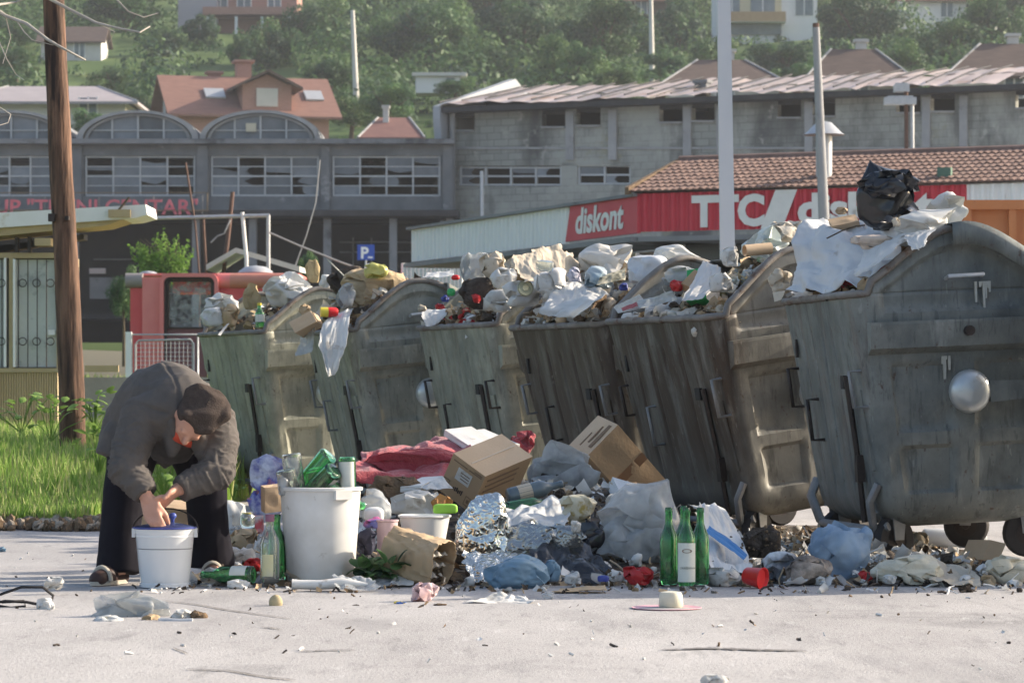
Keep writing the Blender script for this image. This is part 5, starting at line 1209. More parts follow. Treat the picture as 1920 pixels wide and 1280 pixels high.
for ank, toe in (((-.195, .02), (-.265, -.13)), ((.195, .42), (.215, .24))):
    a, t_ = Vector((ank[0], ank[1], 0)), Vector((toe[0], toe[1], 0)); dr = (t_ - a).normalized()
    b = MB(); capsule(b, a - dr * .03 + Vector((0, 0, .032)), .038, t_ + Vector((0, 0, .030)), .040, sq=1); capsule(b, a.lerp(t_, .45) + Vector((0, 0, .045)), .045, t_ + Vector((0, 0, .032)), .038)
    o = fuse(b, 'shoe', mat('dark_shoe', (.05, .025, .022), rough=.6), man, .006, 3)
    q = MB(); nrm = Vector((-dr.y, dr.x, 0)); c0 = a - dr * .06; c1 = t_ + dr * .04
    ring_ = [c0.lerp(c1, .5) + dr * (c1 - c0).length * .53 * math.cos(u) + nrm * .046 * math.sin(u) for u in [2 * math.pi * k / 24 for k in range(24)]]
    q.add([v + Vector((0, 0, .004)) for v in ring_] + [v + Vector((0, 0, .022)) for v in ring_], [tuple(range(24))[::-1], tuple(range(24, 48))] + [(k, (k + 1) % 24, 24 + (k + 1) % 24, 24 + k) for k in range(24)]); q.build('sole', M_shoe, o)
    q = MB(); tc = t_ - dr * .035
    q.tube([tc + nrm * .047 * math.cos(u) + Vector((0, 0, .022 + .062 * math.sin(u))) for u in [math.pi * k / 10 for k in range(11)]], .011, 6); q.build('strap', M_shoe, o, smooth=60)

DP = 13.78; pail = thing('pail', 'white enamel pail with blue lid and wire handle under the man hands', 'pail', (X(309, DP), DP, 0))
M_enam = mat('white_enamel', (.74, .75, .76), (.68, .69, .70), rough=.25, ns=4, spec=.6, coat=.4)
q = MB(); q.lathe([(.0, .004), (.112, .004), (.113, .02), (.108, .022), (.117, .12), (.121, .172), (.124, .174), (.124, .180), (.122, .182), (.128, .226), (.131, .228), (.131, .234), (.129, .236), (.136, .262), (.141, .266), (.139, .270), (.133, .262), (.11, .03)], 40); q.build('shell', M_enam, pail, smooth=35)
q = MB(); q.lathe([(.1235, .173), (.1255, .174), (.1255, .177), (.1235, .178)], 40); q.build('band', M_dkgalv, pail, smooth=60)
q = MB(); q.lathe([(.138, .263), (.143, .266), (.143, .270), (.138, .271)], 40); q.build('rim', M_navy, pail, smooth=40)
q = MB(); q.lathe([(.136, .269), (.13, .274), (.06, .288), (.02, .292), (.0, .292)], 36); ld = q.build('lid', mat('dark_blue_enamel', (.03, .04, .11), rough=.25, spec=.6), pail, smooth=40)
q = MB(); q.lathe([(.008, .29), (.008, .305), (.017, .315), (.017, .325), (.010, .333), (0, .334)], 16, Matrix.Translation((.035, 0, 0))); q.build('knob', mat('blue_knob', (.08, .12, .42), rough=.3), ld, smooth=50)
for s in (-1, 1): q = MB(); q.box((s * .139, 0, .245), (.014, .03, .04)); q.build('lug', M_enam, pail)
q = MB(); q.tube([(math.cos(u) * .147 * (1 + .05 * math.sin(u)), .08 * math.sin(u), .245 + .105 * math.sin(u)) for u in [math.pi * k / 16 for k in range(17)]], .0038, 6); q.build('bail_handle', M_iron, pail, smooth=60)

_ico = {}
def ico(sub):
    if sub not in _ico:
        bm = bmesh.new(); bmesh.ops.create_icosphere(bm, subdivisions=sub, radius=1); _ico[sub] = ([v.co.copy() for v in bm.verts], [tuple(v.index for v in f.verts) for f in bm.faces]); bm.free()
    return _ico[sub]

# ------------------------------------------------------------------ crumpled skins: oversize membranes pressed into a smaller space
def _relax(P, E, rest, its, bend, clampf, nb):
    i, j = E[:, 0], E[:, 1]; n = len(P); deg = np.bincount(np.concatenate([i, j]), minlength=n).astype(float)[:, None]
    for k in range(its):
        dv = P[j] - P[i]; L_ = np.linalg.norm(dv, axis=1) + 1e-9; c = (dv * ((L_ - rest) / L_ * .5)[:, None])
        acc = np.stack([np.bincount(i, c[:, a], n) - np.bincount(j, c[:, a], n) for a in range(3)], 1)
        P = P + acc / deg * 1.5
        if bend:
            s = np.stack([np.bincount(i, P[j, a], n) + np.bincount(j, P[i, a], n) for a in range(3)], 1) / deg
            P = P + bend * (s - P)
        P = clampf(P)
    return P
def _edges(Fs):
    E = np.concatenate([Fs[:, [a, (a + 1) % Fs.shape[1]]] for a in range(Fs.shape[1])]); E.sort(axis=1); return np.unique(E, axis=0)
def _subdiv(P, S, Fs, rng, amp):
    E = _edges(Fs); n = len(P); key = {(a, b): n + k for k, (a, b) in enumerate(map(tuple, E))}
    f = lambda a, b: key[(a, b) if a < b else (b, a)]
    mid = (P[E[:, 0]] + P[E[:, 1]]) / 2; P2 = np.concatenate([P, mid + rng.normal(0, amp, mid.shape)]); S2 = np.concatenate([S, (S[E[:, 0]] + S[E[:, 1]]) / 2])
    F2 = []
    for a, b, c in Fs: ab, bc, ca = f(a, b), f(b, c), f(c, a); F2 += [(a, ab, ca), (b, bc, ab), (c, ca, bc), (ab, bc, ca)]
    return P2, S2, np.array(F2)
def crumple_ball(seed, over=1.22, levels=3, st=(1, 1, 1), lump=.2):
    rng = np.random.default_rng(seed); V, Fc = ico(2); S = np.array([tuple(v) for v in V]); Fs = np.array(Fc); P = S + rng.normal(0, .22, S.shape)
    ph = rng.uniform(0, 9)
    def cl(P):
        r = np.linalg.norm(P, axis=1, keepdims=True) + 1e-9; u = P / r
        lim = 1 + lump * np.sin(2.6 * u[:, :1] + ph) * np.cos(2.4 * u[:, 1:2] - ph) + lump * .6 * np.sin(4.3 * u[:, 2:3] + 2 * ph) * np.cos(3.9 * u[:, :1]); return u * np.clip(r, .40, lim)
    for k in range(levels + 1):
        if k:
            P, S, Fs = _subdiv(P, S, Fs, rng, .035 / 2 ** k); S = S / np.linalg.norm(S, axis=1, keepdims=True)
        E = _edges(Fs); rest = np.linalg.norm((S[E[:, 0]] - S[E[:, 1]]) * np.array(st), axis=1) * over
        P = _relax(P, E, rest, (60, 60, 50, 24)[k], (.03, .03, .02, .02)[k], cl, None)
    return P, [tuple(f) for f in Fs]
def crumple_sheet(seed, over=1.07, n=64, zmax=.07):
    rng = np.random.default_rng(seed); m = 8; 
    g = np.linspace(0, 1, m + 1); S = np.stack([np.tile(g, m + 1), np.repeat(g, m + 1), np.zeros((m + 1) ** 2)], 1); P = S + rng.normal(0, .03, S.shape) * np.array([.3, .3, 1])
    def cl(P): return np.stack([np.clip(P[:, 0], -.01, 1.01), np.clip(P[:, 1], -.01, 1.01), np.clip(P[:, 2], -zmax, zmax)], 1)
    while True:
        w_ = m + 1; idx = np.arange(w_ * w_).reshape(w_, w_)
        E = np.concatenate([np.stack([idx[:, :-1].ravel(), idx[:, 1:].ravel()], 1), np.stack([idx[:-1].ravel(), idx[1:].ravel()], 1), np.stack([idx[:-1, :-1].ravel(), idx[1:, 1:].ravel()], 1), np.stack([idx[1:, :-1].ravel(), idx[:-1, 1:].ravel()], 1)])
        rest = np.linalg.norm(S[E[:, 0]] - S[E[:, 1]], axis=1) * over; P = _relax(P, E, rest, 50, .04, cl, None)
        if m >= n: break
        G, m2 = P.reshape(w_, w_, 3), m * 2; H_ = np.zeros((m2 + 1, m2 + 1, 3)); H_[::2, ::2] = G; H_[1::2, ::2] = (G[:-1] + G[1:]) / 2; H_[:, 1::2] = (H_[:, :-1:2] + H_[:, 2::2]) / 2
        P = H_.reshape(-1, 3) + rng.normal(0, .006 * 8 / m, ((m2 + 1) ** 2, 3)); m = m2; g = np.linspace(0, 1, m + 1); S = np.stack([np.tile(g, m + 1), np.repeat(g, m + 1), np.zeros((m + 1) ** 2)], 1)
    return P.reshape(m + 1, m + 1, 3)
BALLS = [crumple_ball(s, o, 3, st, l) for s, o, st, l in ((1, 1.12, (1, 1, 1), .15), (2, 1.10, (1, 1, 1.55), .2), (3, 1.12, (1.45, 1.45, 1), .2), (4, 1.35, (1, 1, 1), .25), (5, 1.08, (1.2, 1.2, 1.4), .3), (6, 1.22, (1.3, 1, 1), .3))]
BALL_S = [crumple_ball(s, o, 2, (1, 1, 1), .3) for s, o in ((11, 1.2), (12, 1.35), (13, 1.5))]
SHEETS = [crumple_sheet(s, o, 64, z) for s, o, z in ((1, 1.05, .10), (2, 1.09, .14), (3, 1.14, .18))]
BALLS2 = [crumple_ball(s, o, 2, st, l) for s, o, st, l in ((21, 1.12, (1, 1, 1), .15), (22, 1.10, (1, 1, 1.55), .2), (23, 1.12, (1.45, 1.45, 1), .2), (24, 1.35, (1, 1, 1), .25), (25, 1.08, (1.2, 1.2, 1.4), .3), (26, 1.22, (1.3, 1, 1), .3))]
TB0 = [crumple_ball(30 + i, 1.35, 0, (1, 1, 1), .3) for i in range(4)]; TB1 = [crumple_ball(40 + i, 1.3, 1, (1, 1, 1), .35) for i in range(5)]

# ------------------------------------------------------------------ refuse: generators
def PM(x, d):          # height of the refuse pile on the ground
    l = sm(-1.25, -.35, x) * (1 - sm(.60, 1.15, x)); f = sm(14.0, 16.3, d) * (1 - .3 * sm(17, 19.5, d))
    return .30 * l * f + .05 * sm(13.8, 14.4, d) * sm(-1.6, -1.1, x) * (1 - sm(2.0, 2.6, x)) + .04 * nz(x * 3, d * 3) * l * f
def rest(px, py):      # where the sight line through a photo point meets pile or ground
    d = 12.0
    while d < 30:
        if Z(py, d) <= max(0, PM(X(px, d), d)): return d
        d += .03
    return 30
def bag(name, label, cat, x0, x1, y0, y1, d, m, seed, dep=.75, cr=.3, sub=5, group=None, box=.9, tail=None, parent=None, pr=None):
    """crumpled sack filling a photo box at distance d; tail = (x, y) photo point of a gathered twist"""
    c = at((x0 + x1) / 2, (y0 + y1) / 2, d); rx, rz = (x1 - x0) / 2 / F * d, (y1 - y0) / 2 / F * d; ry = dep * max(min(rx, rz * 1.4), .02)
    q = seed * 7.31; rs = random.Random(seed)
    if cr < .16: V, Fc = ico(min(sub, 4)); A = np.array([tuple(v) for v in V])
    else:
        P_, Fc = BALLS[pr] if pr is not None else (BALL_S[rs.randrange(3)] if sub <= 4 else (BALLS if max(x1 - x0, y1 - y0) > 90 else BALLS2)[rs.choice((0, 1, 4, 1) if cr <= .4 else ((1, 2, 4, 5, 2) if cr <= .62 else (3, 5, 2)))])
        A = P_ @ np.array(Euler((rs.uniform(-.5, .5), rs.uniform(-.5, .5), rs.uniform(0, 6.28))).to_matrix())
    if cr >= .16: A = A * np.array([1 + .22 * nz(v[0] * 1.3 + q, v[1] * 1.3, v[2] * 1.3) + .05 * nz(v[0] * 4 + q, v[1] * 4, v[2] * 4) for v in A])[:, None]
    else: A = A * np.array([1 + .25 * cr * nz(v[0] * 2 + q, v[1] * 2, v[2] * 2) for v in A])[:, None]
    A = np.sign(A) * np.abs(A) ** box
    lo, hi = A.min(0), A.max(0); A = (A - (lo + hi) / 2) / ((hi - lo) / 2)
    A[:, 2] = np.maximum(A[:, 2], -.86); A[:, 2] = (A[:, 2] + .86) / 1.86 * 2 - 1
    A *= np.array([rx, ry, rz])
    if tail:
        tp = at(tail[0], tail[1], d) - c; dr = tp.normalized(); 
        for i in range(len(A)):
            p = Vector(A[i]); k = p.normalized().dot(dr)
            if k > .78: A[i] = tuple(p.lerp(tp * (p.length / max(rx, rz) * .5 + .6), ((k - .78) / .22) ** 1.5))
    mm = MB(); mm.add([tuple(v) for v in A], Fc); o = mm.build(name, m, parent, smooth=70, loc=c if parent is None else None)
    if cat: tag(o, label, cat, group)
    return o
def loft(name, label, cat, rows, m, seed, amp=.012, nu=26, nv=26, ragged=.0, group=None, fr=9.0):
    """loose sheet through rows of (left, right) photo points, each (x, y, distance)"""
    L = [(at(*a), at(*b)) for a, b in rows]; c = L[0][0].copy(); n = len(L) - 1
    def cat_(k, t, side):
        p = [L[max(0, min(n, k + i))][side] for i in (-1, 0, 1, 2)]
        return .5 * ((2 * p[1]) + (p[2] - p[0]) * t + (2 * p[0] - 5 * p[1] + 4 * p[2] - p[3]) * t * t + (3 * p[1] - p[0] - 3 * p[2] + p[3]) * t ** 3)
    q = seed * 3.17; G = SHEETS[0 if amp < .012 else (1 if amp < .019 else 2)]; fl = seed % 4; W_ = sum((b - a).length for a, b in L) / len(L); Hh = sum(((L[k][0] + L[k][1]) / 2 - (L[k + 1][0] + L[k + 1][1]) / 2).length for k in range(n)); S_ = min(W_, Hh)
    def surf(u, v):
        v = max(0, min(.9999, v)); s = v * n; k = min(n - 1, int(s)); t = s - k; a, b = cat_(k, t, 0), cat_(k, t, 1); return a.lerp(b, u), b - a
    def fn(u, v):
        gu, gv = (u if fl & 1 else 1 - u), (v if fl & 2 else 1 - v); g = G[int(round(gv * 64)), int(round(gu * 64))]
        uu = u + (g[0] - gu) * (1 if fl & 1 else -1) + (ragged * 1.3 * nz(v * 9 + q, u * 2) if u < .06 or u > .94 else 0); vv = v + (g[1] - gv) * (1 if fl & 2 else -1) + (ragged * nz(u * 9 + q, 3) if v > .94 else 0)
        p, ac = surf(uu, vv); p2, _ = surf(uu, vv + .03); p1, _ = surf(uu, vv - .03); nn = ac.cross(p2 - p1)
        if nn.length < 1e-9: nn = Vector((0, -1, 0))
        nn.normalize()
        if nn.y > 0: nn = -nn
        h = g[2] * S_ * 1.05 + amp * nz(p.x * fr * .6 + q, p.y * fr * .6, p.z * fr * .6)
        return p - c + nn * h
    nu, nv = (32, 32) if W_ < .12 else (64, 64)
    mm = MB(); mm.grid(fn, nu, nv); o = mm.build(name, m, smooth=75, loc=c)
    so = o.modifiers.new('thickness', 'SOLIDIFY'); so.thickness = .0012
    return tag(o, label, cat, group)
def box3(name, label, cat, Fp, d, a, b, c, mats, group=None, bend=.004):
    """closed carton from its nearest corner and three photo edge vectors; depth found from right angles"""
    ab, ac, bc = -(a[0] * b[0] + a[1] * b[1]), -(a[0] * c[0] + a[1] * c[1]), -(b[0] * c[0] + b[1] * c[1])
    za = math.sqrt(abs(ab * ac / bc)); zb_ = ab / za; zc = ac / za; s = d / F
    A, B, C = [Vector((v[0] * s, z * s, -v[1] * s)) for v, z in ((a, za), (b, zb_), (c, zc))]
    p = at(Fp[0], Fp[1], d); t = thing(name, label, cat, p, group=group)
    M = Matrix((A.normalized(), B.normalized(), C.normalized())).transposed().to_4x4()
    la, lb, lc = A.length, B.length, C.length
    q = MB()
    for i, (o_, u, v, nu, nv) in enumerate((((0, 0, 0), (la, 0, 0), (0, lb, 0), 10, 10), ((0, 0, 0), (la, 0, 0), (0, 0, lc), 10, 10), ((0, 0, 0), (0, lb, 0), (0, 0, lc), 10, 10), ((la, lb, lc), (-la, 0, 0), (0, -lb, 0), 4, 4), ((la, lb, lc), (-la, 0, 0), (0, 0, -lc), 4, 4), ((la, lb, lc), (0, -lb, 0), (0, 0, -lc), 4, 4))):
        o_, u, v = Vector(o_), Vector(u), Vector(v); nn = u.cross(v).normalized(); q.mi = i % len(mats) if i < 3 else 0
        q.grid(lambda x, y: M.to_3x3() @ (o_ + u * x + v * y + nn * bend * 2.5 * nz(x * 2 + i * 3, y * 2, p.x * 9) * math.sin(math.pi * x) * math.sin(math.pi * y)), nu, nv)
    q.build('carton_shell', mats, t)
    return t, M, la, lb, lc
def face_print(t, M, pts, mm, nm, off):
    """flat print on a carton: pts in carton axes, moved out by off along the given vector"""
    q = MB(); R3 = M.to_3x3(); o_ = Vector(off); q.add([R3 @ (Vector(p) + o_) for p in pts] + [R3 @ (Vector(p) + o_ * .2) for p in pts], [(0, 1, 2, 3), (7, 6, 5, 4), (0, 4, 5, 1), (1, 5, 6, 2), (2, 6, 7, 3), (3, 7, 4, 0)])
    return q.build(nm, mm, t)
WINE = [(0, .004), (.030, .0), (.0365, .006), (.0375, .02), (.0375, .170), (.034, .192), (.024, .214), (.016, .235), (.0145, .275), (.0165, .278), (.0165, .292), (.0135, .296), (.0115, .292), (.012, .235), (.033, .165), (.033, .02), (0, .018)]
JAR = [(0, .0), (.035, .0), (.038, .008), (.038, .10), (.03, .115), (.03, .13), (.027, .13), (.027, .115), (.034, .10), (.034, .01), (0, .008)]
def bottle(name, label, px, py, d, dirn, L, rr_, m, prof=WINE, lab=None, cap=None, group=None, labz=(.25, .55), arc=(0, 6.283)):
    """bottle with its base centre at a photo point, axis along dirn"""
    base = at(px, py, d); t = thing(name, label, 'bottle' if prof is WINE else 'jar', base, group=group)
    h0 = max(z for _, z in prof); r0 = max(r for r, _ in prof); Q = Vector(dirn).normalized().to_track_quat('Z', 'Y').to_matrix().to_4x4()
    q = MB(); q.lathe([(r * rr_ / r0, z * L / h0) for r, z in prof], 28, Q); q.build('glass', m, t, smooth=50)
    if lab:
        q = MB(); n = 18; a0, a1 = arc; rl = rr_ * 1.012; z0, z1 = labz[0] * L, labz[1] * L
        q.grid(lambda u, v: Q.to_3x3() @ Vector((rl * math.cos(a0 + (a1 - a0) * u), rl * math.sin(a0 + (a1 - a0) * u), z0 + (z1 - z0) * v)), n, 2); q.build('paper_label', lab, t, smooth=60)
    if cap:
        q = MB(); q.lathe([(rr_ * .46, L * .90), (rr_ * .48, L * 1.005), (0, L * 1.01)], 16, Q); q.build('cap', cap, t, smooth=50)
    return t
def scatter(name, label, cat, n, pick, mats, seed, smin=.015, smax=.06, M=None, sticks=.2, lump=.25):
    """unsorted small litter, joined: curled scraps, sticks, chips and lumps"""
    r = random.Random(seed); m = MB(); TB = TB1 if smin > .04 else TB0
    for i in range(n):
        p = pick(r)
        if p is None: continue
        p = Vector(p); s = r.uniform(smin, smax); e = Euler((r.uniform(-.9, .9), r.uniform(-.9, .9), r.uniform(0, 6.28))).to_matrix(); m.mi = r.randrange(len(mats)); k = r.random()
        if k < sticks:
            a = e @ Vector((s * 1.6, 0, r.uniform(-.3, .6) * s)); m.tube([p - a, p + e @ Vector((0, s * .3, s * .2)), p + a], r.uniform(.002, .006), 4)
        elif k < sticks + lump:
            V, Fc = TB[r.randrange(len(TB))]; m.add([p + e @ Vector((v[0] * s * .8, v[1] * s * .7, v[2] * s * .6)) for v in V], Fc)
        else:
            w_, h_, cu, q = s * r.uniform(.5, 1.2), s * r.uniform(.5, 1.4), r.uniform(-1.5, 1.5), r.uniform(0, 50)
            def fn(u, v):
                x, y = (u - .5) * 2 * w_, (v - .5) * 2 * h_; return p + e @ Vector((x + .3 * w_ * nz(q, v * 2), y + .3 * h_ * nz(u * 2, q), cu * (x * x + .4 * y * x) / max(w_, .01) * .6 + s * .35 * nz(u * 2.5 + q, v * 2.5)))
            m.grid(fn, 4, 4)
    o = m.build(name, mats, smooth=60)
    if M is not None: o.matrix_world = M
    return tag(o, label, cat, kind='stuff')
def heap(name, label, C, hump, seed, mats, mash, n=330, ox=0.0, low=0.0, x0=-.53, x1=.5, peak=(0, 0)):
    M = Matrix.Translation(C.location) @ C.rotation_euler.to_matrix().to_4x4()
    def hz(x, y):
        u, v = x / .55, y / .70; g = max(0, 1 - u * u) ** .5 * max(0, 1 - v * v) ** .5
        k = math.exp(-(((x - peak[0]) / .38) ** 2 + ((y - peak[1]) / .55) ** 2))
        return ZR - .07 - low + hump * (.45 * g + .55 * k) + .05 * nz(x * 6 + seed, y * 6) + .03 * nz(x * 14, y * 14 + seed)
    m = MB(); w_, h_ = 56, 70
    m.grid(lambda u, v: (x0 + (x1 - x0) * u, -.66 + 1.32 * v, hz(x0 + (x1 - x0) * u, -.66 + 1.32 * v)), w_, h_)
    o = m.build(name, mash, smooth=70); o.matrix_world = M; tag(o, label, 'refuse', kind='stuff')
    def pk(r):
        x, y = r.uniform(x0, x1 - .05), r.uniform(-.64, .64); return (x, y, hz(x, y) + r.uniform(0, .05))
    scatter(name, label.replace('refuse', 'loose scraps'), 'refuse', n, pk, mats, seed + 1, .014, .062, M, lump=.38)
    scatter(name, label.replace('refuse', 'crumpled paper and rags'), 'refuse', min(n // 9, 90), pk, [M_paper, M_beige, M_kraft, M_gbag, M_dirtyw, M_wbag, M_brown, MATS['newsprint']], seed + 2, .045, .10, M, sticks=0, lump=.7)
mat('newsprint', (.46, .45, .42), (.62, .61, .57), rough=.9, ns=40, bump=.2, transl=.1)
MIX = [M_brown, M_darkl, M_beige, M_paper, M_straw, M_dirtyw, M_kraft, M_darkl, M_brown, M_redbag]
DARKMIX = [M_brown, M_darkl, M_darkl, M_straw, M_kraft, M_brown, M_beige]
heap('refuse_heap', 'mixed refuse filling the farthest container', C6, .22, 61, [M_brown, M_darkl, M_straw, M_beige, M_kraft], M_mash1, 300)
heap('refuse_heap', 'brown refuse heaped in the container with the hanging cloth', C5, .42, 62, DARKMIX, M_mash1, 900, peak=(-.1, .2))
heap('refuse_heap', 'mixed refuse heaped in the grey-green middle container', C4, .34, 63, MIX, M_mash2, 900, peak=(.1, -.1))
heap('refuse_heap', 'paper refuse heaped in the brown middle container', C3, .40, 64, [M_paper, M_beige, M_dirtyw, M_kraft, M_brown, M_beige], M_mash3, 900, peak=(0, .3))
heap('refuse_heap', 'mixed refuse lying low in the second nearest container', C2, .30, 65, [M_brown, M_darkl, M_dirtyw, M_beige, M_kraft, M_straw], M_mash2, 900, low=.03, peak=(.25, .1))
heap('refuse_heap', 'mixed refuse under the white sheet in the nearest container', C1, .34, 66, MIX, M_mash2, 300, peak=(.05, .1))
heap('refuse_heap', 'mixed refuse in the container outside the picture', C0, .5, 67, MIX, M_mash2, 60)
# pile on the ground
m = MB(); m.grid(lambda u, v: (-1.7 + 4.4 * u, 13.85 + 5.6 * v, PM(-1.7 + 4.4 * u, 13.85 + 5.6 * v) - .012 + .02 * nz(u * 30, v * 30)), 110, 130)
tag(m.build('refuse_pile', M_mash4, smooth=70), 'dark trampled refuse spread before the containers', 'refuse', kind='stuff')
def pkp(r):
    x, d = r.uniform(-1.45, 2.3), 13.85 + 4.6 * r.random() ** 1.4; return (x, d, PM(x, d) + .012)
scatter('refuse_pile', 'loose scraps strewn over the ground pile', 'refuse', 1900, pkp, [M_brown, M_darkl, M_paper, M_beige, M_dirtyw, M_kraft, M_gbag], 71, .010, .05)
def pkg(r):
    d = 9.6 + 7.5 * r.random() ** .8; return (r.uniform(-.175, .175) * d, d, .004)
scatter('litter', 'tiny crumbs and chips of litter scattered over the pavement', 'litter', 300, pkg, [M_darkl, M_brown, M_paper, M_dirtyw, M_darkl], 72, .003, .010, sticks=.3, lump=.2)
def pkf(r):
    d = 13.3 + .8 * r.random(); return (r.uniform(-1.7, 2.35), d, .006)
scatter('litter', 'small scraps of litter along the front edge of the pile', 'litter', 300, pkf, [M_darkl, M_brown, M_paper, M_dirtyw, M_darkl, M_kraft], 73, .005, .024, sticks=.3, lump=.12)
M_tar = mat('tar_crack', (.14, .13, .125), (.20, .19, .185), rough=.95, ns=20)
for i, L in enumerate(([(310, 1127), (370, 1134), (420, 1143), (470, 1150), (555, 1162)], [(490, 1176), (530, 1180)], [(560, 1222), (610, 1220), (670, 1219)], [(325, 1215), (355, 1227)], [(350, 1255), (430, 1258), (500, 1270), (560, 1276)], [(1240, 1219), (1330, 1216), (1420, 1219), (1520, 1221)])):
    q = MB(); c = None; vs, fs = [], []
    P_ = []
    for (x0, y0), (x1, y1) in zip(L, L[1:]):
        for k in range(12): P_.append((x0 + (x1 - x0) * k / 12, y0 + (y1 - y0) * k / 12))
    for k, (x, y) in enumerate(P_):
        dd = gd(y); p = Vector((X(x, dd), dd + .02 * nz(k * .5, i), .004)); w_ = (.012 + .014 * nz(k * .7, i * 3)) * (2.4 if i == 5 else 1) * math.sin(math.pi * (k + .5) / len(P_)) ** .5
        vs += [p + Vector((0, -abs(w_) - .003, 0)), p + Vector((0, abs(w_) + .003, 0))]
    fs = [(2 * k, 2 * k + 2, 2 * k + 3, 2 * k + 1) for k in range(len(P_) - 1)]; q.add(vs, fs); o = q.build('pavement_crack', M_tar); struct(o)

# ------------------------------------------------------------------ refuse on the containers
G6, G5, G4, G3, G2, G1 = [g + ' container load' for g in ('farthest', 'cloth', 'grey-green', 'paper', 'second', 'nearest')]
def B(label, x0, x1, y0, y1, d, m, seed, name='plastic_bag', cat='bag', **k): return bag(name, label, cat, x0, x1, y0, y1, d, m, seed, **k)
# farthest container
B('bright white bag on the left corner of the farthest container', 383, 450, 548, 590, 25.4, M_wbag, 1, cr=.35); B('white bag sagging over the rim of the farthest container', 375, 420, 575, 612, 25.0, M_wbag, 2)
B('crinkled white bag at the right of the farthest container', 490, 592, 508, 575, 25.2, M_wbag, 3, cr=.5, box=1.1, tail=(498, 545))
B('crushed brown paper ball among straw in the farthest container', 405, 450, 568, 612, 25.0, M_kraft, 4, 'paper_ball', 'paper', cr=.5); B('dried corn husks standing up in the farthest container', 455, 490, 530, 580, 25.3, M_straw, 5, 'corn_husk', 'husk', cr=.7, dep=.4)
bottle('glass_bottle', 'pale green bottle with gold cap in the farthest container', 488, 615, 24.75, (-.04, 0, 1), .20, .038, M_gglass, lab=M_lab, cap=M_yel)
loft('paper_strip', 'pale curled strip hanging over the far container rim', 'strip', [((425, 608, 24.6), (430, 606, 24.6)), ((415, 620, 24.55), (420, 620, 24.55)), ((408, 628, 24.5), (413, 630, 24.5))], M_paper, 3, .004, 6, 10)
B('drooping dry flowers above the white crinkled bag', 572, 600, 485, 530, 25.6, M_straw, 7, 'dry_flowers', 'flowers', cr=.8, dep=.4)
# container with hanging cloth
loft('cloth', 'white cloth hanging far down the front of the far container', 'cloth', [((618, 592, 22.9), (662, 578, 23.1)), ((606, 608, 22.72), (655, 600, 22.75)), ((598, 640, 22.6), (650, 640, 22.62)), ((606, 672, 22.55), (640, 670, 22.58)), ((616, 705, 22.5), (628, 703, 22.55))], M_wbag, 8, .020, 24, 34, .05)
loft('plastic_film', 'grey see-through film hanging between the two far containers', 'film', [((572, 605, 23.0), (592, 602, 22.9)), ((565, 630, 22.95), (590, 628, 22.85)), ((552, 668, 22.9), (585, 660, 22.8))], M_gbag, 9, .018, 16, 22, .05)
box3('carton_flap', 'small tan carton piece on the corner of the cloth container', 'carton', (553, 624), 22.75, (-12, -20), (40, -22), (12, 8), [M_cardl])
B('crumpled brown leaf of paper above the tan carton piece', 560, 583, 568, 592, 22.9, M_kraft, 10, 'paper_ball', 'paper', cr=.6)
t = thing('tin_can', 'yellow and red tin can lying on the cloth container', 'can', at(601, 585, 22.85)); q = MB(); Q = Euler((0, math.pi / 2, .2)).to_matrix().to_4x4()
q.lathe([(0, 0), (.037, 0), (.037, .055)], 20, Q); q.build('yellow_half', M_yel, t, smooth=50); q = MB(); q.lathe([(.037, .055), (.036, .11), (.025, .13), (0, .13)], 20, Q); q.build('red_half', M_red, t, smooth=50)
B('woven tan basket-like carton on the arched end', 636, 762, 503, 578, 23.4, mat('woven_tan', (.42, .30, .17), (.54, .42, .27), rough=.85, ns=18, sc=(1, 1, 3), bump=.5, bs=50), 11, 'tan_sack', 'sack', cr=.22, box=.75)
B('yellow plastic bottle on top of the tan sack', 682, 728, 492, 522, 23.2, mat('pale_yellow_film', (.62, .60, .22), rough=.3, transl=.3), 12, 'plastic_bottle', 'bottle', cr=.4)
box3('foam_block', 'white foam block leaning above the brown refuse', 'foam', (652, 522), 23.5, (-8, -6), (-30, -30), (4, 6), [M_white])
B('white round lid half buried above the brown refuse', 683, 712, 493, 510, 23.6, M_white, 13, 'lid', 'lid', cr=.1); B('small white bag right of the crinkled bag', 598, 625, 514, 540, 23.9, M_wbag, 14)
B('dark crumbling leaf litter clump at the top of the cloth container', 612, 690, 498, 560, 23.7, M_darkl, 15, 'leaf_clump', 'clump', cr=.8, dep=.6); B('grey film bundle left of the tan sack', 628, 668, 530, 580, 23.2, M_gbag, 16)
loft('rag', 'white rag laid over the far arched rim', 'rag', [((800, 512, 23.3), (850, 505, 23.3)), ((790, 522, 23.0), (852, 518, 23.0))], M_wbag, 17, .01)
B('red plastic cap on the rim left of the grey film bag', 846, 862, 515, 525, 22.6, M_red, 18, 'bottle_top', 'bottle top', cr=.05, sub=3)
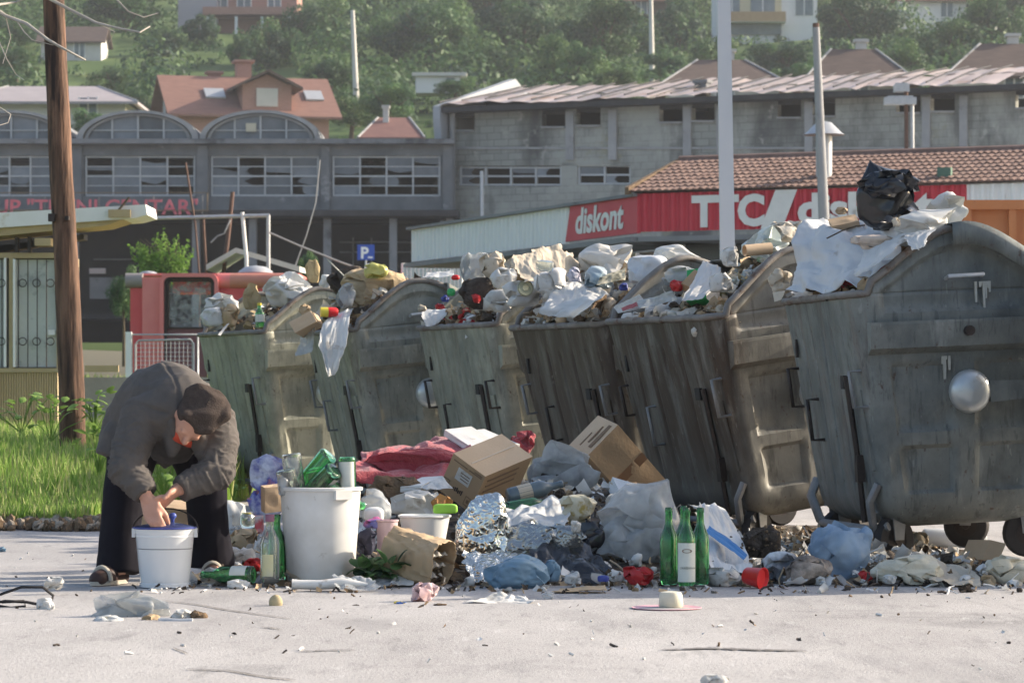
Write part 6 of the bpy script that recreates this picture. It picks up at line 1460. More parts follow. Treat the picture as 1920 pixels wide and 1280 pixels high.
# grey-green container
loft('plastic_bag', 'white rag hanging over the near-left corner of the grey-green container', 'bag', [((795, 582, 22.3), (842, 580, 22.3)), ((790, 590, 22.15), (838, 588, 22.15)), ((800, 614, 22.05), (822, 606, 22.1))], M_wbag, 19, .015, 20, 18, .06)
B('clear film bag on top of the grey-green container', 862, 925, 472, 545, 21.8, M_gbag, 20, cr=.5); B('dark rootlike earth clump in the grey-green container', 858, 930, 520, 580, 21.5, M_darkl, 21, 'earth_clump', 'clump', cr=.8, dep=.5)
B('open beige paper bag standing at the crest of the refuse', 898, 948, 470, 520, 21.5, M_beige, 22, 'paper_bag', 'bag', cr=.5, box=.8); B('second beige paper bag at the crest of the refuse', 945, 995, 476, 512, 21.3, M_beige, 23, 'paper_bag', 'bag', cr=.45)
B('small blue wrapper on the grey-green container refuse', 826, 842, 552, 566, 21.6, M_navy, 24, 'wrapper', 'wrapper', cr=.4, sub=4); B('green plastic cap on the grey-green container refuse', 838, 854, 540, 555, 21.5, M_grn, 25, 'bottle_top', 'bottle top', cr=.1, sub=3)
B('red wrapper beside the dark earth clump', 884, 902, 550, 568, 21.3, M_redbag, 26, 'wrapper', 'wrapper', cr=.4, sub=4); B('grey striped newspaper ball on the grey-green container', 905, 975, 540, 585, 20.9, mat('newsprint', (.46, .45, .42), (.62, .61, .57), rough=.9, ns=40, bump=.2, transl=.1), 27, 'newspaper_ball', 'newspaper', cr=.6)
B('cream paper ball left of the tin lid', 918, 970, 500, 548, 21.0, M_paper, 28, 'paper_ball', 'paper', cr=.5); B('yellowish paper scrap on the grey-green rim', 783, 800, 570, 584, 22.0, M_beige, 29, 'paper_ball', 'paper', cr=.5, sub=4); B('small red bag low at the grey-green rim', 815, 835, 568, 580, 21.4, M_redbag, 30, cr=.5, sub=4)
# paper container
t = thing('tin_disc', 'pale ribbed tin lid among the torn paper', 'lid', at(985, 540, 19.9)); q = MB(); q.lathe([(0, .004), (.02, .004), (.022, 0), (.034, 0), (.036, .004), (.048, .004), (.05, -.004), (.053, -.004), (.053, .006)], 28, Euler((math.radians(80), 0, .3)).to_matrix().to_4x4()); q.build('disc', mat('pale_tin', (.50, .50, .36), rough=.4, metal=.3), t, smooth=40)
for i, (lab, L) in enumerate((('tall fanned sheet of torn card at the crest', ((995, 470), (1052, 458), (1082, 545), (1040, 550))), ('second torn card sheet fanned behind the first', ((1010, 462), (1072, 478), (1090, 520), (1050, 555))), ('narrow torn card sheet leaning right at the crest', ((1060, 470), (1085, 492), (1098, 540), (1072, 552))), ('torn card sheet lying left of the crest', ((960, 482), (1005, 470), (1040, 520), (985, 528))))):
    d = 20.4 - i * .12; loft('card_sheet', lab, 'card', [((L[0][0], L[0][1], d), (L[1][0], L[1][1], d + .12)), (((L[0][0] + L[3][0]) / 2 - 4, (L[0][1] + L[3][1]) / 2, d - .1), ((L[1][0] + L[2][0]) / 2 - 4, (L[1][1] + L[2][1]) / 2, d)), ((L[3][0], L[3][1], d - .22), (L[2][0], L[2][1], d - .12))], M_beige, 30 + i, .016, 18, 18, .06, group=None)
B('white printed bag puffed up right of the torn card', 1084, 1192, 456, 530, 20.2, mat('printed_white_bag', (.74, .72, .68), (.62, .60, .56), rough=.4, ns=7, transl=.25, c3=(.50, .24, .22), n3=9, t3=.63), 34, cr=.4); B('blue and white printed bag below the puffed bag', 1095, 1150, 498, 542, 19.7, mat('blue_print_bag', (.60, .64, .66), (.20, .33, .42), rough=.4, ns=5, transl=.2), 35, cr=.4)
loft('magazine', 'creased magazine with dark pictures on the paper container', 'magazine', [((1125, 520, 19.6), (1172, 503, 19.7)), ((1118, 535, 19.5), (1172, 525, 19.6))], mat('magazine_print', (.50, .46, .34), (.10, .10, .07), rough=.5, ns=14, contrast=.1), 36, .012)
loft('plastic_sheet', 'white plastic sheet draped over the front rim of the paper container', 'sheet', [((1065, 528, 20.0), (1115, 530, 19.9)), ((1040, 545, 19.75), (1135, 545, 19.55)), ((1026, 568, 19.5), (1128, 562, 19.3)), ((1012, 590, 19.42), (1082, 596, 19.3))], M_wbag, 37, .022, 30, 26, .04)
B('crumpled grey paper rolls before the torn card', 1000, 1062, 500, 562, 19.8, M_dirtyw, 38, 'paper_ball', 'paper', cr=.6); B('dirty white paper mash on the front of the paper container', 940, 1020, 525, 575, 20.3, M_paper, 39, 'paper_ball', 'paper', cr=.7)
bottle('jar', 'small clear jar on its side among the torn card', 1035, 500, 19.7, (-.9, -.3, .1), .10, .036, M_cglass, JAR); B('dark blue wrapper right of the magazine', 1160, 1178, 530, 545, 19.3, M_navy, 40, 'wrapper', 'wrapper', cr=.4, sub=4)
B('small lilac printed wrapper near the jar', 1062, 1090, 500, 528, 19.6, mat('lilac_wrapper', (.40, .38, .48), (.62, .60, .64), rough=.4, ns=12), 41, 'wrapper', 'wrapper', cr=.5)
# second container
B('white bag with coloured dots behind the curved rim', 1176, 1260, 478, 535, 19.2, mat('dotted_bag', (.70, .72, .74), (.60, .64, .70), rough=.4, ns=6, transl=.25, c3=(.62, .30, .16), n3=14, t3=.66), 42, cr=.3); B('bulging pale bag tip behind the curved rim', 1222, 1300, 458, 490, 19.3, M_wbag, 43, cr=.3, tail=(1310, 482))
t = box3('juice_carton', 'green and white drink carton wedged upright in the second container', 'carton', (1325, 500), 18.1, (-36, 6), (28, 20), (-2, 60), [M_grn, M_grn, M_paper])[0]
loft('cloth', 'white red-marked cloth hanging from the drink carton', 'cloth', [((1318, 490, 18.0), (1352, 500, 18.0)), ((1298, 530, 17.9), (1345, 525, 17.9)), ((1278, 566, 17.8), (1318, 560, 17.8))], mat('red_marked_white', (.76, .75, .74), (.70, .69, .68), rough=.6, ns=6, transl=.2, c3=(.55, .12, .14), n3=8, t3=.64), 44, .02, 20, 24, .05)
B('grey clear bag in the hollow of the second container', 1240, 1310, 498, 535, 18.3, M_gbag, 45, cr=.4); B('red wrapper in the hollow of the second container', 1256, 1284, 524, 546, 18.0, M_redbag, 46, 'wrapper', 'wrapper', cr=.5, sub=4)
box3('carton_flap', 'open brown carton flap beside the drink carton', 'carton', (1296, 540), 17.95, (-18, -10), (26, -26), (2, 12), [M_card])
loft('newspaper', 'folded newspaper lying along the front rim of the second container', 'newspaper', [((1150, 575, 18.7), (1200, 552, 18.5)), ((1160, 588, 18.6), (1215, 574, 18.4))], MATS['newsprint'], 47, .014); loft('plastic_film', 'dark grey film over the front rim of the second container', 'film', [((1195, 565, 18.4), (1262, 545, 18.0)), ((1200, 580, 18.3), (1270, 562, 17.95))], M_gbag, 48, .014)
loft('rag', 'rusty red rag strip on the second container front rim', 'rag', [((1165, 578, 18.55), (1195, 566, 18.4)), ((1168, 584, 18.5), (1198, 574, 18.35))], M_redcl, 49, .008)
t = thing('card_tube', 'beige cardboard tube lying on the near rim of the second container', 'tube', at(1396, 470, 17.9)); q = MB(); q.lathe([(.034, 0), (.034, .17), (.029, .17), (.029, 0), (.034, 0)], 20, Vector((.9, .35, .1)).to_track_quat('Z', 'Y').to_matrix().to_4x4()); q.build('tube_wall', M_cardl, t, smooth=40)
B('white carton end left of the cardboard tube', 1352, 1385, 462, 500, 17.95, M_paper, 50, 'paper_ball', 'paper', cr=.3, box=.6); B('white bag with green print on the second container', 1388, 1480, 422, 492, 18.1, mat('green_print_bag', (.70, .74, .72), (.60, .65, .63), rough=.35, ns=6, transl=.25, c3=(.06, .36, .14), n3=5, t3=.60), 51, cr=.35, box=1.1)
B('torn grey egg tray behind the green printed bag', 1440, 1505, 412, 455, 18.6, mat('egg_tray_pulp', (.40, .37, .32), (.52, .48, .42), rough=.95, ns=20, bump=.4), 52, 'egg_tray', 'tray', cr=.9); B('small white crumpled sheet under the drink carton cloth', 1330, 1375, 510, 548, 17.8, M_paper, 53, 'paper_ball', 'paper', cr=.6)
# nearest container
loft('sheet', 'large white sheet spread over the left side of the nearest container', 'sheet', [((1560, 420, 17.0), (1640, 400, 16.7)), ((1512, 428, 16.9), (1690, 420, 16.3)), ((1492, 460, 16.8), (1692, 455, 16.0)), ((1486, 510, 16.7), (1668, 500, 15.9)), ((1482, 548, 16.6), (1625, 532, 15.75))], mat('bed_sheet', (.56, .57, .58), (.70, .70, .69), rough=.85, ns=4, transl=.12, c3=(.40, .36, .31), n3=5, t3=.60), 54, .020, 44, 36, .02, fr=6)
B('torn beige rag ball on the far-left rim of the nearest container', 1438, 1486, 503, 550, 16.9, M_beige, 55, 'rag_ball', 'rag', cr=.7); loft('paper_scrap', 'yellowed paper scrap hanging off the far-left rim corner', 'paper', [((1448, 548, 16.75), (1474, 545, 16.7)), ((1452, 566, 16.72), (1465, 562, 16.7))], M_beige, 56, .008, 10, 8)
B('shiny black refuse sack crowning the nearest container', 1602, 1728, 318, 432, 16.3, M_blk, 57, 'refuse_sack', 'sack', cr=.5, sub=6, box=.9, pr=1, tail=(1632, 300))
B('folded top of black plastic lying on the refuse sack', 1605, 1725, 318, 372, 16.15, M_blk, 58, 'refuse_sack', 'sack', cr=.55, sub=5, box=1.0)
B('white bag with pinkish content right below the black sack', 1675, 1775, 392, 462, 15.9, M_wbag, 59, cr=.4, tail=(1790, 390)); B('knotted white bag right of the black sack', 1730, 1815, 358, 430, 16.4, M_wbag, 60, cr=.6, box=1.1)
loft('plastic_bag', 'white torn bag end hanging over the arched rim', 'bag', [((1690, 440, 15.8), (1760, 425, 15.75)), ((1700, 455, 15.68), (1740, 448, 15.66)), ((1712, 472, 15.62), (1736, 466, 15.6))], M_wbag, 61, .018, 18, 16, .08)
loft('plastic_bag', 'thin white bag lying along the arched rim left of the torn end', 'bag', [((1620, 470, 15.9), (1700, 436, 15.8)), ((1605, 505, 15.74), (1685, 462, 15.7)), ((1602, 520, 15.7), (1640, 500, 15.67))], M_wbag, 62, .018, 24, 18, .08)
box3('carton_tray', 'flat beige carton behind the white sheet with red scraps', 'carton', (1560, 424), 16.6, (-6, -14), (52, -10), (4, 10), [M_cardl]); B('brown red scrap on the beige carton', 1566, 1590, 388, 402, 16.6, M_kraft, 63, 'scrap', 'scrap', cr=.6, sub=4)
B('small yellow wrapper at the base of the black sack', 1672, 1690, 408, 425, 15.8, M_beige, 64, 'wrapper', 'wrapper', cr=.4, sub=4); B('pinkish pulp of food scraps on the white sheet', 1595, 1680, 440, 470, 15.95, mat('food_scraps', (.50, .40, .34), (.62, .54, .46), rough=.9, ns=20, bump=.5), 65, 'food_scraps', 'scraps', cr=.8)
q = MB(); q.tube([at(x, y, 15.85) - at(1550, 447, 15.85) for x, y in ((1550, 447), (1580, 432), (1605, 424), (1622, 422))], .004, 5); tag(q.build('twig', M_bark, loc=at(1550, 447, 15.85)), 'dark twig lying on the white sheet', 'twig')

# ------------------------------------------------------------------ refuse on the ground
t = thing('white_tub', 'tall dirty white plastic tub filled with upturned green bottles', 'tub', (X(597, 13.86), 13.86 + .15, 0)); q = MB()
q.lathe([(0, .006), (.150, .006), (.153, .012), (.183, .425), (.192, .428), (.193, .440), (.183, .444), (.176, .436), (.146, .02), (0, .018)], 48); q.build('tub_wall', M_dirtyw, t, smooth=40)
for a in (-.95, math.pi - .95): q = MB(); c = Vector((math.cos(a) * .185, math.sin(a) * .185, .41)); q.box(c, (.03, .085, .042), (0, 0, a)); q.build('lug', M_dirtyw, t)
tb = t.location
def upb(label, px, py, tilt, m, L=.28, lab=None, rr_=.045, dd=0.0):
    # bottle standing on its neck in the tub: base end up at the photo point
    d = tb.y + dd; base = at(px, py, d); t_ = bottle('glass_bottle', label, px, py, d, tilt, L, rr_, m, lab=lab, group='bottles upturned in the white tub', labz=(.08, .5), arc=(2.2, 5.2)); return t_
upb('clear bottle upturned at the left of the tub', 546, 850, (.12, 0, -1), M_cglass, .27); upb('green bottle leaning right, highest in the tub', 618, 850, (-.62, .1, -.75), M_gglass, .30, dd=.03); upb('green bottle end facing forward in the middle of the tub', 628, 880, (-.62, .35, -.6), M_gglass, .28, lab=M_lab, dd=-.07)
upb('green bottle with tall white label at the right of the tub', 651, 856, (.02, 0, -1), M_dgglass, .28, lab=M_lab, rr_=.038, dd=-.02); upb('green bottle lying low across the tub rim', 600, 905, (.7, .3, -.4), M_gglass, .24, dd=-.05); upb('clear jar-like bottle at the left inner rim of the tub', 535, 880, (.2, .1, -1), M_cglass, .2, dd=-.05)
upb('green bottle base peeping behind the tallest one in the tub', 588, 878, (.1, .1, -1), M_gglass, .24, dd=.08)
bag('plastic_bag', 'clear crumpled film on the left inside of the tub', 'bag', 519, 548, 885, 928, tb.y - .08, M_clear, 80, cr=.5)
bottle('glass_bottle', 'clear bottle with yellow label and purple cap standing left of the tub', 506, 1092, 13.82, (0, 0, 1), .305, .0435, M_cglass, lab=mat('yellow_label', (.62, .58, .30), (.50, .50, .42), rough=.7, ns=9), cap=mat('purple_cap', (.26, .11, .17), rough=.5), labz=(.10, .42), arc=(.75, 2.0)); bottle('glass_bottle', 'green bottle hidden behind the clear bottle left of the tub', 519, 1088, 13.98, (0, 0, 1), .30, .041, M_gglass)
bottle('glass_bottle', 'green bottle lying on its side beside the pail, base to the right', 476, 1077, 13.8, (-.93, .35, -.02), .26, .040, M_gglass, lab=M_lab, labz=(.1, .4), arc=(0, 2.5))
def BG(label, x0, x1, y0, y1, m, seed, name='plastic_bag', cat='bag', dd=0.0, **k):
    d = rest((x0 + x1) / 2, y1) + dd; return bag(name, label, cat, x0, x1, y0, y1, d, m, seed, **k)
BG('printed snack bag in blue, orange and white standing behind the clear bottle', 463, 540, 850, 965, mat('snack_print', (.62, .62, .72), (.10, .10, .34), rough=.35, ns=6, contrast=.08, c3=(.72, .22, .10), n3=7, t3=.58), 81, 'snack_bag', 'bag', cr=.3, dd=-1.0, dep=.4)
d = 14.5; box3('small_carton', 'small plain tan carton between the snack bag and the tub', 'carton', (497, 962), 14.4, (-9, -4), (30, -3), (0, -48), [M_cardl])
BG('white carrier bag behind the man trousers', 405, 462, 935, 1005, M_wbag, 82, dd=-.3); BG('grey clear bag under the carrier bag', 405, 465, 985, 1012, M_gbag, 83)
bottle('jar', 'glass jar with yellow lid near the snack bag', 464, 990, 14.9, (0, 0, 1), .075, .036, M_cglass, JAR, cap=M_yel); BG('torn brown paper bag with dark inside left of the clear bottle', 425, 484, 985, 1030, M_kraft, 84, 'paper_bag', 'bag', cr=.7); BG('crumpled white paper below the torn brown bag', 415, 482, 1025, 1060, M_paper, 85, 'paper_ball', 'paper', cr=.6); BG('dark red wrapper behind the lying green bottle', 455, 492, 1045, 1072, M_redbag, 86, 'wrapper', 'wrapper', cr=.5); BG('white paper flat under the lying green bottle', 372, 420, 1062, 1094, M_paper, 87, 'paper_ball', 'paper', cr=.5)
BG('white paper ball between brown bag and clear bottle', 470, 520, 1005, 1050, M_paper, 88, 'paper_ball', 'paper', cr=.5); BG('grey scrap at the lying bottle mouth', 425, 470, 1085, 1104, M_dirtyw, 89, 'scrap', 'scrap', cr=.5, sub=4); BG('green scrap behind the man right hem', 408, 432, 1002, 1020, M_grn, 90, 'wrapper', 'wrapper', cr=.4, sub=4)
BG('small red printed carton behind the clear bottle', 475, 495, 965, 1000, mat('red_print_card', (.62, .60, .56), (.60, .10, .10), rough=.7, ns=9, contrast=.08), 91, 'wrapper', 'wrapper', box=.5, cr=.2, sub=4)
t, M, la, lb, lc = box3('tan_carton', 'plain tan carton standing behind the pail between the man legs', 'carton', (352, 955), 14.55, (-88, -6), (8, -14), (-3, 100), [M_cardl, M_cardl, M_card])
# squashed white bottle and film before the tub
q = MB(); d = 13.5; pts = [at(x, y, d) - at(548, 1095, d) for x, y in ((548, 1095), (560, 1095), (600, 1096), (640, 1092), (670, 1094), (705, 1098))]; q.tube(pts, [.030, .026, .027, .030, .018, .004], 14, squash=.8); tag(q.build('plastic_bottle', M_dirtyw, loc=at(548, 1095, d), smooth=60), 'squashed white plastic bottle lying before the tub', 'bottle')
loft('plastic_film', 'pale bluish film trailing from the squashed bottle', 'film', [((625, 1080, 13.6), (690, 1088, 13.6)), ((630, 1100, 13.4), (712, 1100, 13.4))], M_clear, 92, .02, 20, 14, .06)
# red blanket
loft('blanket', 'folded red woollen blanket lying over the pile', 'blanket', [((690, 850, 16.9), (860, 822, 17.2)), ((675, 862, 16.5), (880, 832, 16.8)), ((668, 880, 16.2), (880, 862, 16.4)), ((668, 905, 16.0), (870, 905, 16.1))], M_redcl, 93, .045, 50, 30, .03, fr=5)
bag('blanket_fold', 'lower roll of red blanket under the flat white boxes', 'blanket', 672, 860, 838, 905, 16.4, M_redcl, 94, dep=.6, cr=.35, box=.7, sub=6); bag('blanket_end', 'bunched red cloth end behind the big carton', 'cloth', 955, 1005, 806, 850, 17.0, M_redcl, 95, cr=.6)
box3('flat_box', 'flat white box lying on the red blanket, lower of the two', 'box', (900, 848), 16.6, (-68, -42), (50, -6), (-2, 12), [M_dirtyw]); box3('flat_box', 'flat white printed box lying on the red blanket, upper of the two', 'box', (930, 838), 16.8, (-68, -28), (45, -5), (-2, 14), [M_dirtyw])
# cartons
t, M, la, lb, lc = box3('big_carton', 'big tan carton tilted on the pile with white sticker and printed marks', 'carton', (910, 893), 15.4, (-60, -43), (90, -35), (-30, 69), [M_cardl, M_card, M_card])
def fp(t, M, f, u0, u1, v0, v1, mm, nm, la, lb, lc, off=.003):
    if f == 'ac': P_, o_ = [(la * u0, 0, lc * v0), (la * u1, 0, lc * v0), (la * u1, 0, lc * v1), (la * u0, 0, lc * v1)], (0, -off, 0)
    elif f == 'ab': P_, o_ = [(la * u0, lb * v0, 0), (la * u1, lb * v0, 0), (la * u1, lb * v1, 0), (la * u0, lb * v1, 0)], (0, 0, -off)
    else: P_, o_ = [(0, lb * u0, lc * v0), (0, lb * u1, lc * v0), (0, lb * u1, lc * v1), (0, lb * u0, lc * v1)], (-off, 0, 0)
    return face_print(t, M, P_, mm, nm, o_)
M_ink2 = mat('faded_ink', (.20, .13, .08), rough=.9)
fp(t, M, 'ac', .30, .72, .20, .50, M_paper, 'sticker', la, lb, lc)
for v in (.27, .34, .41): fp(t, M, 'ac', .34, .34 + .3 * (1.2 - v), v, v + .02, M_ink2, 'sticker_print', la, lb, lc, .0045)
for u0, u1, v0, v1 in ((.06, .44, .10, .125), (.50, .92, .10, .125), (.06, .3, .06, .08)): fp(t, M, 'ac', u0, u1, v0, v1, M_ink2, 'printed_line', la, lb, lc)
for u, v in ((.80, .62), (.08, .70)):
    for e in ((0, .18, 0, .012), (0, .18, .21, .222), (0, .012, 0, .22), (.168, .18, 0, .22), (.06, .12, .07, .15)): fp(t, M, 'ac', u + e[0], u + e[1], v + e[2], v + e[3], M_ink2, 'printed_symbol', la, lb, lc)
for k in range(6): fp(t, M, 'ac', .38 + k * .05, .41 + k * .05, .66 + .02 * (k % 3), .78 - .02 * (k % 2), M_ink, 'handwriting', la, lb, lc)
fp(t, M, 'ab', .49, .52, .05, .95, mat('tape_line', (.56, .46, .34), rough=.3), 'tape', la, lb, lc)
for v in (.15, .3, .45): fp(t, M, 'bc', .1, .75, v, v + .05, M_ink2, 'printed_line', la, lb, lc)
t, M, la, lb, lc = box3('brown_carton', 'brown carton leaning against the containers with printed top flap', 'carton', (1102, 854), 17.0, (-35, -17), (57, -58), (92, 104), [M_cardl, M_card, M_card])  # sunlit face painted in the paler board, the other faces darker
for u0, u1, v0, v1 in ((.15, .28, .2, .9), (.40, .46, .3, .8), (.60, .64, .15, .55)): fp(t, M, 'ab', u0, u1, v0, v1, M_ink2, 'printed_line', la, lb, lc)
fp(t, M, 'bc', .0, 1, .50, .62, mat('brown_tape', (.20, .11, .06), rough=.35), 'tape', la, lb, lc)
# bags and sheets of the pile
bag('plastic_bag', 'big clear bag of dark refuse between the two cartons', 'bag', 988, 1126, 824, 935, 16.5, M_gbag, 101, cr=.4, sub=6); bag('refuse_sack', 'dark content sack inside the clear bag between the cartons', 'sack', 998, 1112, 850, 932, 16.55, M_blk, 102, cr=.4)
bottle('glass_bottle', 'dark blue-grey spirit bottle lying with neck to the right', 952, 932, 15.2, (.92, .25, .22), .29, .045, M_bglass, lab=mat('spirit_label', (.52, .46, .36), (.40, .34, .26), rough=.7, ns=12), labz=(.18, .42)); bottle('glass_bottle', 'second dark bottle half buried below the spirit bottle', 948, 955, 15.1, (.85, .3, .15), .24, .038, M_dgglass)
box3('foam_block', 'long white foam block resting on the big translucent bag', 'foam', (1160, 918), 15.9, (-9, -22), (88, 26), (-8, 24), [M_white])
bag('plastic_bag', 'big translucent grey bag left of the four green bottles', 'bag', 1098, 1275, 905, 1075, 14.55, M_gbag, 103, cr=.35, sub=6, dep=.6, box=1.0, pr=4, tail=(1250, 900)); bag('refuse_sack', 'pale lumpy refuse inside the big translucent bag', 'sack', 1130, 1258, 945, 1070, 14.6, M_dirtyw, 104, cr=.5, dep=.5); bag('plastic_bag', 'white carrier bag with holes behind the translucent bag', 'bag', 1135, 1195, 918, 965, 15.0, M_wbag, 105, cr=.5)
def foilrow(L): return [((a[0], a[1], a[2]), (b[0], b[1], b[2])) for a, b in L]
bag('foil_sheet', 'bright crumpled silver foil standing beside the paper bag', 'foil', 852, 955, 922, 1068, 14.35, M_foil, 106, cr=.45, sub=6, dep=.45, box=.95, pr=0); bag('foil_sheet', 'dull dark foil spread below the white film', 'foil', 925, 1100, 972, 1085, 14.4, M_dfoil, 107, cr=.6, sub=6, dep=.5); loft('foil_sheet', 'torn foil edge at the foot of the bright foil', 'foil', [((868, 1035, 14.1), (960, 1030, 14.2)), ((872, 1062, 14.0), (985, 1060, 14.0)), ((885, 1085, 13.9), (960, 1092, 13.9))], M_foil, 108, .02, 30, 20, .05)
loft('plastic_film', 'black plastic film sloping down right of the blue bag', 'film', [((990, 1030, 14.3), (1100, 1000, 14.5)), ((1000, 1060, 14.1), (1120, 1050, 14.2)), ((1010, 1085, 13.95), (1170, 1092, 13.95))], M_blk, 109, .03, 30, 22, .05)
bag('plastic_bag', 'full pale blue bag at the front of the pile', 'bag', 906, 1032, 1038, 1106, 13.75, M_bluebag, 110, cr=.3, sub=6, pr=0, dep=1.1); bag('plastic_bag', 'gathered end of the pale blue bag', 'bag', 1015, 1052, 1048, 1090, 13.85, M_bluebag, 111, cr=.5)
t = thing('paper_bag', 'open brown paper bag on its side with egg trays inside', 'bag', at(760, 1040, 13.95)); q = MB(); ax = Vector((.86, -.45, -.22)).normalized(); Q = ax.to_track_quat('Z', 'Y').to_matrix(); rp = .118
def pb(u, v):
    a = 2 * math.pi * u; z = -.10 + .30 * v; e = 1.0 + .10 * nz(math.cos(a) * 2, math.sin(a) * 2, z * 8) - .22 * abs(nz(math.cos(a) * 3, math.sin(a) * 3, z * 12)) - .10 * abs(nz(math.cos(a) * 9, math.sin(a) * 9, z * 30)); k = sm(0, .12, v); s = .02 + (rp - .02) * k
    return Q @ Vector((math.copysign(abs(math.cos(a)) ** .7, math.cos(a)) * s * e, math.copysign(abs(math.sin(a)) ** .7, math.sin(a)) * s * e, z + .02 * nz(a, 3) * v))
q.grid(pb, 60, 34); o = q.build('paper_wall', M_kraft, t, smooth=50); so = o.modifiers.new('thickness', 'SOLIDIFY'); so.thickness = .002
for j in range(3):
    q = MB(); q.grid(lambda u, v: Q @ Vector(((u - .5) * .17, -.06 + .05 * j + .014 * math.sin(u * 19) * math.sin(v * 19), .02 + .15 * v)), 30, 26); q.build('egg_tray', MATS['egg_tray_pulp'] if 'egg_tray_pulp' in MATS else M_kraft, t, smooth=60)
d = 14.55; t = thing('white_basin', 'white plastic basin behind the brown paper bag', 'basin', at(796, 1010, d)); q = MB(); q.lathe([(0, 0), (.10, 0), (.118, .10), (.126, .105), (.126, .113), (.118, .115), (.095, .01), (0, .01)], 36); q.build('basin_wall', M_white, t, smooth=40)
bag('paper_ball', 'white crumpled papers heaped in the basin', 'paper', 732, 832, 918, 970, 14.9, M_paper, 112, cr=.6); bag('wrapper', 'lime green box end beside the big carton', 'wrapper', 812, 858, 944, 962, 14.5, M_lime, 113, box=.5, cr=.15, sub=4); bag('scrap', 'orange brown peel under the big carton', 'scrap', 808, 850, 925, 962, 14.9, mat('orange_peel', (.50, .26, .07), (.32, .15, .06), rough=.7, ns=12), 114, cr=.6)
d = 14.4; t = thing('pink_canister', 'pinkish plastic canister standing left of the basin', 'canister', at(726, 1040, d)); q = MB(); q.lathe([(0, 0), (.044, 0), (.047, .01), (.050, .155), (.054, .158), (.054, .165), (.046, .165), (.043, .01), (0, .008)], 28); q.build('canister_wall', M_pink, t, smooth=40)
bag('dark_cloth', 'dark blue folded cloth between the tub and the canister', 'cloth', 668, 708, 988, 1040, 14.3, M_dkcloth, 115, cr=.4); bag('plastic_bag', 'clear bag right behind the tub rim', 'bag', 670, 735, 915, 975, 14.6, M_clear, 116, cr=.4); bag('paper_cup', 'white paper cup near the clear bag', 'cup', 682, 720, 950, 978, 14.5, M_white, 117, cr=.1, box=.7, sub=4); bag('wrapper', 'pink and blue sweet wrapper above the dark cloth', 'wrapper', 680, 725, 968, 990, 14.4, mat('sweet_wrapper', (.55, .10, .22), (.20, .20, .50), rough=.3, ns=9, contrast=.08), 118, cr=.5, sub=4)
bag('brown_rags', 'brown earthy rags under the red blanket', 'rags', 680, 790, 890, 960, 15.3, M_brown, 119, cr=.7, dep=.5); box3('grey_board', 'grey flat board lying before the blanket', 'board', (790, 910), 15.2, (-40, 3), (38, -16), (0, 10), [M_dirtyw]); loft('paper_sheet', 'white pointed sheet left of the big carton', 'paper', [((785, 912, 15.2), (830, 893, 15.3)), ((800, 918, 15.1), (850, 915, 15.1))], M_paper, 120, .006)
# leafy sprig
t = thing('leafy_sprig', 'dark green leafy sprig lying at the foot of the tub', 'plant', at(708, 1092, 13.85)); r = random.Random(9)
for k in range(52): a = r.uniform(0, 6.28); s = r.uniform(.05, .085); inst('leaf', _lf[r.choice((1, 3, 1, 2))], t, (r.uniform(-.10, .10), r.uniform(-.05, .05), r.uniform(.01, .10)), (r.uniform(-.8, .8), r.uniform(-.5, .5), a), (s * 1.3, s, s))
q = MB(); q.tube([(-.1, 0, .02), (0, 0, .05), (.1, .02, .03)], .004, 5); q.build('stem', GR[3], t)
bag('wrapper', 'bright green plastic wrapper beside the leafy sprig', 'wrapper', 748, 778, 1052, 1080, 13.9, M_grn, 121, cr=.5, sub=4); loft('plastic_film', 'grey film lying under the leafy sprig', 'film', [((665, 1075, 13.9), (745, 1078, 13.9)), ((668, 1098, 13.7), (750, 1095, 13.7))], M_gbag, 122, .012, 20, 12, .05); loft('paper_sheet', 'pale paper before the brown paper bag', 'paper', [((748, 1072, 13.9), (780, 1072, 13.95)), ((730, 1096, 13.75), (775, 1096, 13.8))], M_dirtyw, 123, .012, 14, 12)
loft('plastic_film', 'white film sheet spread under the spirit bottle', 'film', [((950, 955, 14.9), (1060, 930, 15.1)), ((945, 975, 14.6), (1070, 960, 14.7)), ((950, 995, 14.4), (1060, 990, 14.4))], M_wbag, 124, .02, 28, 20, .04); bag('plastic_bag', 'clear bag with yellow food remains in the middle of the pile', 'bag', 1050, 1120, 926, 990, 14.7, mat('yellow_food_bag', (.62, .56, .36), (.72, .70, .62), rough=.3, ns=9, transl=.2, c3=(.45, .34, .10), n3=9, t3=.52), 125, cr=.4)
bag('refuse_sack', 'small black sack behind the translucent bag', 'sack', 1052, 1135, 972, 1055, 14.5, M_blk, 126, cr=.5); bag('paper_ball', 'white scrap ball on the small black sack', 'paper', 1070, 1090, 975, 998, 14.25, M_paper, 127, cr=.5, sub=4); bag('plastic_bag', 'small red bag beside the four green bottles', 'bag', 1168, 1226, 1060, 1096, 13.8, M_redbag, 128, cr=.45); bag('plastic_bag', 'small white bag lump in front of the black film', 'bag', 1058, 1090, 1070, 1094, 13.8, M_wbag, 129, cr=.4, sub=4); bag('paper_ball', 'second small white lump near the red bag', 'paper', 1140, 1175, 1066, 1090, 13.85, M_paper, 130, cr=.5, sub=4)
bag('lighter', 'small blue plastic lighter at the pile edge', 'lighter', 1120, 1142, 1078, 1090, 13.7, M_navy, 131, cr=.05, box=.6, sub=3)
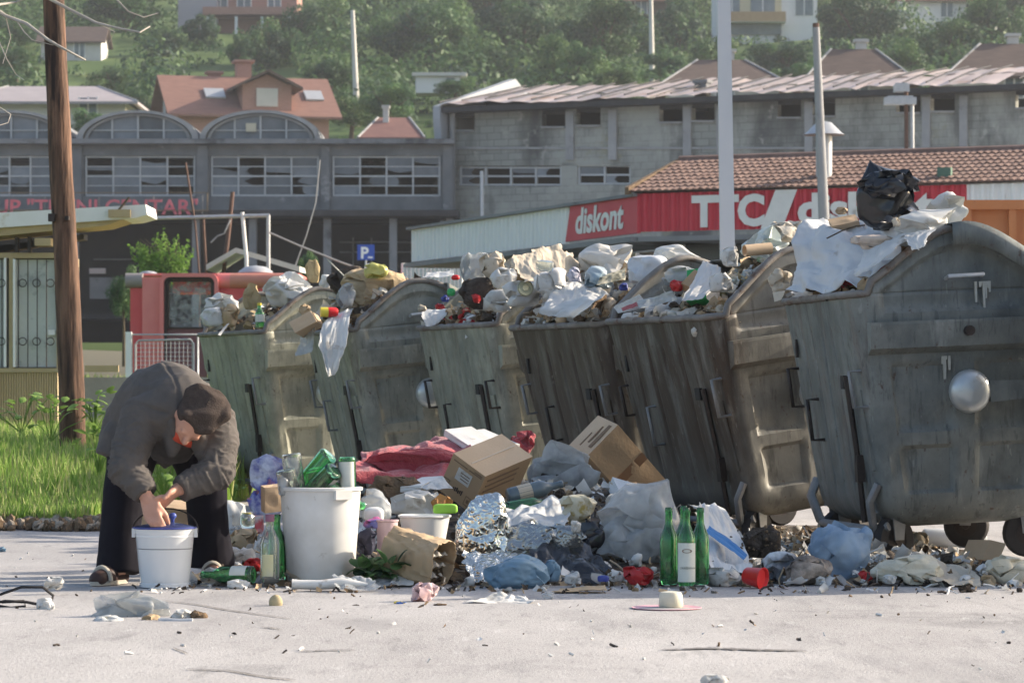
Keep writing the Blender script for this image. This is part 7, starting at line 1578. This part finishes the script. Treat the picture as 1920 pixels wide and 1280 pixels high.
# four green bottles
GB = 'four green wine bottles standing together'
bottle('wine_bottle', 'leftmost of the four standing green bottles', 1254, 1095, 13.82, (0, 0, 1), .345, .040, M_dgglass, group=GB); bottle('wine_bottle', 'rear one of the four standing green bottles', 1282, 1090, 14.0, (0, 0, 1), .345, .040, M_dgglass, group=GB)
bw = bottle('wine_bottle', 'front one of the four standing green bottles with white label', 1287, 1097, 13.72, (0, 0, 1), .345, .040, M_dgglass, lab=M_lab, group=GB, labz=(.05, .55), arc=(.3, 2.84)); bottle('wine_bottle', 'rightmost of the four standing green bottles', 1313, 1095, 13.84, (0, 0, 1), .345, .040, M_dgglass, group=GB)
text('label_print', 'GRAŠEVINA', mat('label_ink', (.10, .12, .10), rough=.8), .013, bw, (-.032, -.0425, .075), extrude=.0004); q = MB(); q.lathe([(.010, 0), (.013, 0), (.013, .001), (.010, .001)], 20, Matrix.Translation((0, -.0415, .155)) @ Euler((math.pi / 2, 0, 0)).to_matrix().to_4x4() @ Matrix.Diagonal((1.7, .7, 1, 1))); q.build('label_emblem', M_ink2, bw)
# right part
loft('sack', 'striped white sack with blue stripe right of the green bottles', 'sack', [((1310, 945, 14.9), (1345, 948, 15.0)), ((1312, 985, 14.6), (1380, 990, 14.8)), ((1320, 1030, 14.3), (1400, 1045, 14.4)), ((1335, 1070, 14.0), (1410, 1070, 14.0))], M_dirtyw, 132, .02, 30, 26, .03)
loft('blue_strip', 'broad blue strip across the white sack', 'strip', [((1322, 998, 14.40), (1330, 985, 14.50)), ((1355, 1020, 14.28), (1365, 1008, 14.38)), ((1395, 1050, 14.15), (1402, 1040, 14.22))], mat('blue_strip_print', (.05, .20, .46), rough=.5), 133, .006, 8, 20)
loft('newspaper', 'curved newspaper behind the green bottles', 'newspaper', [((1290, 950, 15.2), (1330, 945, 15.2)), ((1325, 960, 15.1), (1372, 985, 15.0)), ((1340, 1000, 14.9), (1395, 1010, 14.8))], MATS['newsprint'], 134, .015); bag('hair_clump', 'dark fibrous clump like matted hair under the container', 'clump', 1393, 1465, 982, 1045, 14.6, M_darkl, 135, cr=.9, sub=6); lumps('fibre', 'loose dark fibres around the matted clump', 'fibre', 60, lambda r: (X(1428, 14.6) + r.gauss(0, .06), 14.55 + r.gauss(0, .04), .12 + abs(r.gauss(0, .05)), r.uniform(.004, .010)), [M_darkl, M_brown], 14)
t = thing('red_cup', 'bright red plastic cup lying on its side at the pile front', 'cup', at(1398, 1078, 13.75)); q = MB(); Q = Vector((.75, -.55, -.12)).to_track_quat('Z', 'Y').to_matrix().to_4x4(); q.lathe([(0, .0), (.034, 0), (.038, .006), (.047, .085), (.050, .088), (.050, .092), (.046, .092), (.040, .080), (0, .078)], 28, Q); q.build('cup_wall', M_red, t, smooth=40)
bag('paper_ball', 'white paper left of the red cup', 'paper', 1325, 1392, 1062, 1098, 13.85, M_paper, 136, cr=.5); bag('plastic_bag', 'white and dark printed bag behind the red cup', 'bag', 1428, 1500, 1032, 1090, 14.1, mat('dark_print_bag', (.66, .68, .70), (.12, .13, .15), rough=.4, ns=6, contrast=.1), 137, cr=.5); bag('burnt_bag', 'charred bag of ash with pale patches right of the red cup', 'bag', 1470, 1562, 1040, 1094, 13.95, mat('charred_bag', (.05, .04, .035), (.38, .32, .27), rough=.7, ns=7, contrast=.12, bump=.5), 138, cr=.6, sub=6)
bag('plastic_bag', 'tall pale blue bag standing under the container edge', 'bag', 1515, 1638, 975, 1088, 14.2, M_lblue, 139, cr=.4, sub=6, dep=.6, box=1.0, pr=2); bag('paper_ball', 'white stuffing inside the tall pale blue bag', 'paper', 1535, 1620, 1005, 1080, 14.25, M_paper, 140, cr=.5)
bag('paper_sack', 'creased beige paper sack lying flat at the right', 'sack', 1632, 1770, 1038, 1094, 13.9, mat('beige_sack', (.50, .46, .36), (.62, .58, .47), rough=.6, ns=6, bump=.3), 141, cr=.6, sub=6, dep=.7); loft('paper_sack', 'thin beige wrapping trailing right of the creased sack', 'sack', [((1735, 1045, 14.2), (1790, 1062, 14.2)), ((1740, 1075, 13.9), (1830, 1080, 13.95)), ((1745, 1094, 13.75), (1838, 1092, 13.8))], M_beige, 142, .022, 26, 18, .05); bag('paper_sack', 'second beige crumpled sack at the right edge', 'sack', 1848, 1935, 1038, 1094, 13.95, MATS['beige_sack'], 143, cr=.6, sub=6)
d = 17.4; q = MB(); q.lathe([(.0, 0), (.06, 0), (.065, .01), (.065, .34), (.06, .35), (0, .35)], 28, Euler((0, math.pi / 2, .1)).to_matrix().to_4x4()); tag(q.build('white_roll', M_white, loc=at(1732, 1012, d), smooth=40), 'white plastic roll lying behind the nearest container wheels', 'roll')
bag('plastic_bag', 'pale beige bag behind the container front wheel', 'bag', 1690, 1742, 995, 1042, 16.6, M_beige, 144, cr=.5); box3('brown_carton', 'brown carton flap leaning on the rear castor of the nearest container', 'carton', (1800, 1048), 15.6, (18, -36), (34, -2), (26, 6), [M_card]); bag('stone', 'dark stone lump before the right castor', 'stone', 1836, 1858, 1050, 1066, 14.9, M_darkl, 145, cr=.3, sub=4)
bag('scrap', 'torn white scrap below the blue bag', 'scrap', 1655, 1682, 1076, 1094, 13.85, M_paper, 146, cr=.4, sub=4); bag('wrapper', 'dark red wrapper between blue bag and beige sack', 'wrapper', 1608, 1645, 1068, 1092, 13.95, M_redbag, 147, cr=.5, sub=4)
# foreground litter
bag('plastic_bag', 'dirty clear bag of scraps lying alone on the pavement', 'bag', 172, 320, 1105, 1185, 12.0, M_gbag, 150, cr=.35, sub=6, dep=.5); bag('paper_ball', 'white tissue lump at the left end of the lone bag', 'paper', 172, 232, 1152, 1186, 11.75, M_wbag, 151, cr=.4); bag('paper_ball', 'pale inner lump of the lone pavement bag', 'paper', 195, 305, 1120, 1182, 12.05, M_dirtyw, 152, cr=.5)
t = thing('crushed_can', 'crushed grey can spilling from the lone bag', 'can', at(298, 1166, 11.75)); q = MB(); q.tube([(0, 0, 0), (.03, 0, .002), (.08, -.01, -.004), (.13, -.01, 0)], [.022, .020, .023, .021], 14, squash=.8); q.build('can_wall', M_galv, t, smooth=60)
bag('scrap', 'brown burnt scrap beside the crushed can', 'scrap', 262, 300, 1150, 1180, 11.8, M_kraft, 153, cr=.6, sub=4); bag('scrap', 'pale crumpled scrap right of the crushed can', 'scrap', 318, 362, 1140, 1168, 11.9, M_paper, 154, cr=.7, sub=4); bag('scrap', 'dark scrap at the right end of the spilled litter', 'scrap', 355, 390, 1142, 1168, 11.9, M_brown, 155, cr=.7, sub=4)
q = MB(); d = 12.5; b0 = at(0, 1130, d)
for L in (((-40, 1128), (0, 1116), (40, 1102), (80, 1102), (100, 1118), (96, 1128)), ((-30, 1125), (5, 1130), (45, 1128), (48, 1138), (20, 1141), (-10, 1136), (-30, 1140)), ((-30, 1135), (10, 1128), (50, 1130), (75, 1135))): q.tube([at(x, y - 2, d) - b0 for x, y in L], .0065, 6)
tag(q.build('black_cable', M_black, loc=b0, smooth=60), 'tangled black cable at the lower left edge', 'cable'); bag('plug', 'white socket lump at the end of the black cable', 'plug', 68, 102, 1120, 1145, 12.4, M_dirtyw, 156, cr=.4, sub=4); bag('paper_ball', 'white tissue between the cable and the man shoe', 'paper', 82, 120, 1080, 1106, 13.3, M_paper, 157, cr=.5, sub=4)
bag('potato', 'old potato lying alone before the white tub', 'potato', 504, 530, 1114, 1142, 12.6, mat('potato_skin', (.36, .28, .15), (.50, .42, .26), rough=.8, ns=12), 158, cr=.12, box=1, sub=4); bag('paper_ball', 'pink and white tissue alone before the paper bag', 'paper', 770, 824, 1090, 1131, 12.85, mat('pink_tissue', (.76, .66, .66), (.70, .42, .42), rough=.7, ns=12, transl=.25), 159, cr=.6)
bag('scrap', 'yellow and blue foil scrap left of the pink tissue', 'scrap', 738, 762, 1126, 1134, 12.7, mat('yellow_blue_foil', (.62, .50, .06), (.06, .14, .42), rough=.4, ns=30, contrast=.05), 160, cr=.5, sub=4); bag('scrap', 'dark chip before the lone potato right side', 'scrap', 658, 674, 1132, 1140, 12.6, M_darkl, 161, cr=.4, sub=3); bag('scrap', 'brown leaf right of the pink tissue', 'scrap', 812, 838, 1130, 1138, 12.6, M_brown, 162, cr=.5, sub=3)
loft('paper_sheet', 'crumpled white paper flat on the pavement before the blue bag', 'paper', [((935, 1106, 12.9), (985, 1118, 12.9)), ((900, 1120, 12.85), (1000, 1126, 12.8)), ((872, 1130, 12.72), (1003, 1130, 12.72))], M_paper, 163, .016, 24, 14, .04); loft('flat_carton', 'flattened grey carton lying at the pile front', 'carton', [((1050, 1102, 13.5), (1135, 1098, 13.5)), ((1020, 1110, 13.35), (1140, 1106, 13.35))], M_kraft, 164, .006, 16, 8); bag('plastic_cup', 'crushed clear bottle cap piece on the pavement', 'cup', 1014, 1040, 1108, 1124, 13.0, M_clear, 165, cr=.3, sub=4)
t = thing('soap_cup', 'cream plastic cup standing on a pink plate on the pavement', 'cup', at(1258, 1138, 12.5)); q = MB(); q.lathe([(0, 0), (.044, 0), (.050, .008), (.047, .05), (.041, .062), (.018, .066), (0, .064)], 28); q.build('cup_wall', mat('cream_plastic', (.66, .62, .50), (.58, .55, .42), rough=.4, ns=14), t, smooth=50)
t = thing('pink_plate', 'flat pink broken plate lying on the pavement under the cream cup', 'plate', at(1250, 1142, 12.42)); q = MB(); q.lathe([(0, .002), (.11, .003), (.14, .010), (.142, .008), (.11, .0), (0, 0)], 30); q.build('plate_disc', mat('pink_plate', (.70, .38, .42), rough=.5), t, smooth=40)
bag('stone', 'small pale stone alone in the right foreground', 'stone', 1150, 1186, 1215, 1229, 10.45, M_beige, 166, cr=.2, sub=4); bag('paper_ball', 'white paper tip at the bottom edge', 'paper', 1312, 1368, 1262, 1290, 9.1, M_paper, 167, cr=.5)
bag('wrapper', 'small blue scrap at the left edge of the pavement', 'wrapper', -8, 12, 1024, 1036, 16.9, M_bluebag, 168, cr=.4, sub=4)

# ------------------------------------------------------------------ air between the yard and the hill
m = MB(); m.box((0, 270, 52), (900, 620, 110)); o = m.build('haze', None or M_white); o.data.materials.clear()
hm = bpy.data.materials.new('summer_haze'); hm.use_nodes = True; N, L = hm.node_tree.nodes, hm.node_tree.links; N.remove(N['Principled BSDF'])
v = N.new('ShaderNodeVolumePrincipled'); v.inputs['Density'].default_value = .0003; v.inputs['Color'].default_value = (.88, .93, 1, 1); v.inputs['Anisotropy'].default_value = .2
L.new(v.outputs[0], N['Material Output'].inputs['Volume']); o.data.materials.append(hm); tag(o, 'thin summer haze softening the hillside', 'haze', kind='stuff')
